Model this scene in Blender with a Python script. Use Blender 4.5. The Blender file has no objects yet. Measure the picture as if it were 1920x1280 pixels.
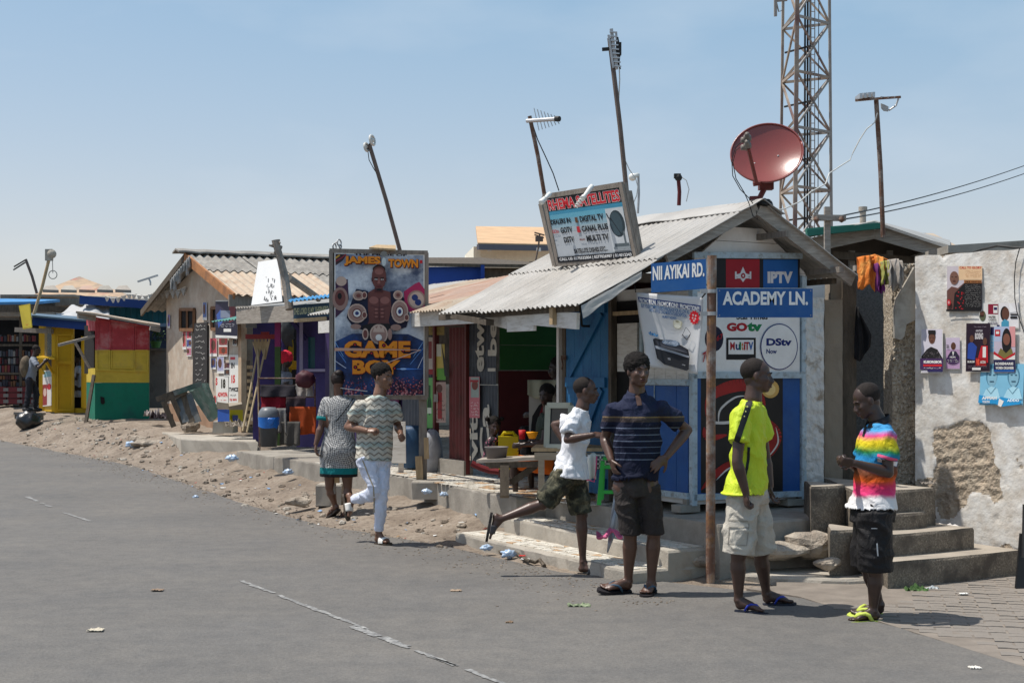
import bpy, bmesh, math, random
import numpy as np
from mathutils import Vector, Matrix, noise
random.seed(7)
R = random.Random(11)
SC = bpy.context.scene
COL = SC.collection
V = Vector
# ------------------------------------------------------------ camera, sky, sun
EYE = 1.65
FPX = 2667.0
cam = bpy.data.cameras.new('camera'); camo = bpy.data.objects.new('camera', cam); COL.objects.link(camo)
camo.location = (0, 0, EYE); camo.rotation_euler = (math.pi/2, 0, 0)
cam.lens = 50; cam.sensor_width = 36; cam.shift_y = 50/1920; cam.clip_end = 2000; cam.clip_start = .1
SC.camera = camo
SUN_EL = math.radians(66); SUN_ROT = math.radians(-87)
world = bpy.data.worlds.new('World'); SC.world = world; world.use_nodes = True
wn = world.node_tree.nodes; wl = world.node_tree.links
sky = wn.new('ShaderNodeTexSky'); sky.sky_type = 'NISHITA'; sky.sun_disc = False
sky.sun_elevation = SUN_EL; sky.sun_rotation = SUN_ROT; sky.air_density = 1.0; sky.dust_density = 1.4; sky.ozone_density = 1.3
bg = wn['Background']; bg.inputs[1].default_value = .132
# thin hazy cloud low over the roofs, mixed into the sky by view direction
tc = wn.new('ShaderNodeTexCoord'); nz = wn.new('ShaderNodeTexNoise'); mp = wn.new('ShaderNodeMapping')
mp.inputs['Scale'].default_value = (2.2, 2.2, 6); nz.inputs['Scale'].default_value = 2.3; nz.inputs['Detail'].default_value = 7
rp = wn.new('ShaderNodeValToRGB'); rp.color_ramp.elements[0].position = .5; rp.color_ramp.elements[1].position = .8
rp.color_ramp.elements[0].color = (0, 0, 0, 1); rp.color_ramp.elements[1].color = (.25, .25, .25, 1)
mx = wn.new('ShaderNodeMixRGB'); mx.inputs[2].default_value = (4.6, 4.9, 5.2, 1)
hsv = wn.new('ShaderNodeHueSaturation'); hsv.inputs['Saturation'].default_value = 1.55; hsv.inputs['Value'].default_value = 1.0
wl.new(tc.outputs['Generated'], mp.inputs[0]); wl.new(mp.outputs[0], nz.inputs[0]); wl.new(nz.outputs[0], rp.inputs[0])
wl.new(rp.outputs[0], mx.inputs[0]); wl.new(sky.outputs[0], hsv.inputs['Color']); gm = wn.new('ShaderNodeGamma'); gm.inputs[1].default_value = .42; wl.new(hsv.outputs[0], gm.inputs[0]); tn = wn.new('ShaderNodeMixRGB'); tn.blend_type = 'MULTIPLY'; tn.inputs[0].default_value = 1; tn.inputs[2].default_value = (2.20, 2.06, 2.10, 1); wl.new(gm.outputs[0], tn.inputs[1]); wl.new(tn.outputs[0], mx.inputs[1])
wl.new(mx.outputs[0], bg.inputs[0])
sl = bpy.data.lights.new('sun', 'SUN'); so = bpy.data.objects.new('sun', sl); COL.objects.link(so)
sl.energy = 4.0; sl.angle = math.radians(.55); sl.color = (1, .95, .87)
sd = V((math.cos(SUN_EL)*math.sin(SUN_ROT), math.cos(SUN_EL)*math.cos(SUN_ROT), math.sin(SUN_EL)))
so.rotation_euler = sd.to_track_quat('Z', 'Y').to_euler(); so.location = (0, 0, 30)
SC.view_settings.view_transform = 'Standard'; SC.view_settings.look = 'None'; SC.view_settings.gamma = 1
SC.view_settings.exposure = .38; SC.view_settings.use_curve_mapping = False
SC.render.engine = 'CYCLES'

# ------------------------------------------------------------ helpers
def lin(r, g, b):
    f = lambda c: c/12.92 if c <= .04045 else ((c+.055)/1.055)**2.4
    return (f(r/255), f(g/255), f(b/255))
MATS = {}
def mat(name, col, rough=.8, var=.15, scale=6, bump=.15, bscale=60, col2=None, amt=.5, sc2=3, soft=.08, metal=0, spec=.3,
        stretch=(1, 1, 1), alpha=None, emit=None, col3=None, amt3=.5, sc3=9, trans=0, bdist=.01):
    if name in MATS: return MATS[name]
    m = bpy.data.materials.new(name); m.use_nodes = True; MATS[name] = m
    n = m.node_tree.nodes; l = m.node_tree.links; b = n['Principled BSDF']
    t = n.new('ShaderNodeTexCoord'); mp = n.new('ShaderNodeMapping'); mp.inputs['Scale'].default_value = stretch
    l.new(t.outputs['Object'], mp.inputs[0])
    def nz(s, d=6, r=.6):
        q = n.new('ShaderNodeTexNoise'); q.inputs['Scale'].default_value = s; q.inputs['Detail'].default_value = d; q.inputs['Roughness'].default_value = r
        l.new(mp.outputs[0], q.inputs[0]); return q
    a = nz(scale); rp = n.new('ShaderNodeValToRGB'); e = rp.color_ramp.elements
    e[0].position = .3; e[1].position = .7
    e[0].color = (*[max(0, c*(1-var)) for c in col], 1); e[1].color = (*[min(1, c*(1+var)) for c in col], 1)
    l.new(a.outputs[0], rp.inputs[0]); out = rp.outputs[0]
    for cc, am, s in ((col2, amt, sc2), (col3, amt3, sc3)):
        if cc is None: continue
        q = nz(s, 8, .65); r2 = n.new('ShaderNodeValToRGB'); g = r2.color_ramp.elements
        th = .5+(.5-am)*.55
        g[0].position = max(0, th-soft); g[1].position = min(1, th+soft); g[0].color = (0, 0, 0, 1); g[1].color = (1, 1, 1, 1)
        l.new(q.outputs[0], r2.inputs[0]); x = n.new('ShaderNodeMixRGB'); l.new(r2.outputs[0], x.inputs[0]); l.new(out, x.inputs[1])
        x.inputs[2].default_value = (*cc, 1); out = x.outputs[0]
    l.new(out, b.inputs['Base Color'])
    b.inputs['Roughness'].default_value = rough; b.inputs['Metallic'].default_value = metal; b.inputs['Specular IOR Level'].default_value = spec
    if trans: b.inputs['Transmission Weight'].default_value = trans
    if alpha is not None: b.inputs['Alpha'].default_value = alpha
    if bump:
        q = nz(bscale, 5, .6); bp = n.new('ShaderNodeBump'); bp.inputs['Strength'].default_value = bump; bp.inputs['Distance'].default_value = bdist
        l.new(q.outputs[0], bp.inputs['Height']); l.new(bp.outputs[0], b.inputs['Normal'])
    return m
_fc = {}
def flat(r, g, b, rough=.6, var=.07, spec=.3):
    k = (r, g, b, rough)
    if k not in _fc: _fc[k] = mat('paint_%d_%d_%d_%d' % (r, g, b, rough*100), lin(r, g, b), rough, var, 8, .05, spec=spec)
    return _fc[k]

def P(px, py, Y): return V(((px-960)/FPX*Y, Y, EYE-(py-690)/FPX*Y))
def PL(px, py, p0, n):
    d = V(((px-960)/FPX, 1, -(py-690)/FPX)); c = V((0, 0, EYE)); p0 = V(p0); n = V(n)
    return c+d*(n.dot(p0-c)/n.dot(d))
C0 = V((1.5, 11.9, 0)); U = V((-.5, .866, 0)); VV = V((.866, .5, 0)); Z = V((0, 0, 1))
def F(s, w, z): return C0+U*s-VV*w+Z*z
def FP(px, py, w): return PL(px, py, F(0, w, 0), VV)       # a pixel on the plane w metres out from the shop front
def SW(x, y):
    dx, dy = x-1.5, y-11.9
    return -.5*dx+.866*dy, -(.866*dx+.5*dy)
def sp(px, w):
    p = FP(px, 690, w); return SW(p.x, p.y)[0]

class MB:
    def __init__(s): s.v = []; s.f = []; s.m = []
    def add(s, vs, fs, mi=0):
        o = len(s.v); s.v += [tuple(v) for v in vs]; s.f += [tuple(i+o for i in f) for f in fs]; s.m += [mi]*len(fs); return s
    def hexa(s, b, t, mi=0):   # b,t : 4 points each (ccw from above)
        return s.add(list(b)+list(t), [(3,2,1,0),(4,5,6,7),(0,1,5,4),(1,2,6,5),(2,3,7,6),(3,0,4,7)], mi)
    def box(s, c, size, mi=0, rot=None):
        c = V(c); x, y, z = [a/2 for a in size]
        p = [V((sx*x, sy*y, sz*z)) for sz in (-1, 1) for sx, sy in ((-1,-1),(1,-1),(1,1),(-1,1))]
        if rot is not None: p = [rot @ q for q in p]
        p = [q+c for q in p]; return s.hexa(p[:4], p[4:], mi)
    def bar(s, p, q, w, h, mi=0, up=(0, 0, 1)):   # beam from p to q
        p = V(p); q = V(q); d = (q-p).normalized(); up = V(up)
        if abs(d.dot(up)) > .97: up = V((0, 1, 0))
        r = d.cross(up).normalized(); u = r.cross(d).normalized()
        b = [p-r*w/2-u*h/2, p+r*w/2-u*h/2, q+r*w/2-u*h/2, q-r*w/2-u*h/2]
        t = [a+u*h for a in b]; return s.hexa(b, t, mi)
    def prism(s, pts, off, mi=0):    # polygon extruded by vector off
        n = len(pts); off = V(off); a = [V(p) for p in pts]; b = [p+off for p in a]
        fs = [tuple(range(n-1, -1, -1)), tuple(range(n, 2*n))]+[(i, (i+1) % n, (i+1) % n+n, i+n) for i in range(n)]
        return s.add(a+b, fs, mi)
    def tube(s, pts, r, mi=0, n=8, cap=True):
        pts = [V(p) for p in pts]; k = len(pts); rr = r if isinstance(r, (list, tuple)) else [r]*k
        ref = V((.31, .17, .93)); vs = []; fs = []
        for i, p in enumerate(pts):
            d = (pts[min(i+1, k-1)]-pts[max(i-1, 0)]).normalized()
            a = d.cross(ref)
            if a.length < .05: a = d.cross(V((1, 0, 0)))
            a.normalize(); b = d.cross(a)
            vs += [p+a*math.cos(t*2*math.pi/n)*rr[i]+b*math.sin(t*2*math.pi/n)*rr[i] for t in range(n)]
        for i in range(k-1):
            for t in range(n): fs.append((i*n+t, i*n+(t+1) % n, (i+1)*n+(t+1) % n, (i+1)*n+t))
        if cap: fs += [tuple(range(n-1, -1, -1)), tuple((k-1)*n+t for t in range(n))]
        return s.add(vs, fs, mi)
    def ring(s, c, ax, r, tr, mi=0, n=16):
        ax = V(ax).normalized(); a = ax.orthogonal().normalized(); b = ax.cross(a)
        return s.tube([V(c)+a*math.cos(i*2*math.pi/n)*r+b*math.sin(i*2*math.pi/n)*r for i in range(n+1)], tr, mi, 6)
    def ell(s, c, X, Y, Zv, mi=0, n=16, m=10):
        c = V(c); X = V(X); Y = V(Y); Zv = V(Zv); vs = [c-Zv]; fs = []
        for i in range(1, m):
            a = math.pi*i/m
            for j in range(n):
                b = 2*math.pi*j/n; vs.append(c-Zv*math.cos(a)+(X*math.cos(b)+Y*math.sin(b))*math.sin(a))
        vs.append(c+Zv); e = len(vs)-1
        for j in range(n):
            fs.append((0, 1+(j+1) % n, 1+j)); fs.append((e, e-n+j, e-n+(j+1) % n))
            for i in range(m-2):
                q = 1+i*n; fs.append((q+j, q+(j+1) % n, q+n+(j+1) % n, q+n+j))
        return s.add(vs, fs, mi)
    def sph(s, c, r, mi=0, n=12, m=8): return s.ell(c, (r,0,0), (0,r,0), (0,0,r), mi, n, m)
    def lathe(s, c, prof, ax=(0,0,1), mi=0, n=20):   # prof: (r, h)
        ax = V(ax).normalized(); a = ax.orthogonal().normalized(); b = ax.cross(a); c = V(c); vs = []; fs = []
        for r, h in prof: vs += [c+ax*h+(a*math.cos(t*2*math.pi/n)+b*math.sin(t*2*math.pi/n))*r for t in range(n)]
        for i in range(len(prof)-1):
            for t in range(n): fs.append((i*n+t, i*n+(t+1) % n, (i+1)*n+(t+1) % n, (i+1)*n+t))
        return s.add(vs, fs, mi)
    def loft(s, rings, mi=0, n=20, steps=1):   # ring: (c, rightvec, fwdvec) vectors carry their radii
        rs = [[V(x) for x in r] for r in rings]
        if steps > 1:
            o = []
            for i in range(len(rs)-1):
                p0 = rs[max(i-1, 0)]; p1 = rs[i]; p2 = rs[i+1]; p3 = rs[min(i+2, len(rs)-1)]
                for k in range(steps):
                    t = k/steps
                    o.append([.5*((2*b)+(c-a)*t+(2*a-5*b+4*c-d)*t*t+(3*b-a-3*c+d)*t**3) for a, b, c, d in zip(p0, p1, p2, p3)])
            o.append(rs[-1]); rs = o
        vs = []; fs = []
        for c, a, b in rs:
            for t in range(n):
                q = 2*math.pi*t/n; vs.append(c+a*math.cos(q)+b*math.sin(q))
        k = len(rs)
        for i in range(k-1):
            for t in range(n): fs.append((i*n+t, i*n+(t+1) % n, (i+1)*n+(t+1) % n, (i+1)*n+t))
        fs += [tuple(range(n-1, -1, -1)), tuple((k-1)*n+t for t in range(n))]
        return s.add(vs, fs, mi)
    def sheet(s, fn, nu, nv, mi=0):  # grid surface
        vs = [fn(i/nu, j/nv) for j in range(nv+1) for i in range(nu+1)]
        fs = [(j*(nu+1)+i, j*(nu+1)+i+1, (j+1)*(nu+1)+i+1, (j+1)*(nu+1)+i) for j in range(nv) for i in range(nu)]
        return s.add(vs, fs, mi)
    def slab(s, fn, nu, nv, th, mi=0):   # grid surface with thickness vector th
        th = V(th); vs = [V(fn(i/nu, j/nv)) for j in range(nv+1) for i in range(nu+1)]
        g = [(j*(nu+1)+i, j*(nu+1)+i+1, (j+1)*(nu+1)+i+1, (j+1)*(nu+1)+i) for j in range(nv) for i in range(nu)]
        o = len(vs); vs2 = [v+th for v in vs]; fs = g+[tuple(reversed([i+o for i in f])) for f in g]
        e = [i for i in range(nu+1)]+[j*(nu+1)+nu for j in range(1, nv+1)]+[nv*(nu+1)+i for i in range(nu-1, -1, -1)]+[j*(nu+1) for j in range(nv-1, 0, -1)]
        for i in range(len(e)): a, b = e[i], e[(i+1) % len(e)]; fs.append((a, a+o, b+o, b))
        return s.add(vs+vs2, fs, mi)

def mkmesh(name, mb, mats, off=(0, 0, 0), smooth=False):
    me = bpy.data.meshes.new(name); off = V(off)
    me.from_pydata([(v[0]-off[0], v[1]-off[1], v[2]-off[2]) for v in mb.v], [], mb.f)
    if not isinstance(mats, (list, tuple)): mats = [mats]
    for m in mats: me.materials.append(m)
    if len(mats) > 1: me.polygons.foreach_set('material_index', mb.m)
    if smooth: me.polygons.foreach_set('use_smooth', [True]*len(mb.f))
    bm = bmesh.new(); bm.from_mesh(me); bmesh.ops.recalc_face_normals(bm, faces=bm.faces); bm.to_mesh(me); bm.free()
    me.update(); return me
def thing(name, label, cat, loc, group=None):
    o = bpy.data.objects.new(name, None); COL.objects.link(o); o.location = loc; o.empty_display_size = .1
    o['label'] = label; o['category'] = cat
    if group: o['group'] = group
    return o
def root_loc(o):
    while o.parent: o = o.parent
    return o.location
def part(name, mb, mats, parent, label=None, smooth=False, kind=None):
    me = mkmesh(name, mb, mats, root_loc(parent), smooth); o = bpy.data.objects.new(name, me); COL.objects.link(o); o.parent = parent
    if label: o['label'] = label
    if kind: o['kind'] = kind
    return o
def solo(name, mb, mats, label, cat, group=None, smooth=False):
    vs = mb.v; lo = [min(v[i] for v in vs) for i in range(3)]; hi = [max(v[i] for v in vs) for i in range(3)]
    off = ((lo[0]+hi[0])/2, (lo[1]+hi[1])/2, lo[2])
    o = bpy.data.objects.new(name, mkmesh(name, mb, mats, off, smooth)); COL.objects.link(o); o.location = off
    o['label'] = label; o['category'] = cat
    if group: o['group'] = group
    return o
def struct(name, mb, mats, smooth=False, kind='structure'):
    o = bpy.data.objects.new(name, mkmesh(name, mb, mats, (0, 0, 0), smooth)); COL.objects.link(o); o['kind'] = kind; return o

_tx = {}
def text_geo(s, bold=.02):
    k = (s, bold)
    if k not in _tx:
        c = bpy.data.curves.new('t', 'FONT'); c.body = s; c.size = 1; c.offset = bold; c.resolution_u = 3; c.fill_mode = 'FRONT'
        o = bpy.data.objects.new('t', c); COL.objects.link(o)
        dg = bpy.context.evaluated_depsgraph_get(); me = bpy.data.meshes.new_from_object(o.evaluated_get(dg))
        vs = [(v.co.x, v.co.y) for v in me.vertices]; fs = [tuple(p.vertices) for p in me.polygons]
        bpy.data.objects.remove(o); bpy.data.curves.remove(c); bpy.data.meshes.remove(me)
        if not vs: vs = [(0, 0), (1, 1)]
        x0 = min(v[0] for v in vs); x1 = max(v[0] for v in vs); y0 = min(v[1] for v in vs); y1 = max(v[1] for v in vs)
        _tx[k] = ([((x-x0)/(x1-x0+1e-9), (y-y0)/(y1-y0+1e-9)) for x, y in vs], fs)
    return _tx[k]
class Canvas:
    """flat print: logical rect (x0,y0)-(x1,y1), y down, mapped on a world quad TL,TR,BR,BL"""
    def __init__(s, mb, rect, TL, TR, BR, BL, step=.0006, base=.002, bulge=None):
        s.mb = mb; s.r = rect; s.q = [V(a) for a in (TL, TR, BR, BL)]; s.k = base; s.step = step; s.bulge = bulge
        s.n = (s.q[1]-s.q[0]).cross(s.q[3]-s.q[0]).normalized()
        if s.n.dot(V((0, 0, EYE))-s.q[0]) < 0: s.n.negate()
        s.mats = []
    def mi(s, m):
        if m not in s.mats: s.mats.append(m)
        return s.mats.index(m)
    def pt(s, x, y, k=None):
        u = (x-s.r[0])/(s.r[2]-s.r[0]); v = (y-s.r[1])/(s.r[3]-s.r[1])
        p = (s.q[0]*(1-u)+s.q[1]*u)*(1-v)+(s.q[3]*(1-u)+s.q[2]*u)*v
        if s.bulge: p = p+s.n*s.bulge(u, v)
        return p+s.n*(s.k if k is None else k)
    def poly(s, pts, m):
        if s.bulge and len(pts) == 4:
            a, b, c, d = pts
            f = lambda u, v: s.pt((a[0]*(1-u)+b[0]*u)*(1-v)+(d[0]*(1-u)+c[0]*u)*v, (a[1]*(1-u)+b[1]*u)*(1-v)+(d[1]*(1-u)+c[1]*u)*v)
            s.mb.sheet(f, 8, 8, s.mi(m)); s.k += s.step; return s
        if s.bulge:
            n = len(pts); cx = sum(p[0] for p in pts)/n; cy = sum(p[1] for p in pts)/n; vs = [s.pt(cx, cy)]
            for k in (1/3, 2/3, 1): vs += [s.pt(cx+(x-cx)*k, cy+(y-cy)*k) for x, y in pts]
            s.mb.add(vs, [(0, 1+i, 1+(i+1) % n) for i in range(n)]+[(1+k*n+i, 1+k*n+n+i, 1+k*n+n+(i+1) % n, 1+k*n+(i+1) % n) for k in (0, 1) for i in range(n)], s.mi(m)); s.k += s.step; return s
        s.mb.add([s.pt(*p) for p in pts], [tuple(range(len(pts)))], s.mi(m)); s.k += s.step; return s
    def rect(s, x0, y0, x1, y1, m): return s.poly([(x0, y0), (x1, y0), (x1, y1), (x0, y1)], m)
    def ell(s, cx, cy, rx, ry, m, n=18): return s.poly([(cx+rx*math.cos(i*2*math.pi/n), cy+ry*math.sin(i*2*math.pi/n)) for i in range(n)], m)
    def line(s, pts, w, m):
        for (x0, y0), (x1, y1) in zip(pts, pts[1:]):
            dx, dy = x1-x0, y1-y0; L = math.hypot(dx, dy) or 1; nx, ny = -dy/L*w/2, dx/L*w/2
            s.mb.add([s.pt(x0+nx, y0+ny), s.pt(x1+nx, y1+ny), s.pt(x1-nx, y1-ny), s.pt(x0-nx, y0-ny)], [(0, 1, 2, 3)], s.mi(m))
        s.k += s.step; return s
    def text(s, t, x0, y0, x1, y1, m, bold=.03, slope=0, vert=None, arc=0):
        vs, fs = text_geo(t, bold)
        if vert == 'up':    # reads upward
            q = [s.pt(x0+(x1-x0)*(1-v), y1-(y1-y0)*u) for u, v in vs]
        elif vert == 'down': q = [s.pt(x0+(x1-x0)*v, y0+(y1-y0)*u) for u, v in vs]
        else: q = [s.pt(x0+(x1-x0)*u, y1-(y1-y0)*v+slope*u) for u, v in vs]
        s.mb.add(q, fs, s.mi(m)); s.k += s.step; return s
    def scribble(s, x0, y0, x1, y1, rows, m, w=1, rnd=None):
        rnd = rnd or R
        for r in range(rows):
            y = y0+(r+.5)*(y1-y0)/rows; h = (y1-y0)/rows*.3; x = x0+rnd.random()*3; pts = []
            while x < x1:
                pts.append((x, y+rnd.uniform(-h, h))); x += rnd.uniform(.6, 1.6)*max(1, h*.6)
                if rnd.random() < .18 and len(pts) > 1: s.line(pts, w, m); s.k -= s.step; pts = []; x += h
            if len(pts) > 1: s.line(pts, w, m)
        return s
def corr(mb, p0, pu, pv, period=.08, amp=.011, th=.004, mi=0, nv=4, sag=0, seed=0):
    """corrugated sheet: waves progress along pu, run along pv"""
    p0 = V(p0); pu = V(pu); pv = V(pv); n = pu.cross(pv).normalized()
    if n.z < 0: n.negate()
    k = max(2, int(round(pu.length/period))); nu = k*6
    def fn(u, v): return p0+pu*u+pv*v+n*(math.sin(u*k*2*math.pi)*amp+sag*math.sin(v*math.pi)+.006*noise.noise(V((u*9+seed, v*5, seed))))
    return mb.slab(fn, nu, nv, -n*th, mi)
# ------------------------------------------------------------ ground, road, lane
EDGE = [(-46, 90), (-20.5, 44), (-11.0, 29.6), (-10.04, 27.9), (-5.94, 22.3), (-2.01, 14.9), (-.64, 13.2), (.43, 11.43), (1.2, 10.95), (2.07, 10.23), (2.9, 7.6), (4.3, 3.5), (8, -8)]
ex = np.array([a for a, b in EDGE][::-1]); ey = np.array([b for a, b in EDGE][::-1])
def edge_x(y): return float(np.interp(y, ey, ex))
def road_z(y): return .021*max(0, y-17) if y < 60 else .9
def sstep(a, b, x): t = min(1, max(0, (x-a)/(b-a))); return t*t*(3-2*t)
def gz(x, y):
    s, w = SW(x, y); d = (x-edge_x(y))*.83
    base = road_z(y)
    if d < -.25: return base-.05
    rise = (.26*sstep(-.05, 1.7, d)+.13*sstep(20, 24, y)*sstep(0, 1.2, d))*sstep(-1.2, .6, s)
    nn = .045*noise.fractal(V((x*1.6, y*1.6, 0)), 1, 2, 3)+.012*noise.fractal(V((x*7, y*7, 3)), 1, 2, 3)
    nn *= sstep(-1.2, 0, s)
    return base-.05*(1-sstep(-.25, .12, d))+rise+nn*sstep(-.2, .3, d)-(.03*(1-sstep(-1.2, -.4, s)))
M_dirt = mat('dirt', (.232, .187, .145), .95, .32, 1.3, 1.0, 45, col2=(.30, .255, .208), amt=.4, sc2=2.6, soft=.15, col3=(.13, .10, .078), amt3=.33, sc3=17, bdist=.02)
M_road = mat('asphalt', (.148, .146, .145), .88, .13, .45, .8, 60, col2=(.20, .187, .17), amt=.4, sc2=.8, soft=.3, col3=(.085, .08, .076), amt3=.36, sc3=55, bdist=.008)
def streaky(m, rot, sc, lo, hi):
    n = m.node_tree.nodes; l = m.node_tree.links; b = n['Principled BSDF']; src = b.inputs['Base Color'].links[0].from_socket
    t = n.new('ShaderNodeTexCoord'); mp = n.new('ShaderNodeMapping'); mp.inputs['Rotation'].default_value = (0, 0, rot); mp.inputs['Scale'].default_value = sc
    q = n.new('ShaderNodeTexNoise'); q.inputs['Scale'].default_value = 1; q.inputs['Detail'].default_value = 6; q.inputs['Roughness'].default_value = .6; rp = n.new('ShaderNodeValToRGB')
    rp.color_ramp.elements[0].position = .32; rp.color_ramp.elements[1].position = .68; rp.color_ramp.elements[0].color = (lo, lo, lo, 1); rp.color_ramp.elements[1].color = (hi, hi*.985, hi*.96, 1)
    x = n.new('ShaderNodeMixRGB'); x.blend_type = 'MULTIPLY'; x.inputs[0].default_value = 1
    l.new(t.outputs['Object'], mp.inputs[0]); l.new(mp.outputs[0], q.inputs[0]); l.new(q.outputs[0], rp.inputs[0]); l.new(src, x.inputs[1]); l.new(rp.outputs[0], x.inputs[2]); l.new(x.outputs[0], b.inputs['Base Color'])
streaky(M_road, math.radians(-60), (.5, 1.3, 1), .91, 1.06); streaky(M_road, 0, (6, 6, 1), .88, 1.09)
M_paint = mat('worn_road_paint', (.34, .335, .32), .9, .15, 20, 0, 80, col2=(.15, .147, .145), amt=.55, sc2=22, soft=.12)
M_conc = mat('concrete', (.33, .305, .265), .92, .22, 3, .6, 50, col2=(.2, .18, .155), amt=.4, sc2=4, soft=.2)
M_conc2 = mat('pale_concrete', (.42, .385, .33), .92, .2, 3, .5, 50, col2=(.27, .24, .2), amt=.4, sc2=6, soft=.2)
M_terr = mat('pebbledash_concrete', (.18, .165, .14), .9, .5, 70, 1, 120, col2=(.40, .36, .29), amt=.35, sc2=75, soft=.06)
M_stone = mat('rock', (.28, .235, .19), .95, .3, 5, 1, 30, col2=(.5, .44, .36), amt=.4, sc2=6, soft=.15, bdist=.03)
xs = sorted(set([-400, -200, -100, -60, -40, -30, -25, -20, -17, -15, -14]+list(np.arange(-13, 5.5, .11))+[6, 7, 8.5, 10, 13, 18, 30, 60, 120, 400]))
ys = sorted(set([-60, -20, 0, 4, 6, 8]+list(np.arange(9, 16, .1))+list(np.arange(16, 33, .16))+[34, 36, 39, 43, 50, 60, 80, 120, 250, 600]))
mb = MB(); nx = len(xs)
mb.v = [(float(x), float(y), gz(float(x), float(y))) for y in ys for x in xs]
mb.f = [(j*nx+i, j*nx+i+1, (j+1)*nx+i+1, (j+1)*nx+i) for j in range(len(ys)-1) for i in range(nx-1)]; mb.m = [0]*len(mb.f)
struct('ground', mb, M_dirt, True)
mb = MB(); ry = [-60, -20, -5, 0, 3]+list(np.arange(5, 40, .12))+[45, 60, 90]; cols = [-300, -60, -30, -18, -12, -7, -4, -2, -1, -.3, 0]
for y in ry:
    e = edge_x(y)+.07*noise.noise(V((0, y*2.2, 1)))+.03*noise.noise(V((0, y*9, 5)))
    for c in cols: mb.v.append((e+c, float(y), road_z(y)+.006))
n = len(cols); mb.f = [(j*n+i, j*n+i+1, (j+1)*n+i+1, (j+1)*n+i) for j in range(len(ry)-1) for i in range(n-1)]; mb.m = [0]*len(mb.f)
struct('road', mb, M_road, True)
# worn centre line
mb = MB()
def streak(a, b, w, seed):
    a = V(a); b = V(b); d = (b-a); L = d.length; d.normalize(); nn = V((-d.y, d.x, 0)); t = 0; rr = random.Random(seed)
    while t < L:
        l = rr.uniform(.04, .13)
        if rr.random() < .86:
            w1 = w*rr.uniform(.5, 1.2); w2 = w*rr.uniform(.5, 1.2); o = nn*rr.uniform(-.008, .008)
            p = a+d*t+o; q = a+d*min(L, t+l)+o; zz = lambda v: V((v.x, v.y, road_z(v.y)+.0105))
            mb.add([zz(p-nn*w1), zz(p+nn*w1), zz(q+nn*w2), zz(q-nn*w2)], [(0, 1, 2, 3)])
        t += l
G = lambda px, py: (lambda Y: V(((px-960)/FPX*Y, Y, 0)))(EYE*FPX/(py-690))
streak(G(452, 1090), G(690, 1182), .022, 1); streak(G(660, 1176), G(760, 1214), .034, 3); streak(G(760, 1214), G(960, 1290), .02, 4)
streak(G(50, 935), G(95, 951), .03, 5); streak(G(120, 962), G(170, 978), .02, 6); streak(G(800, 1232), G(860, 1250), .012, 7)
struct('road_marking', mb, M_paint)
# paved lane on the right: interlocking pavers
M_lane = mat('lane_sand', (.20, .172, .145), .95, .25, 4, .5, 60)
M_pav = mat('paver_clay', (.235, .21, .185), .9, .22, 2.2, .7, 70, col2=(.2, .175, .15), amt=.4, sc2=5, soft=.2)
mb = MB(); lane_poly = [(1.75, 10.62, .0), (2.07, 10.25, 0), (2.9, 7.6, 0), (4.4, 3.5, 0), (16, 3.5, 0), (16, 14, 0), (2.6, 14, 0), (2.0, 10.75, 0)]
mb.prism([(x, y, -.05) for x, y, z in lane_poly], (0, 0, .057)); lane = struct('lane_pavement', mb, M_lane)
pm = MB(); rr = random.Random(5)
L2, W2, H = .105, .05, .045
zz = [(-L2, -W2), (-L2*.45, -W2*.78), (0, -W2*1.12), (L2*.5, -W2*.8), (L2, -W2), (L2, W2), (L2*.5, W2*1.15), (0, W2*.82), (-L2*.45, W2*1.15), (-L2, W2)]
pm.prism([V((x*.95, y*.93, 0)) for x, y in zz], (0, 0, H)); pme = mkmesh('paver', pm, M_pav)
ang = math.radians(-14); ca, sa = math.cos(ang), math.sin(ang); cnt = 0; stuff = MB(); cand = []
for j in range(-40, 60):
    for i in range(-20, 40):
        lx = i*.215+(j % 2)*.107; ly = j*.104
        x = 3.6+lx*ca-ly*sa; y = 9.6+lx*sa+ly*ca
        e = edge_x(y)
        if x < e+.03+.35*max(0, noise.noise(V((x*2, y*2, 2)))) or y > 10.55+max(0, x-2.75)*.62 or x > 5.6 or y < 7.2: continue
        if y > 9.9 and x < 2.7+(y-9.9)*.6: continue
        cand.append((x, y, (x-3.5)**2*.5+(y-9.0)**2))
cand.sort(key=lambda c: c[2])
for k, (x, y, _) in enumerate(cand):
    if x/y > .40: continue
    if cnt < 290:
        o = bpy.data.objects.new('paver', pme); COL.objects.link(o); o.parent = lane
        o.location = (x, y, -.034+rr.uniform(-.003, .003)); o.rotation_euler = (rr.uniform(-.02, .02), rr.uniform(-.02, .02), ang+rr.uniform(-.02, .02)); cnt += 1
    else: stuff.box((x, y, -.008), (.2, .093, .04), 0, Matrix.Rotation(ang, 3, 'Z'))
if stuff.v: part('paving', stuff, M_pav, lane, kind='stuff')

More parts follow.
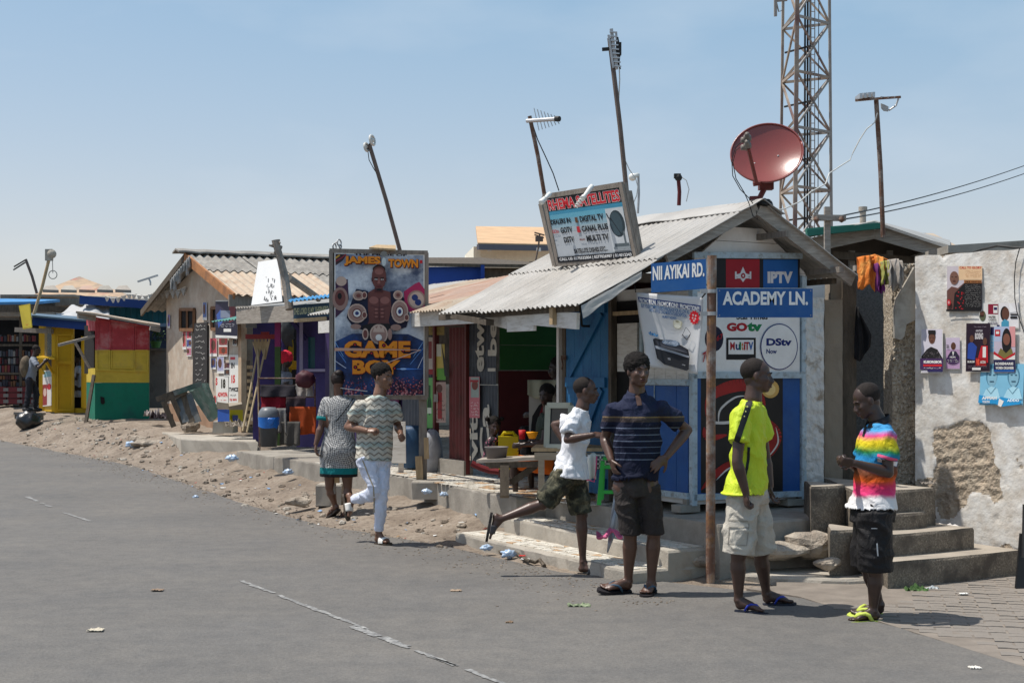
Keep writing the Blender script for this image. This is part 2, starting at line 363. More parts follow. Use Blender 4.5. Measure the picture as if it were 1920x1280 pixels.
# ------------------------------------------------------------ shop platform, steps, apron
def swq(s0, s1, w0, w1, z): return [F(s0, w0, z), F(s1, w0, z), F(s1, w1, z), F(s0, w1, z)]
def swbox(mb, s0, s1, w0, w1, z0, z1, mi=0): return mb.hexa(swq(s0, s1, w0, w1, z0), swq(s0, s1, w0, w1, z1), mi)
plat = thing('shop_platform', 'raised concrete platform with mosaic floor under the shop canopy', 'platform', F(2, .4, 0))
def rough_slab(mb, poly, z0, z1, seed=0, jit=.012, sub=.12):
    """slab with slightly broken edges"""
    pts = []
    for i, (a, b) in enumerate(zip(poly, poly[1:]+poly[:1])):
        a = V(a); b = V(b); k = max(1, int((b-a).length/sub))
        for t in range(k): pts.append(a.lerp(b, t/k))
    def j(p, z, q): return V((p.x+noise.noise(V((p.x*6+q, p.y*6, seed)))*jit*2, p.y+noise.noise(V((p.x*6, p.y*6+9+q, seed)))*jit*2, z))
    b = [j(p, z0, 0) for p in pts]; m = [j(p, z1-.018, 4) for p in pts]; c = V((sum(p.x for p in pts)/len(pts), sum(p.y for p in pts)/len(pts), 0))
    t = [j(p+(c-V((p.x, p.y, 0))).normalized()*.014, z1+noise.noise(p*4)*.003, 4) for p in pts]
    n = len(pts); vs = b+m+t; fs = []
    for k in range(2):
        for i in range(n): fs.append((k*n+i, k*n+(i+1) % n, (k+1)*n+(i+1) % n, (k+1)*n+i))
    fs.append(tuple(2*n+i for i in range(n))); mb.add(vs, fs)
def FF(s, w): return F(s, w, 0)
mb = MB()
rough_slab(mb, [FF(-.75, .3), FF(0, .3), FF(2.0, .2), FF(2.05, .5), FF(2.6, .5), FF(4.6, .28), FF(7, .3), FF(10.6, .3), FF(10.6, -1.6), FF(-.3, -1.7), FF(-.75, -1.6)], -.1, .43, 3, .015)
part('base', mb, M_conc, plat)
def crazy(parent, s0, s1, w0, w1, z, du=.11, seed=1, name='tile', proud=.006):
    """broken white tiles set in mortar, one object each"""
    rr = random.Random(seed); nu = int(abs(s1-s0)/du); nv = max(1, int(round(abs(w1-w0)/.065)))
    g = [[(s0+(s1-s0)*(i+(rr.uniform(-.3, .3) if 0 < i < nu else 0))/nu, w0+(w1-w0)*(j+(rr.uniform(-.28, .28) if 0 < j < nv else 0))/nv) for i in range(nu+1)] for j in range(nv+1)]
    for j in range(nv):
        for i in range(nu):
            q = [g[j][i], g[j][i+1], g[j+1][i+1], g[j+1][i]]
            cs = sum(a for a, b in q)/4; cw = sum(b for a, b in q)/4
            q = [(cs+(a-cs)*.89, cw+(b-cw)*.84) for a, b in q]
            sets = [q]
            if rr.random() < .4: sets = [[q[0], q[1], q[2]], [q[0], q[2], q[3]]] if rr.random() < .5 else [[q[0], q[1], q[3]], [q[1], q[2], q[3]]]
            for t in sets:
                if len(t) == 3: c = (sum(a for a, b in t)/3, sum(b for a, b in t)/3); t = [(c[0]+(a-c[0])*.93, c[1]+(b-c[1])*.9) for a, b in t]
                m = rr.choices([M_tileW, M_tileG, M_tileO], [.8, .14, .06])[0]
                part(name, MB().prism([F(a, b, z-.01) for a, b in t], (0, 0, .01+proud+rr.uniform(0, .002))), m, parent)
M_tileW = mat('white_tile', (.66, .63, .56), .5, .12, 12, .1, col2=(.5, .45, .38), amt=.3, sc2=14, soft=.15)
M_tileG = mat('cream_tile', (.50, .46, .39), .5, .2, 12, .1)
M_tileO = mat('terracotta_tile', (.48, .32, .19), .5, .2, 12, .1)
stp = thing('mosaic_steps', 'two low concrete steps with broken white tile treads below the shop', 'steps', F(.8, .9, 0))
a = MB(); rough_slab(a, [FF(-.62, .69), FF(2.15, .57), FF(2.2, .0), FF(-.62, .0)], -.1, .235, 5); st_a = part('upper_step', a, M_conc2, stp)
a = MB(); rough_slab(a, [FF(-.62, 1.04), FF(2.35, 1.0), FF(2.45, .1), FF(-.62, .1)], -.1, .1, 6, .02); st_b = part('lower_step', a, M_conc2, stp)
crazy(st_a, -.55, 2.08, .24, .55, .235, .125, 2); crazy(st_b, -.55, 2.28, .66, .97, .1, .105, 4)
# mosaic floor of the platform, joined: far and thin
rr = random.Random(9); mb = MB()
for i in range(60):
    for j in range(11):
        s = 1.0+i*.11; w = -.9+j*.12
        if w > .3 - (s > 4.4)*.1: continue
        q = [(s+rr.uniform(.002, .02), w+rr.uniform(.002, .02)), (s+.1+rr.uniform(-.012, .006), w+rr.uniform(.002, .02)), (s+.1+rr.uniform(-.012, .006), w+.108+rr.uniform(-.01, .005)), (s+rr.uniform(.002, .02), w+.108+rr.uniform(-.01, .005))]
        mb.prism([F(a, b, .432) for a, b in q], (0, 0, .006), rr.choices([0, 1, 2], [.55, .3, .15])[0])
part('floor_tiles', mb, [M_tileW, M_tileG, M_tileO], plat, kind='stuff')
# apron of old concrete in front of the kiosk
mb = MB()
poly = [P(1235, 1068, 11.55), P(1345, 1085, 11.2), P(1480, 1085, 10.95), P(1600, 1100, 10.8), P(1690, 1070, 11.1), P(1560, 960, 12.3), P(1240, 960, 12.6)]
rough_slab(mb, [V((p.x, p.y, 0)) for p in poly], -.12, .045, 8, .03); struct('pavement', mb, M_conc2)
def rockmesh(mb, c, r, seed, n=10, m=7, sq=(1, 1, .6), mi=0):
    o = len(mb.v); mb.ell(c, (r*sq[0], 0, 0), (0, r*sq[1], 0), (0, 0, r*sq[2]), mi, n, m); c = V(c)
    for i in range(o, len(mb.v)):
        v = V(mb.v[i]); d = v-c; k = 1+.38*noise.noise(d*(1.3/r)+V((seed*3.1, seed, 0)))+.14*noise.noise(d*(4/r)+V((seed, 0, 7))); mb.v[i] = tuple(c+d*k)
for k, (px, py, Y, r, sq, lab) in enumerate([
    (1523, 1022, 11.35, .2, (1, .7, .58), 'large rounded boulder between kiosk platform and granite steps'),
    (1551, 1056, 10.95, .1, (1, .7, .45), 'small smooth stone lying below the boulder by the steps'),
    (1440, 1030, 11.3, .3, (1.1, .7, .25), 'broken slanted slab of concrete behind the man in the yellow shirt'),
    (1320, 1048, 11.3, .24, (1.2, .7, .22), 'flat cracked stone left of the rusty signpost foot'),
    (1258, 1052, 11.5, .1, (1.3, .8, .5), 'little rock at the corner of the shop platform'),
    (357, 800, 24.6, .17, (1, .8, .7), 'grey stone block propping the overturned table'),
    (395, 838, 22.6, .2, (2.0, .9, .35), 'long flat rock below the pale slab by the house'),
    (285, 831, 23.9, .22, (1.8, .9, .3), 'brown lump of rubble in front of striped kiosk, right of the litter'),
    (260, 825, 24.6, .14, (1.3, .9, .5), 'small brown rubble lump below the striped kiosk'),
    (700, 960, 15.6, .15, (1.9, .9, .3), 'flat stone in the dirt behind the running man'),
    (832, 957, 15.5, .19, (1.5, .9, .22), 'flat stone half buried left of the mosaic steps'),
    (560, 1000-60, 16.2, .1, (1.6, 1, .5), 'stone at the edge of the asphalt left of the woman')]):
    p = P(px, py, Y); p.z = max(p.z, .02); mb = MB(); rockmesh(mb, p, r, k+1, 14, 9, sq); solo('rock', mb, M_stone, lab, 'rock', smooth=False)
# scattered stones and grit
rr = random.Random(21); mb = MB()
for i in range(1300):
    s = rr.uniform(1.4, 20); w = rr.uniform(.3, 2.3); p = F(s, w, 0); d = (p.x-edge_x(p.y))*.83
    if d < -.12 or (w < .55 and s < 10.6): continue
    if s < 2.5 and w < 1.15: continue
    r = rr.choice([.006, .009, .012, .016, .022, .04]) * (1 if d > .1 else .8)
    rockmesh(mb, (p.x, p.y, max(gz(p.x, p.y), road_z(p.y))+r*.15), r, i, 6, 4, (rr.uniform(.8, 1.4), 1, .75), rr.choice([0, 1, 2, 2]))
for i in range(1500):
    s = rr.uniform(-1.5, 19); w = 1.2+abs(rr.gauss(0, .35)); p = F(s, w, 0); r = rr.uniform(.003, .009)
    rockmesh(mb, (p.x, p.y, road_z(p.y)+.008), r, i, 5, 3, (1.6, 1.4, .5), 2)
struct('gravel', mb, [M_stone, M_conc2, M_dirt], kind='stuff')

rr = random.Random(77); mb = MB()
for i in range(170):
    s = rr.uniform(1.5, 19); w = rr.uniform(.45, 1.9); p = F(s, w, 0)
    if (p.x-edge_x(p.y))*.83 < -.1: continue
    z = max(gz(p.x, p.y), road_z(p.y))+.012; r = rr.uniform(.012, .04); a = rr.uniform(0, 6.3)
    mb.prism([V((p.x+r*math.cos(a+t)*rr.uniform(.5, 1.1), p.y+r*math.sin(a+t)*rr.uniform(.5, 1.1), z+rr.uniform(-.004, .012))) for t in (0, 1.6, 3.1, 4.7)], (0, 0, .003), rr.choices([0, 1, 2, 3, 4], [.4, .2, .2, .1, .1])[0])
struct('litter_bits', mb, [mat('paper_bit', (.6, .59, .56), .8), mat('blue_bit', (.22, .38, .62), .5), mat('dark_bit', (.05, .045, .04), .8), mat('red_bit', (.45, .06, .05), .6), mat('brown_bit', (.28, .18, .10), .8)], kind='stuff')
# ------------------------------------------------------------ satellite kiosk
M_wood = mat('weathered_wood', (.19, .16, .135), .85, .3, 5, .6, 40, col2=(.30, .265, .225), amt=.42, sc2=6, soft=.2, stretch=(6, 6, 1.0), bdist=.006)
M_woodh = mat('weathered_board', (.36, .325, .28), .85, .25, 4, .6, 30, col2=(.20, .17, .145), amt=.38, sc2=7, soft=.2, stretch=(1.2, 1.2, 9), bdist=.006)
M_wood_d = mat('dark_old_wood', (.10, .08, .06), .85, .35, 5, .6, 40, stretch=(5, 5, 1.2))
M_wood_y = mat('raw_timber', (.42, .30, .17), .75, .25, 6, .4, 40, stretch=(5, 5, 1))
M_wwhite = mat('old_white_board', (.62, .60, .56), .75, .12, 4, .4, 40, col2=(.42, .38, .32), amt=.3, sc2=9, soft=.12, stretch=(1, 1, 6))
M_white = mat('white_paint', (.76, .745, .72), .6, .08, 3, .1, 40, col2=(.60, .57, .52), amt=.36, sc2=5, soft=.2)
M_blue = mat('royal_blue_paint', (.012, .075, .27), .5, .2, 4, .2, 50, col2=(.03, .10, .27), amt=.35, sc2=5, soft=.2)
M_lblue = mat('pale_blue_paint', (.38, .47, .53), .6, .15, 8, .3, 50, col2=(.25, .27, .27), amt=.33, sc2=20)
M_black = mat('black_paint', (.012, .012, .013), .5, .3, 5, .1, 50)
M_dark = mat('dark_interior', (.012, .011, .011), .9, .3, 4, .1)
M_red = mat('sign_red', (.33, .015, .02), .5, .1, 5, .05)
M_metal = mat('old_corrugated_metal', (.36, .345, .32), .62, .2, 3, .25, 30, col2=(.25, .22, .185), amt=.42, sc2=4, soft=.2, col3=(.50, .49, .47), amt3=.38, sc3=2, metal=.25, spec=.4)
M_metal_t = mat('tan_corrugated_metal', (.47, .40, .31), .7, .2, 3, .25, 30, col2=(.40, .30, .22), amt=.42, sc2=2.5, soft=.2, metal=.1, col3=(.25,.13,.07), amt3=.22, sc3=6)
M_metal_p = mat('pink_rusty_metal', (.43, .32, .26), .7, .2, 3, .25, 30, col2=(.40, .22, .14), amt=.42, sc2=2.5, soft=.2, metal=.1)
M_rust = mat('rusty_steel', (.14, .075, .05), .75, .35, 8, .5, 60, col2=(.30, .27, .24), amt=.36, sc2=6, soft=.1, metal=.2)
M_galv = mat('galvanised', (.42, .42, .42), .5, .2, 8, .2, 40, metal=.6)
M_plastic_g = mat('green_plastic', (.045, .42, .07), .35, .08, 8, .03)
M_cable = mat('black_cable', (.02, .02, .02), .6, .1, 8, 0)
M_wcable = mat('white_cable', (.55, .54, .5), .6, .1, 8, 0)
def GP(px, py, off=0): return PL(px, py, C0-U*off, U)
kio = thing('tv_kiosk', 'blue and white painted satellite TV kiosk with pitched roof on the corner', 'kiosk', F(0, -.6, .45))
def gquad(mb, x0, y0, x1, y1, off, th, mi=0):
    q = [GP(x0, y0, off), GP(x1, y0, off), GP(x1, y1, off), GP(x0, y1, off)]; mb.prism(q, U*th, mi)
def wall_l(mb, s0, s1, z0, z1, w, th=.04, mi=0): mb.prism([F(s0, w, z0), F(s1, w, z0), F(s1, w, z1), F(s0, w, z1)], VV*th, mi)
KW = 1.24; KZ0 = .565; KZ1 = 2.62
mb = MB(); mb.prism([F(.03, 0, KZ0), F(.03, -KW, KZ0), F(.03, -KW, 2.35), F(.03, 0, 2.35)], U*.05)   # front board
wall_l(mb, .08, 2.0, KZ0, 2.35, -.015, .04); mb.prism([F(.08, -KW, KZ0), F(2.1, -KW, KZ0), F(2.1, -KW, 2.35), F(.08, -KW, 2.35)], VV*.04)
mb.prism([F(2.1, 0, KZ0), F(2.1, -KW, KZ0), F(2.1, -KW, 2.6), F(2.1, 0, 2.6)], U*.04); swbox(mb, .02, 2.1, -.02, -KW, KZ0-.06, KZ0)
part('wall', mb, M_white, kio)
zt = 2.35
for k in range(5):   # gable planks
    z0 = 2.36+k*.125; z1 = z0+.121; hw0 = .62+.1-(z0-2.45)*1.35; hw1 = hw0-.16
    hw0 = min(hw0, .66); hw1 = min(hw1, .66)
    if hw1 < .03: break
    part('plank', MB().prism([F(.03+.002*(k % 2), -.62+hw0, z0), F(.03+.002*(k % 2), -.62-hw0, z0), F(.03+.002*(k % 2), -.62-hw1, z1), F(.03+.002*(k % 2), -.62+hw1, z1)], U*.025), M_white, kio)
mb = MB()
for a in (0, -KW):
    mb.bar(F(.0, a-(.02 if a == 0 else -.02), .5), F(.0, a-(.02 if a == 0 else -.02), 2.46), .05, .05, up=tuple(VV))
mb.bar(GP(1300, 703, .01), GP(1503, 703, .01), .03, .055); mb.bar(GP(1300, 932, .01), GP(1503, 925, .01), .03, .05)
mb.bar(GP(1300, 478, .01), GP(1503, 480, .01), .03, .05); mb.bar(GP(1298, 543, .01), GP(1503, 543, .01), .02, .03)
mb.bar(F(.02, .02, 1.53), F(.68, .02, 1.53), .03, .05); mb.bar(F(.02, .02, .58), F(1.15, .02, .58), .03, .05); mb.bar(F(.70, .012, .58), F(.70, .012, 2.3), .03, .03, up=tuple(VV))
part('trim', mb, M_lblue, kio)
# lower painted panel
mb = MB(); cv = Canvas(mb, (1302, 708, 1499, 926), GP(1302, 708), GP(1499, 708), GP(1499, 926), GP(1302, 926), base=.004)
cv.rect(1302, 708, 1499, 926, M_blue); cv.rect(1313, 709, 1466, 924, M_black)
rd = mat('spiral_red', (.30, .012, .012), .45, .25, 6, .05); wh = flat(205, 200, 195)
def swirl(cv, pts, w0, w1, m):
    n = 14; o = []
    P0 = [V((x, y)) for x, y in pts]
    sm = []
    for i in range(len(P0)-1):
        a = P0[max(i-1, 0)]; b = P0[i]; c = P0[i+1]; d = P0[min(i+2, len(P0)-1)]
        for k in range(6):
            t = k/6; sm.append(.5*((2*b)+(c-a)*t+(2*a-5*b+4*c-d)*t*t+(3*b-a-3*c+d)*t**3))
    sm.append(P0[-1]); N = len(sm)
    for i in range(N-1):
        f0 = math.sin(math.pi*min(1, (i+.2)/N)); f1 = math.sin(math.pi*min(1, (i+1.2)/N))
        d = (sm[i+1]-sm[i]).normalized(); nn = V((-d.y, d.x))
        a = (w0+(w1-w0)*i/N)*f0/2; b = (w0+(w1-w0)*(i+1)/N)*f1/2
        q = [sm[i]+nn*a, sm[i+1]+nn*b, sm[i+1]-nn*b, sm[i]-nn*a]
        cv.mb.add([cv.pt(*p) for p in q], [(0, 1, 2, 3)], cv.mi(m))
    cv.k += cv.step
swirl(cv, [(1322, 780), (1330, 745), (1360, 727), (1395, 722), (1420, 735), (1432, 760)], 26, 20, rd)
swirl(cv, [(1400, 770), (1435, 790), (1452, 815), (1440, 845), (1428, 855)], 12, 34, rd)
swirl(cv, [(1345, 795), (1348, 768), (1375, 745), (1400, 742)], 5, 3, wh); swirl(cv, [(1322, 775), (1330, 790), (1360, 792), (1395, 785)], 3, 8, wh)
swirl(cv, [(1452, 800), (1456, 830), (1436, 858)], 3, 3, wh); swirl(cv, [(1313, 918), (1340, 888), (1370, 868), (1400, 862)], 18, 10, rd)
swirl(cv, [(1340, 900), (1360, 880), (1385, 868)], 3, 3, wh); swirl(cv, [(1318, 800), (1325, 820), (1360, 815)], 12, 12, rd)
cv.ell(1441, 729, 17, 17, flat(200, 160, 90)); cv.ell(1440, 730, 11, 11, flat(225, 195, 130))
part('spiral_panel', mb, cv.mats, kio, 'black panel painted with a red swirl between blue edges')
# white logo panel
mb = MB(); cv = Canvas(mb, (1302, 598, 1499, 698), GP(1302, 598), GP(1499, 598), GP(1499, 698), GP(1302, 698), base=.004)
W0 = mat('logo_white', (.80, .79, .77), .5, .04, 4, .05, col2=(.68, .66, .63), amt=.35, sc2=5, soft=.2); navy = flat(18, 38, 105); cr = flat(165, 20, 35); gr = flat(10, 120, 70)
cv.rect(1302, 546, 1499, 698, W0); cv.text('StarTimes', 1378, 588, 1437, 599, flat(25, 25, 30))
cv.ell(1337, 635, 17, 24, flat(22, 25, 50)); cv.text('GO', 1360, 605, 1398, 621, cr, .06); cv.text('tv', 1398, 604, 1426, 621, gr, .06)
cv.rect(1359, 633, 1414, 674, flat(20, 20, 22)); cv.rect(1363, 637, 1410, 664, W0)
for t, x, c in (('M', 1366, cr), ('u', 1376, navy), ('l', 1383, gr), ('t', 1387, flat(200, 120, 20)), ('i', 1391, cr), ('T', 1393, cr), ('V', 1400, flat(30, 90, 160))):
    cv.text(t, x, 641 if t in 'MTVlti' else 645, x+(8.5 if t in 'MuTV' else 3), 656, c, .03)
cv.ell(1458, 650, 36, 43.5, navy, 36); cv.ell(1458, 650, 34.3, 41.6, W0, 36)
cv.text('DStv', 1433, 634, 1482, 648, navy, .05); cv.text('Now', 1433, 654, 1453, 663, navy, .03)
cv.text('707', 1315, 662, 1335, 680, cr, .02, slope=-14); cv.text('67', 1340, 630, 1352, 640, cr, .02, slope=-6)
part('logo_panel', mb, cv.mats, kio, 'white panel of broadcaster logos')
# header boards
mb = MB(); cv = Canvas(mb, (1342, 484, 1499, 541), GP(1342, 484), GP(1499, 484), GP(1499, 541), GP(1342, 541), base=.004)
cv.rect(1342, 484, 1499, 541, flat(22, 24, 28)); rdh = flat(150, 20, 35); wgh = flat(205, 200, 200)
cv.rect(1360, 486, 1422, 541, rdh); cv.rect(1429, 487, 1495, 541, flat(20, 85, 150)); cv.text('IPTV', 1437, 509, 1485, 531, wgh, .06)
cv.poly([(1391, 500), (1396, 512), (1406, 517), (1396, 522), (1391, 529), (1386, 522), (1376, 517), (1386, 512)], wgh)
cv.rect(1376, 514, 1406, 516, wgh); cv.rect(1379, 520, 1403, 522, wgh); cv.rect(1376, 509, 1379, 523, wgh); cv.rect(1403, 509, 1406, 523, wgh); cv.ell(1391, 517, 4, 5, rdh); cv.ell(1391, 517, 1.6, 2, wgh)
part('header_board', mb, cv.mats, kio, 'dark header board with a red emblem and a blue IPTV square')
# blue lower side panel and white upper boards on the side wall
for k in range(4):
    s0 = .03+k*.16; part('side_board', MB().prism([F(s0, .002+.002*(k % 2), .6), F(s0+.157, .002+.002*(k % 2), .6), F(s0+.157, .002+.002*(k % 2), 1.5), F(s0, .002+.002*(k % 2), 1.5)], VV*-.012), M_blue, kio)
    part('upper_board', MB().prism([F(s0, .002, 1.555), F(s0+.157, .002, 1.555), F(s0+.157, .002, 2.3), F(s0, .002, 2.3)], VV*-.01), M_wwhite, kio)
# counter window to the left of the side wall
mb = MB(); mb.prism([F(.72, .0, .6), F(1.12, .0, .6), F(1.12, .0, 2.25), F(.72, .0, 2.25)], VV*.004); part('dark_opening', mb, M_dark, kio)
part('shutter', MB().prism([F(.76, .02, 1.62), F(1.07, .02, 1.62), F(1.07, .02, 2.05), F(.76, .02, 2.05)], VV*.02), M_wwhite, kio, 'white shutter board')
part('lintel', MB().bar(F(.7, .03, 2.14), F(1.12, .03, 2.14), .03, .035), M_wood_y, kio)
mb = MB(); mb.bar(F(1.13, .03, .45), F(1.13, .03, 2.3), .05, .06, up=tuple(VV)); mb.bar(F(1.95, .0, .45), F(1.95, .0, 2.4), .06, .07, up=tuple(VV)); part('post', mb, M_wood_d, kio)
mb = MB(); mb.prism([F(.72, .01, .5), F(1.1, .01, .5), F(1.1, .01, 1.3), F(.72, .01, 1.3)], VV*-.012); part('lower_board', mb, M_blue, kio)
mb = MB()
for s, w in ((.05, .02), (.05, -KW+.1), (1.2, .02)):
    part('block', MB().box(F(s, w, .478), (.2, .13, .06), 0, Matrix.Rotation(.5, 3, 'Z')).box(F(s, w-.02, .53), (.06, .06, .08), 0, Matrix.Rotation(.5, 3, 'Z')), M_conc, kio)
# padlock plate and long hinge on the blue side
part('latch', MB().box(F(.62, .02, .98), (.05, .02, .3), 0, Matrix.Rotation(.5, 3, 'Z')).bar(F(.5, .02, .6), F(.5, .02, 1.5), .008, .01), M_lblue, kio)
# roof -------------------------------------------------------
def RZ(w): return 3.05-.5*(w+.52)
roof = MB()
rs = thing('kiosk_roof', 'grey corrugated pitched roof over the corner kiosk, long slope falling over the canopy', 'roof', F(1, 0, 2.6))
for k in range(3):   # upper row sheets then lower row sheets
    s0 = -.27+k*.78; s1 = s0+.83
    for (wa, wb, dz) in ((-.5, .55, .012), (.48, 1.29+.03*(k == 1), 0)):
        m = MB(); p0 = F(s0, wb, RZ(wb)+dz+.004*k); corr(m, p0, U*(s1-s0), F(s0, wa, RZ(wa)+dz+.004*k)-p0, .076, .011, sag=-.01, seed=k*3+wa)
        part('roof_sheet', m, M_metal, rs, smooth=False)
    m = MB(); p0 = F(s0, -1.62, 3.05-.585*1.08+.0); corr(m, F(s0, -1.62, 2.46+.004*k), U*(s1-s0), F(s0, -.54, 3.05)-F(s0, -1.62, 2.46), .076, .011, seed=k+9)
    part('roof_sheet', m, M_metal, rs)
m = MB(); m.slab(lambda u, v: F(-.3+2.2*u, -.29-.47*v, 3.06-.11*abs(v-.5)*2+.03*u*1+.012*noise.noise(V((u*6, v*3, 2)))), 30, 4, (0, 0, .006)); part('ridge_cap', m, M_metal, rs)
m = MB(); a = F(-.27, 1.27, 2.14); b = F(-.3, .72, RZ(.72)-.01)
m.slab(lambda u, v: a.lerp(b, u)+V((0, 0, -.005))+(-U*.03+V((0, 0, -.10))-VV*.03*u)*v*(1-.45*u)+V((0, 0, .012*noise.noise(V((u*5, v*4, 1))))), 12, 3, VV*.004); part('bent_flashing', m, M_metal, rs, 'bent loose strip of metal hanging off the front edge')
m = MB()
ap = F(-.22, -.52, 2.99); ap_l = F(-.22, .42, 2.54); ap_r = F(-.22, -1.6, 2.42)
m.bar(ap, ap_l, .03, .09); part('rafter', m, M_woodh, rs); m = MB(); m.bar(ap+V((.01, 0, 0)), ap_r, .03, .11); part('rafter', m, M_woodh, rs)
m = MB(); m.bar(F(-.1, -1.5, 2.42), F(2.2, -1.5, 2.42), .05, .05); m.bar(F(-.1, 1.2, 2.12), F(2.25, 1.2, 2.12), .045, .05); m.bar(F(-.1, .4, 2.5), F(2.2, .4, 2.5), .05, .05); part('purlin', m, M_wood_d, rs)
for w, z in ((-.75, 2.78), (-1.35, 2.5)):
    part('purlin_end', MB().bar(F(-.35, w, z), F(0.1, w, z), .05, .05), M_wood, rs)
# canopy fascia along the eave
m = MB(); m.bar(F(-.12, 1.2, 2.02), F(.55, 1.2, 2.07), .03, .13); part('fascia_board', m, M_wwhite, rs)
m = MB(); m.bar(F(.56, 1.19, 2.03), F(1.0, 1.19, 2.03), .03, .14); part('fascia_board', m, M_wwhite, rs)
m = MB(); m.bar(F(.2, 1.23, 2.0), F(.2, 1.23, 2.14), .05, .05, up=tuple(VV)); part('bracket', m, M_wood_y, rs)
# far canopy: rusty sheets
rc = thing('rusty_canopy', 'tan and pink rusty low pitched canopy roof between kiosk and billboard', 'roof', F(4, 0, 2.4))
for k in range(6):
    s0 = 2.0+k*.95; w0 = .32; w1 = -1.5
    m = MB(); p0 = F(s0, w0, 2.335+.006*(k % 2)); corr(m, p0, U*1.0, F(s0, w1, 2.78+.02*(k < 2)+.006*(k % 2))-p0, .09, .012, seed=k)
    part('roof_sheet', m, [M_metal_t, M_metal_t, M_metal_p, M_metal_p, M_metal_t, M_metal][k], rc)
m = MB(); p0 = F(2.1, .62, 2.245); corr(m, p0, U*2.0, F(2.1, .2, 2.38)-p0, .07, .01, seed=3); part('eave_sheet', m, M_metal_t, rc)
for a, b, z in ((1.0, 2.0, 2.06), (2.01, 4.2, 2.17), (4.21, 7.4, 2.17)):
    m = MB(); m.bar(F(a, 1.19 if a < 1.5 else .5, z), F(b, .9 if a < 1.5 else (.5 if a < 3 else .3), z if a > 1.5 else 2.15), .03, .15); part('fascia_board', m, M_wwhite, rc)
m = MB()
for s in (2.4, 4.0, 5.8): m.bar(F(s, .3, 2.26), F(s, -1.4, 2.7), .05, .06)
part('beam', m, M_wood_d, rc)
m = MB(); m.prism([F(1.2, 1.22, 2.02), F(1.2, 1.3, 2.02), F(1.9, 1.28, 2.1), F(1.9, 1.2, 2.1)], (0, 0, .05)); part('loose_board', m, M_wood_d, rc)
# ------------------------------------------------------------ shop front (recessed)
fr = thing('recessed_shop', 'recessed shop front with red door and corrugated hoarding sheets beneath the canopy', 'shop', F(4, -.4, .45))
WF = -.4
def fquad(x0, y0, x1, y1, w=WF): return [FP(x0, y0, w), FP(x1, y0, w), FP(x1, y1, w), FP(x0, y1, w)]
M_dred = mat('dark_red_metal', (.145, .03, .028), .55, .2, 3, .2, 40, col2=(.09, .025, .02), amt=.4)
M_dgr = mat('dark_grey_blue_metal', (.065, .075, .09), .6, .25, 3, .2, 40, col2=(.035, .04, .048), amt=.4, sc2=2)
M_cream = mat('cream_letters', (.46, .44, .38), .6, .15, 6, .1)
a = FP(843, 884, WF); b = FP(880, 884, WF)
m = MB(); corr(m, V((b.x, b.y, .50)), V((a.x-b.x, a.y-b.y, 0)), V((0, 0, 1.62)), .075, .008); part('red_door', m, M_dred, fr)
m = MB(); m.box(F(5.0, WF+.03, .5), (.75, .12, .2), 0, Matrix.Rotation(math.atan2(U.y, U.x), 3, 'Z')); part('door_sill', m, M_conc, fr)
m = MB(); m.bar(F(4.64, WF+.04, .45), F(4.64, WF+.04, 2.2), .04, .05, up=tuple(VV)); m.bar(F(5.42, WF+.04, .45), F(5.42, WF+.04, 2.2), .05, .06, up=tuple(VV)); m.bar(F(4.6, WF+.04, 2.17), F(5.45, WF+.04, 2.17), .04, .06); part('door_frame', m, M_dred, fr)
part('lock', MB().box(F(5.36, WF+.07, 1.3), (.05, .05, .09)), M_galv, fr)
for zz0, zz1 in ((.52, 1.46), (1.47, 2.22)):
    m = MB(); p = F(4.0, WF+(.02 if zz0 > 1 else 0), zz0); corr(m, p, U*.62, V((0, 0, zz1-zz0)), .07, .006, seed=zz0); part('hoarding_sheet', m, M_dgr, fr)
q = fquad(884, 602, 933, 880, WF+.03); mb = MB(); cv = Canvas(mb, (884, 602, 933, 880), *[p for p in (q[0], q[1], q[2], q[3])], base=.012)
cv.text('etw', 893, 604, 910, 697, M_cream, .035, vert='up'); cv.text('be', 917, 600, 933, 667, M_cream, .035, vert='up'); cv.rect(917, 690, 931, 696, M_cream)
cv.text('Ca', 902, 758, 920, 864, M_cream, .035, vert='up'); cv.text('vit', 883, 780, 898, 864, M_cream, .035, vert='up')
pk = flat(190, 110, 120); cv.rect(882, 706, 902, 783, pk); cv.rect(885, 707, 901, 745, flat(150, 165, 160)); cv.ell(893, 722, 6, 9, flat(120, 60, 50)); cv.rect(884, 712, 900, 716, flat(160, 40, 50)); cv.scribble(884, 752, 901, 780, 5, flat(225, 210, 205), .8)
part('painted_lettering', mb, cv.mats, fr)
# poster panel left of red door
m = MB(); p = F(5.46, WF, .5); corr(m, p, U*.95, V((0, 0, 1.7)), .09, .005); part('hoarding_sheet', m, M_dgr, fr)
mb = MB(); q = fquad(800, 600, 842, 880, WF+.03); cv = Canvas(mb, (800, 600, 842, 880), *q, base=.012)
olive = flat(135, 115, 55); cv.rect(803, 603, 835, 628, olive); cv.text('COLD', 807, 606, 831, 613, flat(75, 60, 30)); cv.scribble(808, 615, 830, 623, 2, flat(75, 60, 30), .8)
cv.rect(804, 632, 815, 700, flat(170, 160, 150)); cv.rect(805, 640, 812, 672, flat(120, 40, 40)); cv.rect(804, 692, 815, 702, flat(140, 25, 30))
cv.rect(820, 645, 836, 705, flat(185, 165, 80)); cv.rect(821, 645, 830, 668, flat(190, 190, 175)); cv.rect(822, 690, 838, 712, flat(90, 150, 50)); cv.poly([(830, 640), (842, 705), (836, 705)], flat(30, 30, 32))
cv.rect(801, 708, 814, 802, flat(100, 165, 90)); cv.ell(808, 760, 4, 18, flat(20, 70, 30)); cv.rect(806, 722, 810, 748, flat(25, 80, 35)); cv.rect(804, 764, 812, 775, flat(200, 210, 190))
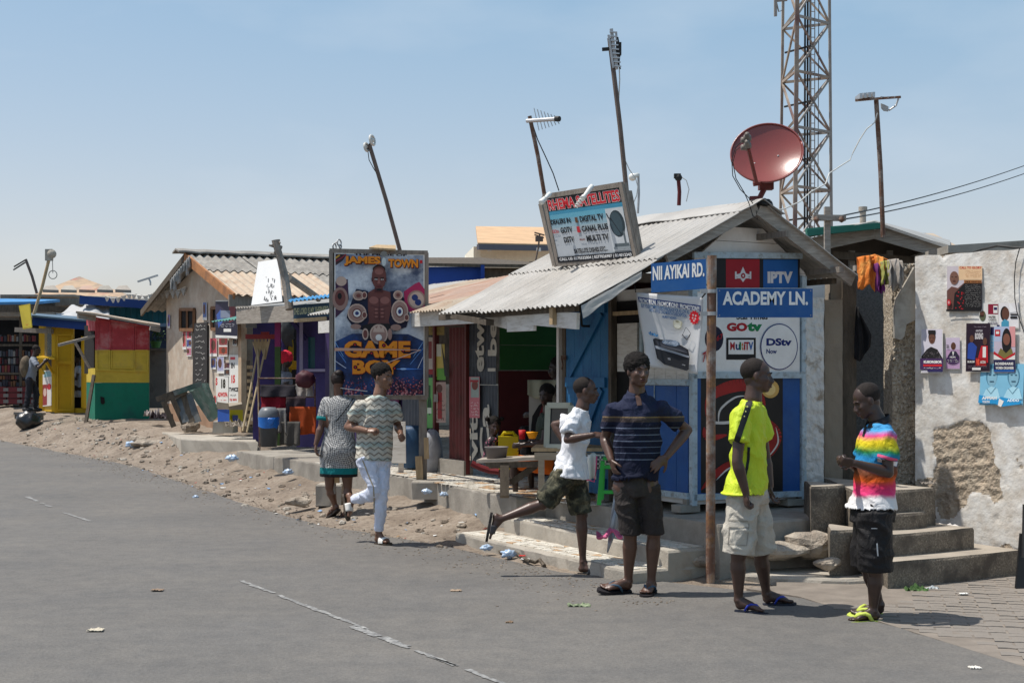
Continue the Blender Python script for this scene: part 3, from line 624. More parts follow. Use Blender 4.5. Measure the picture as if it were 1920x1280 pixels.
cv.rect(816, 716, 839, 792, flat(165, 140, 130)); cv.rect(824, 735, 832, 785, flat(140, 35, 35)); cv.ell(827, 728, 6, 8, flat(90, 55, 45)); cv.scribble(817, 745, 838, 790, 5, flat(90, 60, 60), .9)
part('beer_posters', mb, cv.mats, fr, 'torn drink posters pasted beside the red door')
m = MB(); mb = m; m.prism([F(6.42, WF, .5), F(8.9, WF, .5), F(8.9, WF, 2.2), F(6.42, WF, 2.2)], VV*.03)
part('purple_wall', m, mat('purple_paint', (.035, .02, .085), .7, .3, 3, .2, 40), fr)
m = MB(); corr(m, F(6.43, WF+.04, .6), U*.9, V((0, 0, .85)), .09, .012); part('magenta_sheet', m, mat('magenta_sheet', (.10, .012, .06), .6, .2, 4, .1), fr)
# interior room
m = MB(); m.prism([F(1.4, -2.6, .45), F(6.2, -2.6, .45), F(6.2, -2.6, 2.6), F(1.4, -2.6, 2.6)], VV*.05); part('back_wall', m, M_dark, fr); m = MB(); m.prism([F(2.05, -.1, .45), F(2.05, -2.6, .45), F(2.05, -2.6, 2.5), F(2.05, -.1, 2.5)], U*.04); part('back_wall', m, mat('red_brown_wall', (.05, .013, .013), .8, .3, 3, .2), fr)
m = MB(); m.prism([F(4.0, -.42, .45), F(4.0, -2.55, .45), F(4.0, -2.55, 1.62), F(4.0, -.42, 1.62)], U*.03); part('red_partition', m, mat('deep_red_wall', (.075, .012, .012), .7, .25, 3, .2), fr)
mg = mat('green_board', (.022, .10, .022), .6, .2, 2, .1)
for z0, z1 in ((1.63, 1.9), (1.905, 2.3)):
    part('green_board', MB().prism([F(3.98, -.42, z0), F(3.98, -1.62, z0), F(3.98, -1.62, z1), F(3.98, -.42, z1)], U*.02), mg, fr)
mb = MB(); cv = Canvas(mb, (1055, 600, 1080, 700), *[PL(x, y, F(3.4, 0, 0), U) for x, y in ((1055, 600), (1080, 600), (1080, 700), (1055, 700))], base=.0)
cv.rect(1055, 600, 1080, 700, mat('dark_cabinet', (.02, .012, .01), .7)); cv.ell(1078, 650, 22, 14, flat(110, 20, 25)); cv.text('Ch', 1057, 642, 1076, 661, flat(190, 175, 165)); part('drinks_cabinet_print', mb, cv.mats, fr)
# blue batten door, standing open
bd = thing('blue_door', 'tall blue batten door folded flat against the kiosk side', 'door', F(1.5, .04, .47))
def bp(a, z, o=0): return F(1.9-a, .04+o, z)
for k in range(5):
    a = .0+k*.148; part('plank', MB().prism([bp(a, .5), bp(a+.145, .5), bp(a+.145, 2.27-.0), bp(a, 2.27)], VV*.02), mat('door_blue', (.02, .14, .30), .55, .2, 3, .3, 40, stretch=(4, 4, 1), col2=(.012, .09, .22), amt=.4), bd)
MDB = MATS['door_blue']
for z0, z1 in ((.6, .6), (1.52, 1.52), (2.2, 2.2)): part('batten', MB().bar(bp(.02, z0, .014), bp(.69, z1, .014), .025, .09), MDB, bd)
part('brace', MB().bar(bp(.07, 1.58, .014), bp(.62, 2.15, .014), .02, .07), MDB, bd); part('brace', MB().bar(bp(.07, .66, .014), bp(.62, 1.46, .014), .02, .07), MDB, bd)
part('bolt', MB().box(bp(.0, 1.75, .03), (.05, .03, .04)).tube([bp(-.02, 1.75, .04), bp(.02, 1.68, .05), bp(-.01, 1.64, .04)], .008), M_rust, bd)
# dark square lamp frame hung above the door
m = MB(); c = [PL(x, y, F(1.5, 0, 0), U) for x, y in ((1087, 570), (1117, 572), (1119, 612), (1091, 611))]
for i in range(4): m.bar(c[i], c[(i+1) % 4], .02, .02)
m.bar(c[0]+V((-.02, 0, .02)), c[1]+V((.1, 0, .03)), .08, .04); solo('wire_cage', m, M_black, 'small black frame hanging over the blue door under the eave', 'lamp cage')
# ------------------------------------------------------------ signpost with two street signs
SP = P(1332, 1085, 11.0); SP.z = 0.03
sg = thing('signpost', 'rusty steel pole carrying two blue street name signs on the corner', 'signpost', SP)
m = MB(); m.tube([SP+V((0, 0, -.1)), SP+V((.004, 0, 1.3)), V((P(1335, 480, 11.0).x, 11.0, 2.52))], .036, 0, 14); part('pole', m, mat('peeling_pole', (.15, .08, .055), .75, .3, 5, .5, 60, col2=(.40, .40, .38), amt=.36, sc2=3.5, soft=.1, col3=(.32, .16, .06), amt3=.33, sc3=8), sg)
sb = mat('street_sign_blue', (.008, .08, .27), .45, .12, 3, .05, col2=(.03, .11, .28), amt=.33, sc2=7, soft=.2); sw = flat(225, 225, 222)
def sign(x0, y0, x1, y1, txt, tx0, ty0, tx1, ty1, Y, slope=0, tilt=0):
    q = [P(x0, y0, Y), P(x1, y0+tilt, Y), P(x1, y1+tilt, Y), P(x0, y1, Y)]
    s = part('name_plate', MB().prism(q, (0, .006, 0)), sb, sg)
    mb = MB(); cv = Canvas(mb, (x0, y0, x1, y1), *q); cv.text(txt, tx0, ty0, tx1, ty1, sw, .035); 
    for bx in (x0+4, x1-4):
        for by in (y0+4, y1-4): cv.ell(bx, by, 1.2, 1.2, flat(150, 150, 150), 8)
    part('lettering', mb, cv.mats, s)
sign(1345, 541, 1524, 595, 'ACADEMY LN.', 1355, 546, 1515, 572, 10.955)
q0 = P(1221, 494, 11.25); q1 = P(1324, 485, 11.02); q2 = P(1324, 541, 11.02); q3 = P(1221, 549, 11.25)
s_ = part('name_plate', MB().prism([q0, q1, q2, q3], (0, .006, 0)), sb, sg); mb = MB(); cv = Canvas(mb, (1221, 485, 1324, 541), q0, q1, q2, q3); cv.text('NII AYIKAI RD.', 1224, 491, 1321, 518, sw, .035); part('lettering', mb, cv.mats, s_)
for y in (546, 588): part('clamp', MB().lathe(P(1334, y, 11.0), [(.037, -.014), (.042, -.014), (.042, .014), (.037, .014)]).box(P(1322, y, 10.99), (.07, .03, .03)), M_galv, sg)
# promotion banner
bt = [P(1192, 548, 11.38), P(1318, 557, 11.04), P(1309, 702, 11.08), P(1215, 686, 11.32)]
def bul(u, v): return .022*math.sin(u*5.2+v*1.5)*(.3+v)+.008*math.sin(v*7+u*3)
m = MB()
fnb = lambda u, v: (bt[0]*(1-u)+bt[1]*u)*(1-v)+(bt[3]*(1-u)+bt[2]*u)*v
cvb = Canvas(m, (1192, 548, 1318, 702), *bt, bulge=bul, step=.0012)
M_ban = mat('vinyl_banner', (.80, .80, .81), .5, .04, 3, .03); bb = flat(25, 55, 115); tb = flat(30, 95, 150)
nn_ = cvb.n
def translucent(m, c, f):
    n = m.node_tree.nodes; l = m.node_tree.links; o = n['Material Output']; t = n.new('ShaderNodeBsdfTranslucent'); t.inputs[0].default_value = (*c, 1); x = n.new('ShaderNodeMixShader'); x.inputs[0].default_value = f; l.new(n['Principled BSDF'].outputs[0], x.inputs[1]); l.new(t.outputs[0], x.inputs[2]); l.new(x.outputs[0], o.inputs[0])
translucent(M_ban, (.8, .8, .8), .4)
m.slab(lambda u, v: fnb(u, v)+nn_*bul(u, v), 24, 24, -nn_*.002, cvb.mi(M_ban)); cvb.k = .005
def bx(x, y): return x, y
for a0, a1 in ((1200, 1230), (1230, 1270), (1270, 1313)): pass
cvb.poly([(1196, 557), (1314, 565), (1314, 577), (1197, 568)], bb)
for t, x0, x1 in (('PROMOTION!', 1199, 1232), ('PROMOTION!!', 1235, 1273), ('PROMOTION!!!', 1276, 1312)): cvb.text(t, x0, 559+(x0-1196)*.07, x1, 569+(x0-1196)*.07, flat(225, 225, 225), .03, slope=2.2)
cvb.text('BUY YOUR COMPLETE DSTV PACKAGE FOR AS LOW AS', 1202, 571, 1292, 579, tb, .02, slope=5); cvb.text('WITH A FREE ONE MONTH SUBSCRIPTION.', 1217, 580, 1288, 587, tb, .02, slope=4.5); cvb.text('HURRY NOW!!!', 1242, 591, 1268, 597, tb, .03, slope=1)
rdb = flat(205, 25, 40); c = (1303, 590)
cvb.poly([(c[0]+(11 if i % 2 else 8.5)*math.cos(i*math.pi/12), c[1]+(15 if i % 2 else 12)*math.sin(i*math.pi/12)) for i in range(24)], rdb)
for dx, dy in ((-2.5, -5), (3, -4), (-3, 1), (2.5, 2), (0, 6)): cvb.poly([(c[0]+dx-2, c[1]+dy), (c[0]+dx, c[1]+dy-2.5), (c[0]+dx+2, c[1]+dy), (c[0]+dx, c[1]+dy+2.5)], M_ban)
for r in range(4): cvb.ell(1271, 603+r*2.6, 9-r*.4, 5.5, flat(190, 185, 160)); cvb.ell(1271, 602.6+r*2.6, 7.6-r*.4, 4.5, flat(225, 222, 205))
cvb.ell(1271, 601, 3.5, 2, flat(150, 145, 125))
cvb.line([(1288, 611), (1280, 630), (1294, 636), (1299, 622), (1289, 611)], .8, flat(60, 60, 70)); cvb.line([(1281, 626), (1291, 636), (1298, 624)], 1.8, flat(50, 50, 55))
cvb.text('dstv', 1212, 626, 1232, 634, flat(30, 120, 175), .04, slope=4)
dk = flat(32, 34, 40); cvb.poly([(1220, 643), (1225, 640), (1270, 645), (1296, 655), (1300, 670), (1298, 694), (1292, 698), (1240, 692), (1226, 682)], dk)
cvb.poly([(1223, 655), (1260, 661), (1299, 667), (1299, 671), (1260, 666), (1224, 661)], flat(150, 155, 165)); cvb.poly([(1226, 645), (1268, 648), (1290, 656), (1295, 663), (1230, 656)], flat(45, 48, 58))
cvb.ell(1258, 646, 19, 6, flat(95, 110, 130)); cvb.ell(1266, 646, 7, 6, flat(130, 145, 165)); cvb.scribble(1242, 643, 1274, 649, 3, flat(190, 200, 215), .9); cvb.text('G2', 1250, 677, 1256, 681, flat(190, 190, 195)); cvb.text('zap', 1282, 686, 1291, 688, flat(170, 170, 175))
o = solo('promotion_banner', m, cvb.mats, 'white vinyl promotion banner showing a black decoder box, strung between kiosk and pole', 'banner', smooth=True)
m = MB(); m.tube([P(1316, 558, 11.04), P(1325, 547, 11.0)], .006).tube([P(1311, 590, 11.05), P(1325, 589, 11.0)], .005).tube([P(1192, 548, 11.38), P(1190, 535, 11.4)], .004); solo('tie_cord', m, M_cable, 'short dark cords tying the promotion banner to the rusty pole', 'cord')
# ------------------------------------------------------------ RHEMA sign board on the canopy roof
rq = [P(1017, 366, 12.75), P(1168, 342, 11.85), P(1197, 488, 11.8), P(1045, 498, 12.7)]
_n = (rq[1]-rq[0]).cross(rq[3]-rq[0]); rq[2] = PL(1197, 488, rq[0], _n)
rh = thing('roof_signboard', 'leaning framed shop signboard for satellites standing on the canopy roof', 'signboard', (rq[2]+rq[3])/2)
nrm = (rq[1]-rq[0]).cross(rq[3]-rq[0]).normalized()
if nrm.y > 0: nrm.negate()
m = MB(); m.prism([a+nrm*-.015 for a in rq], -nrm*.03); part('backing', m, M_wood, rh)
m = MB(); cc = sum(rq, V())/4; inn = [cc+(a-cc)*.955 for a in rq]
for i in range(4): m.bar(inn[i]+(inn[i]-inn[(i+1) % 4])*.012, inn[(i+1) % 4]+(inn[(i+1) % 4]-inn[i])*.012, .042, .025+.001*i, up=tuple(nrm))
part('frame', m, M_wood, rh)
m = MB(); m.bar(rq[2]+V((.03, .15, -.02)), rq[1]+V((.05, .2, -.05)), .05, .07, up=tuple(nrm)); part('strut', m, M_wood, rh); m = MB(); m.bar(rq[3]+V((0, .15, -.02)), rq[0]+V((.0, .2, -.05)), .05, .05, up=tuple(nrm)); part('strut', m, M_wood, rh)
inn = [cc+(a-cc)*.925 for a in rq]; m = MB(); cv = Canvas(m, (0, 0, 100, 90), *inn, base=.006)
cv.rect(0, 0, 100, 90, flat(172, 177, 182)); 
for k, (r_, g_, b_) in enumerate(((60, 135, 165), (95, 160, 182), (115, 158, 175), (140, 168, 180), (158, 173, 180))): cv.rect(0, 19+k*6, 100, 25+k*6, flat(r_, g_, b_)); cv.k -= cv.step
cv.k += cv.step; cv.rect(0, 2, 100, 20, flat(25, 22, 25)); cv.text('RHEMA SATELLITES', 1.6, 3.5, 98, 19.2, flat(215, 205, 205), .07); cv.text('RHEMA SATELLITES', 2, 4, 97.6, 18.6, flat(190, 30, 40), .035)
bk = flat(22, 24, 30)
for t, x0, y0, x1, y1 in (('DEALERS IN:', 1, 31, 29, 38), ('DIGITAL TV', 41, 31, 72, 39), ('GOTV', 12, 43, 28, 51), ('CANAL PLUS', 41, 44, 75.5, 52), ('DSTV', 14, 56, 28, 64), ('MULTI TV', 45, 57, 74, 65), ('SATELLITE DISHES ETC...', 25, 73, 70, 79)): cv.text(t, x0, y0, x1, y1, bk, .035)
cv.rect(35, 32, 38.5, 39, flat(90, 60, 40)); cv.rect(35, 44, 39, 52, flat(180, 40, 50)); cv.text('GOtv', 1, 45, 10, 50, flat(170, 50, 60), .03); cv.text('Multi', 36, 60, 43, 63, flat(120, 80, 80)); cv.rect(2, 59, 5, 60, flat(90, 110, 130))
cv.rect(0, 82, 100, 90, bk); cv.text('CALL US: 0275532004 | 0277026987 | 024012343', 3, 83.5, 99, 88.5, flat(215, 215, 215), .03)
cv.rect(77, 26, 99.5, 80, flat(190, 195, 198)); cv.ell(89, 46, 9.5, 17, flat(40, 55, 62)); cv.ell(88, 46, 7.5, 15, flat(58, 76, 84)); cv.line([(82, 38), (88, 52), (92, 60)], .7, bk); cv.rect(94, 56, 96, 72, flat(90, 100, 105)); cv.rect(81, 71, 99, 76, flat(85, 95, 100)); cv.rect(79, 75, 99.5, 78, flat(140, 148, 152)); cv.line([(78, 32), (80, 38), (83, 40)], 1.2, bk)
part('printed_panel', m, cv.mats, rh)
wb = mat('bulb_white', (.72, .72, .68), .25, .03, 5, 0)
def bulb(a, b, lab, spiral):
    t = thing('light_bulb', lab, 'bulb', a)
    d = (b-a); L = d.length; u = d.normalized(); m = MB(); m.lathe(a, [(0, -.02), (.02, -.015), (.022, .02), (.016, L*.4), (.02, L*.45), (.024, L*.55), (0, L*.56)], u); part('socket', m, wb, t, smooth=True)
    m = MB()
    if spiral:
        e = u.orthogonal().normalized(); f = u.cross(e); pts = [a+u*(L*.55+L*.42*i/36)+(e*math.cos(i*.7)+f*math.sin(i*.7))*.018*(1-.35*(i/36)**3) for i in range(37)]; m.tube(pts, .0055)
    else: m.lathe(a, [(.02, L*.5), (.026, L*.9), (.022, L), (0, L)], u)
    part('tube', m, wb, t, smooth=True)
bulb(P(1040, 364, 12.5)+nrm*.06, P(1034, 379, 12.45)+nrm*.12, 'white bulb holder at the top left of the roof signboard', False)
bulb(P(1119, 350, 12.05)+nrm*.06, P(1106, 388, 12.0)+nrm*.16, 'white spiral energy saving bulb over the middle of the roof signboard', True)
# ------------------------------------------------------------ right hand walls and steps
A0 = V((3.487, 12.3, 0)); E0 = V((.62, -.785, 0)).normalized(); N0 = V((-.785, -.62, 0)).normalized()
def WP(px, py, off=0): return PL(px, py, A0+N0*off, N0)
M_lime = mat('limewash_over_render', (.78, .765, .73), .9, .07, 2.5, .5, 26, col2=(.60, .56, .50), amt=.36, sc2=2.2, soft=.2, col3=(.45, .38, .30), amt3=.3, sc3=9, bdist=.012)
M_raw = mat('bare_brown_render', (.42, .34, .255), .95, .3, 5, 1, 30, col2=(.42, .36, .28), amt=.35, sc2=9, soft=.15, bdist=.025)
def bare(u_x, z):   # how deep the paint layer has fallen off (0 painted, 1 bare)
    n = noise.fractal(V((u_x*1.6, z*1.6, 4)), 1, 2, 4)
    f = .8*math.exp(-((u_x-.42)/.42)**2-((z-1.0)/.3)**2)+.5*math.exp(-((u_x-.8)/.2)**2-((z-.72)/.2)**2)+.75*math.exp(-((u_x-1.5)/.5)**2-((z-.7)/.3)**2)+.62*n+.16*sstep(.9, .5, z)-.24
    f += .5*math.exp(-((u_x-.08)/.12)**2-((z-.62)/.08)**2)
    return f
m = MB(); nu, nv = 230, 190; vs = []; bf = []
for j in range(nv+1):
    for i in range(nu+1):
        x = 3.2*i/nu; z = 2.615*j/nv; f = bare(x, z); b = sstep(.14, .30, f)
        d = -.008*b+.013*b*noise.fractal(V((x*16, z*16, 1)), 1, 2, 3)+.006*noise.fractal(V((x*2.5, z*2.5, 8)), 1, 2, 4)
        zt = z+(.012*noise.noise(V((x*5, 0, 0))) if j == nv else 0)
        if i == 0: x += .0
        vs.append(A0+E0*x+N0*d+Z*zt); bf.append(b)
fs = []; mi = []
for j in range(nv):
    for i in range(nu):
        k = j*(nu+1)+i; fs.append((k, k+1, k+nu+2, k+nu+1)); mi.append(1 if bf[k]+bf[k+1]+bf[k+nu+1]+bf[k+nu+2] > 2 else 0)
m.v = [tuple(v) for v in vs]; m.f = fs; m.m = mi
back = [A0-N0*.22, A0+E0*3.2-N0*.22]
o_ = len(m.v)
for e, idx in ((0, [j*(nu+1) for j in range(nv+1)]), (1, [j*(nu+1)+nu for j in range(nv+1)])):
    for k in range(nv):
        a, b = m.v[idx[k]], m.v[idx[k+1]]; bb_ = back[e]; m.add([a, b, (bb_.x, bb_.y, b[2]), (bb_.x, bb_.y, a[2])], [(0, 1, 2, 3)], 0)
idx = [nv*(nu+1)+i for i in range(nu+1)]
for k in range(nu):
    a, b = V(m.v[idx[k]]), V(m.v[idx[k+1]]); m.add([a, b, b-N0*.22, a-N0*.22], [(0, 1, 2, 3)], 0)
solo('painted_wall', m, [M_lime, M_raw], 'white limewashed wall with flaking patches and posters at the right', 'wall')
# posters on the wall
def poster(x0, y0, x1, y1, lab, draw, off=.012, curl=0, dx=0, Pt=WP, cat='poster', group=None, bg=None):
    q = [Pt(x0+dx, y0, off), Pt(x1+dx, y0, off), Pt(x1, y1, off+curl), Pt(x0, y1, off+curl)]
    m = MB(); cv = Canvas(m, (x0, y0, x1, y1), *q, base=.0012, step=.0005); nn = cv.n
    f = lambda u, v: (q[0]*(1-u)+q[1]*u)*(1-v)+(q[3]*(1-u)+q[2]*u)*v+nn*(.004*math.sin(u*5+v*4))
    m.slab(lambda u, v: (q[0]*(1-u)+q[1]*u)*(1-v)+(q[3]*(1-u)+q[2]*u)*v, 3, 3, -nn*.001, cv.mi(bg or flat(215, 212, 205))); draw(cv)
    return solo('poster' if cat == 'poster' else cat.replace(' ', '_'), m, cv.mats, lab, cat, group)
sk = flat(95, 62, 48); skd = flat(60, 38, 30); wht = flat(222, 220, 215); nv_ = flat(35, 30, 80); rdp = flat(185, 30, 40); pur = flat(60, 35, 80); drk = flat(25, 23, 25)
def face(cv, x, y, rx, ry, s=None, hair=True):
    s = s or sk
    if hair: cv.ell(x, y-ry*.22, rx*1.06, ry*.92, drk)
    cv.ell(x, y+ry*.08, rx*.94, ry*.9, s); k = rx*.38
    cv.rect(x-k-rx*.2, y-ry*.12, x-k+rx*.2, y-ry*.02, skd); cv.rect(x+k-rx*.2, y-ry*.12, x+k+rx*.2, y-ry*.02, skd); cv.rect(x-rx*.14, y+.1*ry, x+rx*.14, y+ry*.28, flat(120, 80, 62)); cv.rect(x-rx*.32, y+ry*.44, x+rx*.32, y+ry*.54, flat(80, 35, 32))
def d1(c):
    c.rect(1776, 499, 1842, 583, flat(200, 190, 195)); c.rect(1798, 499, 1842, 525, flat(225, 190, 150)); c.text('CALL TO GLORY', 1800, 499.5, 1841, 504, rdp, .03); c.scribble(1810, 507, 1840, 520, 5, flat(190, 140, 100), .5)
    c.poly([(1776, 545), (1785, 537), (1797, 540), (1811, 528), (1811, 583), (1776, 583)], flat(105, 70, 62)); face(c, 1790, 520, 9, 14, flat(120, 85, 72), False)
    c.poly([(1791, 550), (1811, 530), (1811, 583), (1788, 583)], drk)
    r_ = random.Random(3)
    for i in range(26): x = r_.uniform(1792, 1810); y = r_.uniform(545, 582); c.poly([(x, y), (x+3, y+1), (x+1, y+3)], rdp); c.k -= c.step
    c.k += c.step; c.rect(1809, 525, 1842, 580, drk); c.rect(1809, 526, 1842, 531, flat(170, 110, 60)); c.text('SAMUEL ANNAN ODAI', 1811, 527, 1841, 530.5, drk); c.scribble(1811, 533, 1841, 576, 12, flat(130, 128, 125), .6); c.ell(1781, 567, 4, 6, rdp); c.ell(1781, 567, 2, 3, flat(215, 150, 150)); c.rect(1776, 580, 1842, 583.5, drk)
poster(1776, 498, 1842, 584, 'large poster of a man in red and black cloth beside a black text block', d1)
def d2(c):
    c.rect(1728, 617, 1767, 698, flat(195, 190, 200)); c.poly([(1728, 668), (1738, 655), (1746, 650), (1758, 655), (1768, 672), (1768, 676), (1728, 672)], drk); face(c, 1748, 634, 6.5, 11); c.rect(1741, 619, 1755, 626, drk)
    r_ = random.Random(4)
    for i in range(30): x = r_.uniform(1731, 1765); y = r_.uniform(659, 672); c.rect(x, y, x+1, y+1, flat(120, 110, 115)); c.k -= c.step
    c.k += c.step; c.rect(1726, 672, 1769, 693, pur); c.text('KUSORGBOR', 1733, 676, 1767, 681, wht, .05); c.rect(1732, 683, 1767, 687, rdp); c.scribble(1733, 688, 1766, 692, 1, wht, .6); c.rect(1740, 693, 1769, 697, nv_)
poster(1727, 617, 1768, 699, 'torn curling poster of a man in black patterned shirt, leftmost on the white wall', d2, curl=.05)
def d3(c):
    c.rect(1774, 633, 1800, 691, flat(185, 150, 185)); c.rect(1774, 633, 1800, 655, flat(200, 185, 205)); face(c, 1788, 648, 5, 8, None, False); c.poly([(1778, 667), (1784, 658), (1793, 658), (1799, 667), (1799, 672), (1777, 672)], flat(45, 40, 60)); c.poly([(1786, 659), (1790, 659), (1788, 668)], wht); c.ell(1787, 674, 12, 8, pur); c.text('HON.', 1782, 667.5, 1793, 671, wht); c.scribble(1777, 673, 1798, 679, 2, wht, .6); c.text('22', 1775.5, 646, 1780, 652, drk)
poster(1774, 632, 1800, 692, 'small lilac poster of a bald man in a dark suit', d3)
def d4(c):
    c.rect(1836, 568, 1872, 612, wht); c.rect(1853, 570, 1872, 589, flat(135, 25, 50)); c.rect(1863, 573, 1871, 587, wht); c.rect(1864, 576, 1870, 581, nv_); c.ell(1843, 592, 6, 10, flat(90, 95, 70)); c.ell(1842, 588, 4, 6, sk); c.text('WALTERS', 1854, 592, 1867, 596, drk); c.text('BRUCE-TAGOE', 1853, 604, 1871, 608.5, nv_, .03); c.rect(1872-2, 609, 1875, 614, nv_); c.text('W. WILBERFORCE', 1854, 598, 1869, 601, drk)
poster(1836, 568, 1873, 613, 'white poster with crimson corner block, tucked under the boxing poster', d4, off=.008)
def d5(c):
    c.rect(1873, 568, 1910, 614, flat(225, 222, 222)); c.ell(1884, 588, 8, 14, drk); c.ell(1886, 588, 7, 12, sk); c.poly([(1878, 604), (1884, 598), (1892, 602), (1892, 612), (1878, 612)], flat(70, 150, 180)); c.poly([(1892, 567), (1906, 583), (1910, 584), (1894, 586)], flat(235, 235, 235)); c.rect(1895, 588, 1908, 591, drk); c.rect(1895, 593, 1908, 597, drk)
poster(1873, 567, 1911, 616, 'folded white poster with the profile of a man, rightmost of the upper row', d5, off=.008)
def d6(c):
    c.rect(1811, 606, 1856, 696, flat(38, 22, 38)); c.scribble(1825, 611, 1850, 614, 1, flat(150, 140, 150), .6); c.text('AMATEUR', 1829, 618, 1842, 622, flat(190, 185, 190)); c.text('BOXING', 1828, 624, 1843, 636, flat(200, 195, 195), .05)
    c.poly([(1814, 672), (1815, 645), (1822, 640), (1832, 650), (1828, 675)], flat(40, 70, 150)); c.ell(1822, 635, 4, 7, sk); c.poly([(1834, 672), (1840, 648), (1852, 648), (1853, 680), (1838, 676)], rdp); c.ell(1847, 640, 4, 7, sk); c.rect(1843, 650, 1849, 670, wht)
    c.rect(1830, 671, 1850, 686, flat(150, 20, 25)); c.text('VS', 1831, 673, 1837, 684, flat(230, 90, 60), .05); c.text('BUKOM', 1815, 676, 1828, 680, wht); c.text('ACCRA', 1839, 676, 1849, 681, wht); c.scribble(1815, 685, 1852, 690, 2, flat(130, 120, 130), .5); c.rect(1824, 689, 1840, 693.5, wht)
poster(1811, 606, 1856, 697, 'dark boxing match poster with a red and a blue fighter', d6, off=.02, curl=.01, dx=1)
def d8(c):
    c.rect(1838, 682, 1918, 752, flat(120, 178, 205))
    for x in (1858, 1899): c.ell(x, 704, 11, 20, flat(75, 125, 150)); c.ell(x+1, 708, 9, 17, flat(125, 170, 190)); c.poly([(x-18, 748), (x-10, 730), (x, 724), (x+12, 728), (x+18, 748)], flat(160, 205, 222)); c.rect(x-5, 702, x-1, 704, flat(40, 80, 100)); c.rect(x+3, 702, x+7, 704, flat(40, 80, 100)); c.rect(x-3, 714, x+5, 716, flat(50, 85, 105)); c.line([(x-8, 728), (x, 738), (x+9, 726)], .8, flat(60, 110, 130))
    c.poly([(1836, 740), (1872, 748), (1878, 744), (1917, 752), (1913, 758), (1880, 762), (1868, 757), (1835, 755)], flat(35, 140, 195)); c.text('APPIAH', 1842, 743, 1870, 749, wht, .05); c.text('YOUTH', 1843, 751, 1857, 755.5, wht, .04); c.text('ADDO', 1890, 748, 1912, 753, flat(220, 235, 242), .04)
    c.poly([(1873, 760), (1875, 747), (1884, 752), (1879, 763)], wht)
poster(1836, 684, 1918, 759, 'pale blue torn poster of two faces side by side, lowest on the wall', d8, off=.01, curl=.035, dx=3, bg=flat(120, 178, 205))
def d7(c):
    c.rect(1864, 612, 1904, 698, flat(190, 180, 195)); c.rect(1864, 612, 1904, 640, flat(175, 185, 210)); c.rect(1893, 612, 1904, 650, flat(215, 150, 150)); c.rect(1866, 618, 1876, 630, rdp); c.rect(1868, 621, 1874, 626, wht); c.ell(1888, 640, 9, 25, drk); c.ell(1888, 636, 6.5, 11, flat(125, 80, 65)); c.poly([(1868, 672), (1877, 652), (1887, 662), (1897, 652), (1903, 672)], flat(120, 110, 60))
    c.poly([(1864, 658), (1884, 672), (1904, 660), (1904, 667), (1884, 678), (1864, 666)], rdp); c.poly([(1864, 664), (1884, 676), (1904, 665), (1904, 676), (1864, 676)], wht); c.rect(1864, 674, 1904, 697, flat(30, 28, 70)); c.text('ROSEMARIE', 1867, 679, 1901, 684, wht, .04); c.text('WOMEN ORGANISER', 1868, 687, 1902, 692, wht, .04); c.rect(1865, 693, 1903, 697, flat(30, 90, 160))
poster(1864, 612, 1904, 699, 'poster of a woman with long hair above a navy text band', d7, off=.022)
def d9(c): c.rect(1856, 609, 1865, 660, flat(120, 170, 200)); c.rect(1856, 609, 1865, 628, nv_); c.scribble(1857, 630, 1864, 655, 4, wht, .7)
poster(1856, 608, 1865, 661, 'narrow blue strip of an older poster between boxing poster and woman poster', d9, off=.006)
m = MB(); m.tube([WP(x, y, .03) for x, y in ((1912, 465), (1905, 490), (1902, 520), (1903, 560), (1907, 585), (1920, 622), (1930, 640))], .004)
solo('wall_cable', m, M_cable, 'thin black cable hanging down the white wall past the posters', 'cable')
m = MB(); m.tube([WP(x, y, -.1) for x, y in ((1800, 482), (1840, 468), (1870, 461), (1900, 464), (1930, 466))], .01); m.sheet(lambda u, v: WP(1820+70*u, 478-9*u, -.02-.2*v)+Z*(.015*math.sin(u*9)), 12, 2); solo('roof_scrap', m, M_cable, 'black scrap of hose and sheeting lying on top of the white wall', 'scrap')
# rough pier, door recess, pillars
def fr_quad(mb, x0, y0, x1, y1, Y, th, mi=0, ang=0):
    q = [P(x0, y0, Y), P(x1, y0, Y), P(x1, y1, Y), P(x0, y1, Y)]; mb.prism(q, (0, th, 0), mi)
M_agg = mat('exposed_aggregate', (.42, .35, .265), .95, .35, 22, 1.0, 38, col2=(.60, .54, .45), amt=.4, sc2=38, soft=.05, col3=(.24, .19, .14), amt3=.33, sc3=26, bdist=.04)
M_pla = mat('smooth_plaster', (.36, .335, .29), .9, .15, 3, .3, 40, col2=(.25, .225, .19), amt=.4, sc2=5)
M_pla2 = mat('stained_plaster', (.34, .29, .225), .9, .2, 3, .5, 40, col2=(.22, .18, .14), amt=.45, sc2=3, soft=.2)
pier = thing('rough_pier', 'crumbling pebbly concrete pier between dark doorway and white wall', 'pier', P(1696, 905, 12.45))
m = MB()
m.slab(lambda u, v: P(1673+(1722-1673)*u+2*noise.noise(V((v*9, 0, 0)))*(u < .1), 494+(920-494)*v, 12.45)+V((0, -.034*abs(noise.fractal(V((u*7, v*46, 2)), 1, 2, 3))-.012*noise.noise(V((u*2, v*9, 2))), 0)), 40, 230, (0, .3, 0)); part('core', m, M_agg, pier)
m = MB(); m.prism([P(x, y, 12.38) for x, y in ((1681, 560), (1715, 500), (1716, 570), (1716, 600), (1700, 608), (1696, 630), (1690, 637), (1678, 634), (1677, 580))], (0, .06, 0)); part('plaster_patch', m, M_pla, pier)
m = MB(); fr_quad(m, 1603, 500, 1676, 905, 13.3, .05)
solo('stone_door', m, mat('grey_terrazzo', (.115, .11, .105), .8, .35, 60, .3, 90, col2=(.23, .215, .2), amt=.3, sc2=80, soft=.05), 'dark speckled grey slab closing the doorway above the granite steps', 'door')
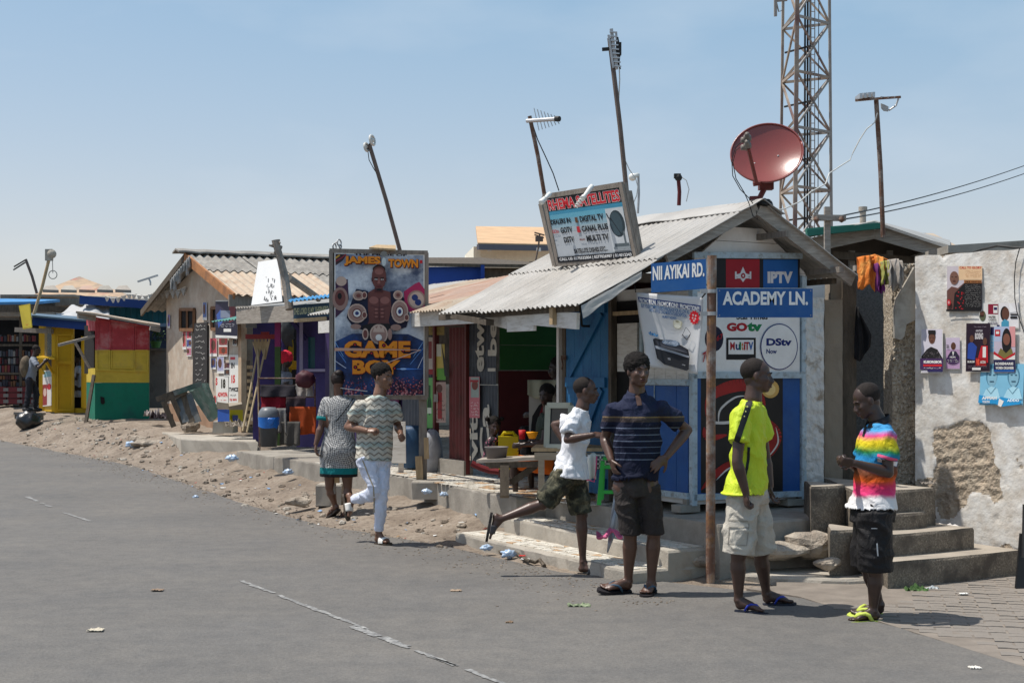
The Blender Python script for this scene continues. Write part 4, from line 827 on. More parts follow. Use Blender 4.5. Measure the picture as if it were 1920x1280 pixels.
m = MB(); fr_quad(m, 1580, 508, 1606, 905, 12.75, .12); solo('door_post', m, M_wood_d, 'dark rotten timber post left of the speckled slab', 'post')
m = MB(); m.slab(lambda u, v: P(1546+(1580-1546)*u, 562+(905-562)*v, 12.7)+V((0, .01*noise.noise(V((u*3, v*14, 1))), 0)), 8, 60, (0, .3, 0)); solo('plaster_wall', m, M_pla2, 'short brown plastered wall between white pillar and rotten post', 'wall')
m = MB(); fr_quad(m, 1558, 510, 1581, 562, 12.8, .25); solo('block_pillar', m, M_pla2, 'stub of brown block pillar above the plastered wall', 'pillar')
m = MB(); m.slab(lambda u, v: P(1508+(1545-1508)*u+1.5*noise.noise(V((v*11, u, 0))), 558+(935-558)*v, 12.5)+V((0, .015*noise.fractal(V((u*4, v*30, 1)), 1, 2, 3), 0)), 14, 110, (0, .3, 0)); solo('white_pillar', m, mat('flaked_white_pillar', (.60, .59, .56), .9, .1, 4, .6, 30, col2=(.30, .25, .19), amt=.33, sc2=5.5, soft=.06, bdist=.015), 'flaking white painted pillar at the right edge of the kiosk', 'pillar')
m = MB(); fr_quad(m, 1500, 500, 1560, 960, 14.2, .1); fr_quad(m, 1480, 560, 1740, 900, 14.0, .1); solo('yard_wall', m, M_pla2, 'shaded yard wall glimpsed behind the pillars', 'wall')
m = MB(); fr_quad(m, 1506, 508, 1562, 560, 13.6, .05); solo('white_board', m, M_white, 'pale board filling the gap under the eave right of the kiosk', 'board')
# steps
GS = mat('granite_step', (.17, .145, .115), .85, .4, 60, .9, 110, col2=(.32, .27, .21), amt=.36, sc2=65, soft=.06, col3=(.10, .085, .07), amt3=.42, sc3=4, bdist=.008)
GT = mat('worn_tread', (.33, .29, .24), .9, .2, 4, .4, 60)
gs = thing('granite_steps', 'flight of speckled granite concrete steps rising to the doorway', 'steps', V((3.3, 11, 0)))
def step(L, Rr, z0, z1, dep, name='step'):
    L = V((*L, 0)); Rr = V((*Rr, 0)); b = U*dep; n = 10; fr = []
    for i in range(n+1):
        t = i/n; p = L.lerp(Rr, t)-U*(.03*math.sin(t*math.pi)); fr.append(p)
    bk_ = [Rr+b, V((L.x+.06, L.y+dep*.9, 0))]; poly = fr+bk_; m = MB(); k = len(poly)
    bt_ = [p+Z*z0 for p in poly]; md = [p+Z*(z1-.02) for p in poly]; c = sum(poly, V())/k; tp = [p+(c-p).normalized()*.014+Z*(z1+.004*noise.noise(p*5)) for p in poly]
    m.add(bt_+md+tp, [(j*k+i, j*k+(i+1) % k, (j+1)*k+(i+1) % k, (j+1)*k+i) for j in range(2) for i in range(k)], 0); m.add(tp, [tuple(range(k))], 1)
    part(name, m, [GS, GT], gs)
step((2.80, 10.6), (4.06, 11.33), -.05, .205, .8); step((2.62, 10.76), (3.70, 11.39), .2, .375, .8); step((3.0, 11.2), (3.33, 11.42), .37, .5, .5, 'slab'); step((2.70, 11.12), (3.44, 11.55), .37, .68, 1.4, 'landing')
step((2.40, 11.42), (2.72, 11.6), .15, .70, .5, 'side_block'); step((2.45, 10.95), (2.75, 11.12), .0, .40, .4, 'side_block')
# clothes over the wall top
cl = mat('orange_cloth', (.62, .17, .025), .85, .25, 6, .3, 30, col2=(.75, .33, .08), amt=.4, sc2=9)
def drape(x0, x1, yt, yb, Y, m_, lab, name='cloth', seed=0, wav=.03, jag=8, lean=0):
    m = MB(); rr = random.Random(seed)
    def f(u, v):
        x = x0+(x1-x0)*u+lean*v+3*noise.noise(V((u*3, v*4, seed))); b = yb+jag*noise.noise(V((u*4, 0, seed+5)))
        return P(x, yt+(b-yt)*v-3*math.sin(u*math.pi), Y)+V((0, wav*math.sin(u*11+seed)+wav*.6*math.sin(u*23+v*3)-.05*math.sin(v*2), 0))
    m.slab(f, 26, 16, (0, .006, 0)); return solo(name, m, m_, lab, 'clothes', 'clothes drying on the doorway top', smooth=True)
drape(1608, 1655, 482, 543, 12.36, cl, 'bright orange cloth hung highest over the doorway top', seed=1, jag=14); drape(1640, 1656, 495, 550, 12.33, mat('purple_cloth', (.16, .03, .16), .85, .3, 8, .2), 'narrow purple garment with magenta hem beside the orange cloth', seed=2, jag=9)
drape(1650, 1668, 491, 536, 12.31, mat('olive_cloth', (.33, .33, .09), .85, .2, 8, .2), 'olive green garment between purple and grey clothes', seed=3); drape(1662, 1692, 488, 542, 12.29, mat('grey_cloth', (.30, .27, .24), .85, .15, 8, .3), 'grey brown cloth hung at the right end of the doorway top', seed=4, jag=12)
m = MB(); m.tube([P(1622, 486, 12.4), P(1640, 481, 12.4), P(1664, 489, 12.4), P(1640, 489, 12.38), P(1618, 495, 12.38)], .022, 0, 10); solo('cloth', m, cl, 'twisted roll of orange cloth lying on top of the doorway', 'clothes', 'clothes drying on the doorway top', True)
m = MB(); m.slab(lambda u, v: P(1606-4*v+(4+26*min(1, v*1.5))*u, 572+(100+22*math.sin(u*4+1)*u)*v+8*u*(1-v), 12.66)+V((0, .025*math.sin(u*9+v*3)+.012*math.sin(u*21), 0)), 20, 16, (0, .006, 0)); solo('shirt', m, mat('black_cloth', (.012, .012, .014), .9, .3, 8, .3), 'black shirt hanging on the rotten post by the doorway', 'clothes', smooth=True)
m = MB(); fr_quad(m, 1604, 497, 1676, 512, 12.75, .1); solo('lintel_beam', m, M_conc, 'concrete lintel over the dark doorway under the drying clothes', 'lintel')
# building with gable roof behind
gb = thing('back_house', 'grey gabled wooden house roof behind the doorway, green ridge strip', 'house', P(1640, 560, 15))
def fpoly(mb, pts, Y, th, mi=0): mb.prism([P(x, y, Y) for x, y in pts], (0, th, 0), mi)
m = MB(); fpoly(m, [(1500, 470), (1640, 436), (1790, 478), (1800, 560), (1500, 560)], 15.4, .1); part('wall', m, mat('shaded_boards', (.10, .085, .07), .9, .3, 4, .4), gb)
m = MB(); m.bar(P(1510, 462, 15), P(1640, 434, 15), .05, .15); part('bargeboard', m, M_woodh, gb); m = MB(); m.bar(P(1640, 434, 15), P(1775, 473, 14.8), .05, .15); part('bargeboard', m, M_woodh, gb)
m = MB(); m.prism([P(1505, 448, 14.9), P(1640, 420, 14.9), P(1640, 417, 17.5), P(1505, 440, 17.5)], (0, 0, .03)); m.prism([P(1640, 420, 14.9), P(1782, 468, 14.7), P(1782, 455, 17.5), P(1640, 417, 17.5)], (0, 0, .03)); part('roof', m, M_metal, gb)
m = MB(); m.bar(P(1512, 438, 14.85), P(1652, 423, 14.85), .1, .06); part('green_strip', m, flat(45, 110, 95), gb); m = MB(); m.bar(P(1512, 432, 15.5), P(1652, 421, 15.5), .1, .04); part('green_strip', m, flat(45, 110, 95), gb)
for x in (1597, 1668): part('stud', MB().bar(P(x, 470, 15.3), P(x, 560, 15.3), .06, .06), M_woodh, gb)
part('crossbeam', MB().bar(P(1560, 478, 15.2), P(1740, 490, 15.2), .05, .08), M_wood_d, gb)
m = MB(); m.prism([P(1688, 441, 19), P(1750, 443, 19), P(1800, 470, 16), P(1728, 466, 16)], (0, 0, .04)); solo('tan_roof', m, M_metal_t, 'small patch of tan roof behind the gable, right of the iron pole', 'roof')
m = MB(); m.prism([P(1778, 460, 14), P(1960, 448, 14), P(1960, 470, 14), P(1778, 474, 14)], (0, 3, 0)); solo('flat_roof', m, M_pla, 'long low weathered parapet behind the white wall', 'parapet')
m = MB(); m.lathe(P(1618, 425, 16.5), [(.0, -.2), (.036, -.2), (.036, .18), (.05, .18), (.05, .23), (0, .23)]); solo('flue_pipe', m, M_conc2, 'short grey flue pipe above the green roof strip', 'pipe', smooth=False)
up = thing('utility_pole', 'short wooden utility pole with crossarm behind the kiosk gable', 'pole', P(1551, 560, 14))
part('post', MB().bar(P(1551, 560, 14), P(1551, 388, 14), .055, .055), M_woodh, up); part('crossarm', MB().bar(P(1524, 408, 13.95), P(1585, 409, 13.95), .07, .055), M_woodh, up)
for x in (1531, 1578): part('insulator', MB().lathe(P(x, 412, 13.9), [(0, -.03), (.02, -.02), (.03, .0), (.02, .03), (0, .035)], (0, 0, 1), 0, 10), M_rust, up)
m = MB()
for a, b, sg_ in (((1580, 404), (1990, 285), 10), ((1582, 411), (1990, 300), 12)):
    m.tube([P(a[0]+(b[0]-a[0])*t, a[1]+(b[1]-a[1])*t+sg_*4*t*(1-t), 14+16*t) for t in [i/16 for i in range(17)]], .008, 0, 5)
solo('power_lines', m, M_cable, 'pair of black power lines running off right from the wooden utility pole', 'cable')
# litter on the steps and by them
M_nws = mat('newsprint', (.62, .59, .56), .85, .1, 30, .1, col2=(.35, .33, .38), amt=.25, sc2=40)
def crumple(pts, Y, lab, name, m_, cat, h=.05, seed=0, th=.004):
    c = P(*pts[:2], Y); w = pts[2]/FPX*Y; d = pts[3]/FPX*Y if pts[3] else w*.6; m = MB()
    m.slab(lambda u, v: c+V(((u-.5)*w*(1+.25*noise.noise(V((v*3, seed, 0)))), (v-.5)*d, abs(noise.fractal(V((u*4+seed, v*4, seed)), 1, 2, 3))*h+.004)), 12, 8, (0, 0, th)); return solo(name, m, m_, lab, cat)
crumple((1842, 1050, 82, 60), 11.5, 'folded newspaper lying on the lowest granite step', 'newspaper', M_nws, 'newspaper', .012, 2)
crumple((1762, 990, 60, 40), 11.65, 'crumpled sheet of paper on the middle granite step', 'paper', M_nws, 'paper', .05, 3)
crumple((1737, 972, 32, 20), 11.75, 'crumpled black plastic bag on the upper granite step', 'plastic_bag', M_black, 'plastic bag', .09, 4)
crumple((1716, 1110, 40, 30), 10.55, 'bunch of wilted green leaves at the foot of the granite steps', 'leaves', mat('wilted_green', (.06, .12, .035), .8, .3, 20, .3), 'leaves', .07, 5)
crumple((1747, 1106, 26, 16), 10.6, 'clear plastic scrap beside the wilted leaves', 'plastic_scrap', flat(190, 195, 195), 'litter', .03, 6)
crumple((1807, 1114, 15, 10), 10.3, 'white paper scrap on the pavers in front of the steps', 'paper_scrap', flat(215, 215, 210), 'litter', .01, 7)
crumple((1086, 1137, 42, 22), 9.84, 'crumpled green foil wrapper on the asphalt in front of the boy', 'wrapper', mat('greenfoil', (.20, .24, .14), .6, .3, 30, .2), 'litter', .035, 8)
crumple((1742-2, 908, 28, 20), 11.9, 'thin twigs and rubbish in the corner of the landing', 'rubbish', M_wood, 'litter', .04, 9)
m = MB(); m.prism([P(1905, 1103, 10.6), P(1922, 1108, 10.6), P(1935, 1000, 10.75), P(1914, 1000, 10.75)], (0, .03, 0)); m.prism([P(1918, 1045, 10.5), P(1934, 1045, 10.5), P(1934, 950, 10.9), P(1920, 945, 10.9)], (0, .03, 0)); solo('board', m, M_black, 'dark leaning board cut off by the right edge of the picture', 'board')
# ------------------------------------------------------------ billboard
YB = 15.4
bb_ = thing('billboard', 'tall wood framed boxing poster on two posts, standing on concrete blocks', 'billboard', P(715, 925, YB))
m = MB(); m.bar(P(793, 915, YB+.03), P(793, 470, YB+.03), .085, .06, up=(0, 1, 0)); part('post', m, M_wood, bb_)
m = MB(); m.bar(P(625, 925, YB+.03), P(622, 470, YB+.03), .055, .06, up=(0, 1, 0)); part('post', m, M_wood, bb_)
m = MB(); m.bar(P(788, 912, YB-.02), P(785, 855, YB-.02), .075, .05, up=(0, 1, 0)); m.bar(P(800, 860, YB-.03), P(799, 820, YB-.03), .05, .04, up=(0, 1, 0)); part('splice', m, M_wood_y, bb_)
for x0, y0, x1, y1 in ((618, 470, 802, 474), (618, 745, 802, 745)): part('rail', MB().bar(P(x0, y0, YB-.02), P(x1, y1, YB-.02), .05, .045, up=(0, 0, 1)), M_wood, bb_)
part('rail', MB().bar(P(621, 472, YB-.025), P(622, 745, YB-.025), .045, .04), M_wood, bb_); part('rail', MB().bar(P(800, 474, YB-.025), P(800, 745, YB-.025), .04, .035), M_wood, bb_)
m = MB(); m.prism([P(626, 474, YB-.005), P(797, 477, YB-.005), P(797, 742, YB-.005), P(626, 742, YB-.005)], (0, .02, 0)); part('backing', m, M_wood_d, bb_)
m = MB(); m.prism([P(692, 467, YB-.1), P(742, 470, YB-.1), P(742, 463, YB+.1), P(706, 462, YB+.1)], (0, 0, .02)); part('scrap_board', m, M_wood_y, bb_)
m = MB(); q = [P(627, 474, YB-.04), P(796, 477, YB-.04), P(796, 742, YB-.04), P(627, 742, YB-.04)]
cv = Canvas(m, (627, 474, 796, 742), *q, base=.0, step=.0007)
bgm = mat('poster_storm', (.30, .35, .43), .45, .3, 3, .02, col2=(.05, .07, .13), amt=.44, sc2=4.2, soft=.1, col3=(.66, .70, .74), amt3=.42, sc3=3.3)
bgd = mat('poster_night', (.01, .02, .07), .45, .4, 4, .02, col2=(.02, .09, .32), amt=.36, sc2=4, soft=.15)
m.slab(lambda u, v: (q[0]*(1-u)+q[1]*u)*(1-v)+(q[3]*(1-u)+q[2]*u)*v, 2, 2, (0, .003, 0), cv.mi(wht)); cv.k = .002
cv.rect(629, 476, 794, 740, bgm); cv.poly([(629, 640), (660, 625), (765, 625), (794, 638), (794, 740), (629, 740)], bgd)
cv.poly([(629, 476), (650, 476), (643, 488), (629, 498)], flat(60, 40, 45)); cv.line([(629, 490), (641, 483), (649, 476)], 2, flat(150, 50, 60)); cv.line([(629, 484), (637, 478)], 3, flat(190, 150, 60))
# belts to the sides
bl = flat(45, 35, 60); gd = flat(150, 120, 110); gd2 = flat(190, 165, 150); bro = flat(110, 65, 60)
cv.poly([(629, 528), (652, 523), (654, 560), (646, 580), (629, 596)], flat(65, 40, 65)); cv.ell(640, 527, 10, 9, gd2); cv.ell(638, 560, 15, 22, gd); cv.ell(638, 558, 10, 15, bro); cv.ell(637, 555, 4, 6, drk)
cv.poly([(652, 600-15), (668, 541), (690, 545), (694, 600), (700, 612), (680, 618), (660, 610), (650, 595)], flat(30, 35, 60))
cv.poly([(732, 545), (745, 543), (760, 560), (768, 590), (762, 612), (740, 620), (728, 604)], flat(30, 30, 55))
cv.poly([(757, 545), (778, 530), (786, 526), (796, 540), (796, 603), (775, 590), (760, 575)], flat(165, 40, 85)); cv.ell(781, 560, 17, 18, gd); cv.ell(781, 560, 14, 15, gd2); cv.ell(778, 556, 6, 6, flat(40, 55, 110)); cv.ell(784, 565, 6, 6, flat(40, 55, 110)); cv.poly([(782, 588), (796, 580), (796, 600)], flat(180, 150, 140))
# torso and head of the boxer (generic figure)
s1 = flat(105, 62, 58); s2 = flat(78, 42, 45); s3 = flat(140, 92, 85)
cv.poly([(690, 548), (701, 541), (720, 543), (732, 546), (734, 575), (729, 600), (732, 612), (688, 612), (692, 600), (690, 575)], s1)
cv.ell(701, 562, 9, 7, s3); cv.ell(722, 562, 9, 7, s3); cv.rect(710.5, 558, 712, 600, s2); cv.line([(695, 572), (711, 576), (729, 572)], 1, s2)
for y in (582, 589, 596): cv.line([(701, y), (722, y)], .8, s2); cv.ell(706, y-3, 3, 2, s3); cv.ell(717, y-3, 3, 2, s3)
cv.rect(703, 530, 718, 547, s2); cv.ell(711, 518, 13.5, 24, s1); cv.ell(711, 504, 12, 8, drk); cv.ell(711, 512, 12.5, 14, s1); cv.ell(711, 508, 8, 6, s3)
cv.rect(697, 520, 699.5, 527, s2); cv.rect(723, 520, 725, 527, s2)
for x in (705.5, 717): cv.rect(x-3.5, 519, x+3.5, 520.6, drk); cv.ell(x, 523, 2.5, 1.4, wht); cv.ell(x, 523, 1.2, 1.3, drk)
cv.poly([(710, 521), (712, 521), (714, 531), (708, 531)], s3); cv.rect(706, 535, 716, 537.4, flat(90, 35, 40)); cv.ell(711, 542, 5, 2, drk)
# belts over the shoulders and the waist
for x, y, a, b in ((670, 587, 18, 18), (750, 583, 16, 22)): cv.ell(x, y, a, b, gd2); cv.ell(x, y, a*.86, b*.86, gd); cv.ell(x, y, a*.5, b*.5, bro); cv.ell(x, y, a*.38, b*.38, wht); cv.ell(x, y, a*.2, b*.2, flat(50, 60, 110))
for x, y, a, b in ((673, 554, 11, 9), (747, 552, 9, 9)): cv.ell(x, y, a, b, gd2); cv.ell(x, y, a*.75, b*.75, gd); cv.ell(x, y, a*.4, b*.4, bro)
for x, y in ((684, 590), (684, 553), (763, 594)): cv.ell(x, y, 5, 7, gd2); cv.ell(x, y, 3.5, 5, bro)
cv.poly([(680, 610), (695, 606), (730, 606), (735, 612), (732, 636), (682, 636)], drk); cv.ell(668, 612, 10, 5, gd); cv.ell(743, 613, 10, 6, gd)
cv.ell(711, 626, 17, 19, gd2); cv.ell(711, 626, 14.5, 16, gd); cv.poly([(700, 622), (703, 611), (707, 616), (711, 607), (715, 616), (719, 611), (722, 622)], gd2); cv.ell(711, 632, 6, 6, wht); cv.ell(686, 626, 6, 11, gd2); cv.ell(686, 626, 4, 8, bro); cv.ell(732, 626, 4, 11, gd)
# lights beams
for a, b, c_ in (((629, 640), (645, 668), flat(120, 170, 225)), ((629, 650), (650, 680), flat(90, 140, 210)), ((794, 640), (776, 668), flat(120, 170, 225)), ((794, 652), (770, 682), flat(90, 140, 210)), ((629, 676), (650, 690), flat(200, 210, 230)), ((794, 668), (784, 690), flat(200, 210, 230))): cv.line([a, b], 1.0, c_)
cv.poly([(735, 691), (760, 689.5), (794, 691), (760, 692.5)], flat(70, 130, 220)); cv.ell(757, 691, 6, 1.8, flat(150, 190, 240))
# crowd
rr = random.Random(8)
for i in range(420):
    x = rr.uniform(722, 793) if i % 3 else rr.uniform(645, 725); y = 705+(rr.random()**.7)*34; s_ = .5+(y-700)*.035
    cv.ell(x, y, s_, s_*1.3, rr.choice([flat(150, 70, 80), flat(100, 45, 60), flat(60, 30, 50), flat(180, 120, 125), flat(45, 30, 55)]), 6); cv.k -= cv.step*.97
cv.line([(640, 727), (690, 733)], 1, wht)
ye = flat(220, 135, 30); ora = flat(170, 70, 18); yl = flat(245, 215, 90); dn = flat(30, 15, 25)
def gold(t, x0, y0, x1, y1):
    cv.text(t, x0+.4, y0+.6, x1+1.2, y1+1.2, dn, .10); cv.text(t, x0, y0, x1, y1, ora, .06); cv.text(t, x0+.5, y0+.5, x1-.3, y1-1.2, ye, .045); cv.rect(x0, y0+.46*(y1-y0), x1, y0+.54*(y1-y0), yl) if False else None
cv.text('THE PRIDE OF', 665, 475.2, 764, 479, dn, .05)
gold('JAMES', 646, 480, 715, 499); gold('TOWN', 729, 484, 785, 501); cv.ell(721, 475, 6, 5, flat(120, 120, 115)); cv.ell(721, 490, 4, 8, flat(190, 200, 200)); cv.rect(788, 486, 793, 492, rdp)
gold('GAME', 646, 638, 771, 671); gold('BOY', 662, 674, 752, 702)
for x, y in ((667, 646), (698, 662), (721, 647), (757, 657), (668, 688), (705, 683), (741, 690)): cv.ell(x, y, 3.6, 3.6, dn); cv.ell(x, y, 1.6, 1.6, rdp)
cv.poly([(629, 652), (790, 654.5), (790, 655.5), (629, 658)], flat(190, 150, 130)); cv.line([(700, 690), (790, 655)], 1.4, flat(200, 175, 165))
part('printed_poster', m, cv.mats, bb_, 'boxing poster of a bare chested champion wearing title belts')
def cblock(x0, y0, x1, y1, Y, dep, lab):
    m = MB(); a = P(x0, y1, Y); b = P(x1, y1, Y); zt = P(x0, y0, Y).z; rough_slab(m, [V((a.x, a.y, 0)), V((b.x, b.y, 0)), V((b.x, b.y+dep, 0)), V((a.x, a.y+dep, 0))], a.z-.05, zt, int(x0), .008, .06); return solo('concrete_block', m, M_conc2, lab, 'block', "blocks under the billboard's posts")
cblock(772, 902, 828, 927, YB-.25, .4, 'concrete block at the foot of the right post of the boxing billboard'); cblock(593, 908, 640, 940, YB+.7, .3, 'square concrete block behind the woman at the left post of the boxing billboard')
m = MB(); m.bar(P(632, 905, YB), P(632, 866, YB), .05, .05); solo('timber_stub', m, M_wood_y, 'yellow timber stub standing on the block behind the woman', 'stub')
def blob(name, lab, cat, px, py, Y, r, m_, sq=(1, 1, 1), seed=1, am=.3, n=20, mm=14):
    m = MB(); c = P(px, py, Y); o = len(m.v); m.ell(c, (r*sq[0], 0, 0), (0, r*sq[1], 0), (0, 0, r*sq[2]), 0, n, mm)
    for i in range(len(m.v)):
        v = V(m.v[i]); d = v-c; k = 1+am*noise.fractal(d*(2.0/r)+V((seed, 0, 0)), 1, 2, 3); m.v[i] = tuple(c+d*k)
    return solo(name, m, m_, lab, cat, smooth=True)
M_bagc = mat('clear_blue_plastic', (.45, .55, .68), .25, .15, 30, .6, 40, col2=(.25, .40, .62), amt=.4, sc2=40, spec=.6)
for k, (px, py, Y, r, lab) in enumerate([(800, 921, 14.9, .055, 'crumpled blue white water sachet at the billboard block'), (832, 926, 14.9, .05, 'clear crumpled water sachet right of the billboard block'), (912, 1026, 12.6, .055, 'lilac tinted water sachet below the flying foot of the boy'), (953, 1038, 12.3, .07, 'largest blue water sachet at the edge of the road'), (435, 858, 20.3, .09, 'pale blue water sachet on the dirt below the pale slab'), (541, 884, 18.6, .07, 'small blue wrapper on the dirt left of the woman'), (245, 833, 24, .1, 'pale blue scrap on dirt before the striped kiosk'), (367, 931, 17.9, .04, 'tiny white scrap lying at the asphalt edge')]):
    blob('water_sachet', lab, 'litter', px, py, Y, r*.75, M_bagc, (1.2, .8, .65), k+1, .5)
rr = random.Random(31)
for k, (px, py, Y, w, c, lab) in enumerate([(985, 1049, 12.1, 16, (225, 225, 220), 'white paper strip on the dirt below the mosaic steps'), (979, 1043, 12.2, 11, (200, 50, 45), 'small red wrapper by the lower mosaic step'), (755, 982, 15, 10, (225, 225, 220), 'white scrap behind the running man'), (930, 955, 14.4, 8, (230, 230, 225), 'tiny white scrap next to the steps'), (295, 1107, 10.5, 22, (140, 118, 98), 'dry leaf flat on the asphalt'), (180, 1182, 8.9, 28, (190, 180, 160), 'pale scrap on the grey road at lower left'), (955, 1168, 9.2, 14, (135, 112, 90), 'brown leaf in the middle of the road'), (1130, 1108, 10.5, 0, (0, 0, 0), ''), (288, 808, 25.5, 12, (60, 90, 160), 'blue plastic cap in the dirt beside the striped kiosk'), (418, 915, 18.8, 9, (225, 225, 220), 'white scrap at left on the dirt verge'), (1828, 1253, 7.8, 22, (210, 205, 195), 'pale streak of paper on the road at lower right'), (190, 820, 25.4, 14, (60, 50, 45), 'dark rag lying in front of the yellow kiosk'), (855, 1108, 10.5, 20, (150, 130, 110), 'sandy leaf on the asphalt left of the boy')]):
    if not w: continue
    crumple((px, py, w, w*.8), Y, lab, 'scrap', flat(*c), 'litter', .012, k)
# props by the shop front, right of the billboard
m = MB(); c = P(776, 868, 17.1)
m.lathe((c.x, c.y, .46), [(0, 0), (.16, 0), (.2, .25), (.19, .45), (.15, .5), (0, .5)], mi=0, n=18); solo('blue_drum', m, mat('dark_blue_drum', (.02, .06, .13), .5, .2, 6, .2), 'dark blue sack like drum behind the billboard post', 'drum', smooth=True)
m = MB(); m.prism([P(735, 792, 16.6), P(760, 790, 16.6), P(761, 868, 16.5), P(733, 868, 16.5)], (0, .05, 0)); m.box(P(752, 878, 16.55), (.06, .04, .12), 0); solo('white_placard', m, M_wwhite, 'white placard standing behind the right arm of the running man', 'placard')
blob('white_sack', 'pale grey sack leaning beside the red door', 'sack', 808, 850, 16.7, .16, mat('greysack', (.32, .33, .36), .8, .15, 9, .3), (.9, .8, 1.9), 3, .15)
# ------------------------------------------------------------ purple shop
ps = thing('purple_shop', 'purple painted shop with pink and green post under a low canopy', 'shop', P(550, 840, 21))
MPu = mat('shop_purple', (.04, .028, .12), .7, .3, 3, .2, 40)
def q4(mb, x0, y0, x1, y1, Y0, Y1=None, th=.05, mi=0):
    Y1 = Y0 if Y1 is None else Y1; mb.prism([P(x0, y0, Y0), P(x1, y0, Y1), P(x1, y1, Y1), P(x0, y1, Y0)], (0, th, 0), mi)
m = MB(); q4(m, 474, 600, 516, 838, 22.3, 22.3); part('wall', m, MPu, ps); m = MB(); q4(m, 556, 590, 640, 838, 21.2, 20.6); part('wall', m, MPu, ps)
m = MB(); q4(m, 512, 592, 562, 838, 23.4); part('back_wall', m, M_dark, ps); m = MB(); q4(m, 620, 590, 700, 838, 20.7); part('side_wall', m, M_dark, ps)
part('window', (lambda m: (q4(m, 578, 632, 615, 690, 21.0, 20.85, .02), m)[1])(MB()), mat('teal_glass', (.008, .07, .085), .3, .2, 3, .05), ps)
m = MB(); m.bar(P(563, 694, 21.0), P(618, 694, 20.7), .03, .04); m.bar(P(565, 600, 20.95), P(565, 720, 20.95), .05, .05, up=(0, 1, 0)); part('window_frame', m, flat(150, 140, 165), ps)
m = MB(); m.bar(P(521, 650, 20.6), P(521, 600, 20.6), .08, .08, up=(0, 1, 0)); part('post', m, flat(130, 35, 85), ps, 'pink upper half of the post'); m = MB(); m.bar(P(521, 835, 20.6), P(521, 650, 20.6), .08, .08, up=(0, 1, 0)); part('post', m, flat(60, 80, 35), ps, 'green lower half of the post')
m = MB(); m.bar(P(546, 600, 21.1), P(574, 635, 21), .04, .06); part('brace', m, MPu, ps)
m = MB(); m.prism([P(443, 574, 21.2), P(552, 573, 19.6), P(552, 603, 19.6), P(443, 607, 21.2)], (0, .05, 0)); part('fascia_board', m, M_woodh, ps)
m = MB(); a = P(440, 577, 21.2); b = P(556, 573, 19.6); corr(m, a, b-a, V((2.2, 2.5, .35)), .09, .01, seed=5); part('canopy_sheet', m, M_metal, ps)
m = MB(); a = P(395, 603, 21.9); b = P(446, 598, 21.3); corr(m, a, b-a, V((.4, .6, .12)), .09, .01, seed=2); part('awning_sheet', m, flat(90, 140, 130), ps, 'green edged awning sheet')
sgn = thing('shop_sign', 'dark teal painted shop sign with pale slanting letters left of the billboard', 'sign', P(586, 600, 19.3))
q = [P(550, 572, 19.4), P(617, 567, 19.1), P(617, 594, 19.1), P(550, 598, 19.4)]; m = MB(); m.prism(q, (0, .03, 0)); part('board', m, mat('teal_signboard', (.02, .05, .08), .6, .2, 4, .2), sgn)
m = MB(); cv = Canvas(m, (550, 567, 617, 598), *q); cv.text('THE LORD IS MY SHEPHERD', 551, 574, 616, 589, flat(175, 175, 140), .03); part('lettering', m, cv.mats, sgn)
m = MB(); a = P(541, 569, 19.35); b = P(618, 560, 19.05); corr(m, a+V((0, -.1, .02)), b-a, V((0, .4, .06)), .07, .012); part('blue_trim', m, flat(85, 150, 195), sgn); part('lower_beam', MB().bar(P(552, 601, 19.35), P(612, 597, 19.1), .03, .05), M_wood_y, sgn)
# goods hanging in the doorway
for x, y, w, h, c, lab in ((538, 625, .13, .35, (70, 75, 78), 'grey bundle of goods hung in the shop doorway'), (532, 655, .07, .28, (60, 55, 110), 'blue violet garment hanging in the shop doorway'), (545, 660, .06, .4, (150, 130, 30), 'yellow and dark cloth hanging behind the woman with red headwrap'), (548, 685, .1, .08, (190, 150, 30), 'small yellow item low in the shop doorway'), (560, 630, .05, .3, (55, 45, 60), 'dark garment hung beside the white door frame')):
    blob('hanging_goods', lab, 'goods', x, y, 22.4, w*.8, flat(*c), (1, .4, h/w), x, .5)
for x, y, c, lab in ((489, 631, (130, 45, 45), 'red and silver box on the shelf above the brooms'), (471, 602, (110, 110, 112), 'grey fan case on the wall left of the purple shop')): 
    m = MB(); m.box(P(x, y, 21.6), (.45 if x > 480 else .15, .1, .07 if x > 480 else .2), 0); m.box(P(x+8, y-4, 21.6), (.12, .08, .08)); solo('boxed_goods', m, flat(*c), lab, 'goods')
pal = thing('wooden_pallet', 'upright wooden slat pallet leaning on the orange stained house corner', 'pallet', P(471, 790, 22.4))
for x in (465, 479): part('rail', MB().bar(P(x, 798, 22.45), P(x, 676, 22.45), .04, .06, up=(0, 1, 0)), M_wood_d, pal)
for k in range(9): part('slat', MB().bar(P(463, 688+k*13, 22.38), P(481, 688+k*13, 22.38), .02, .055), M_wood_y, pal)
for a, b, lab in (((455, 808), (482, 665), 'bamboo broom stick leaning left, crossing the other'), ((463, 810), (497, 655), 'second bamboo stick leaning right against the pallet'), ((486, 790), (484, 655), 'upright pale broom handle by the purple wall')):
    m = MB(); m.tube([P(*a, 21.2), P(*b, 21.8)], .016); n_ = P(*b, 21.8)
    if a[0] > 457:
        for t in range(9): m.tube([n_+V((0, 0, -.15)), n_+V((.05*(t-4)*.4, 0, .12+.04*(t % 3)))], .012, 0, 5)
    solo('broom', m, mat('bamboo', (.42, .33, .2), .7, .2, 6, .2), lab, 'broom', 'brooms leaning beside the purple shop')
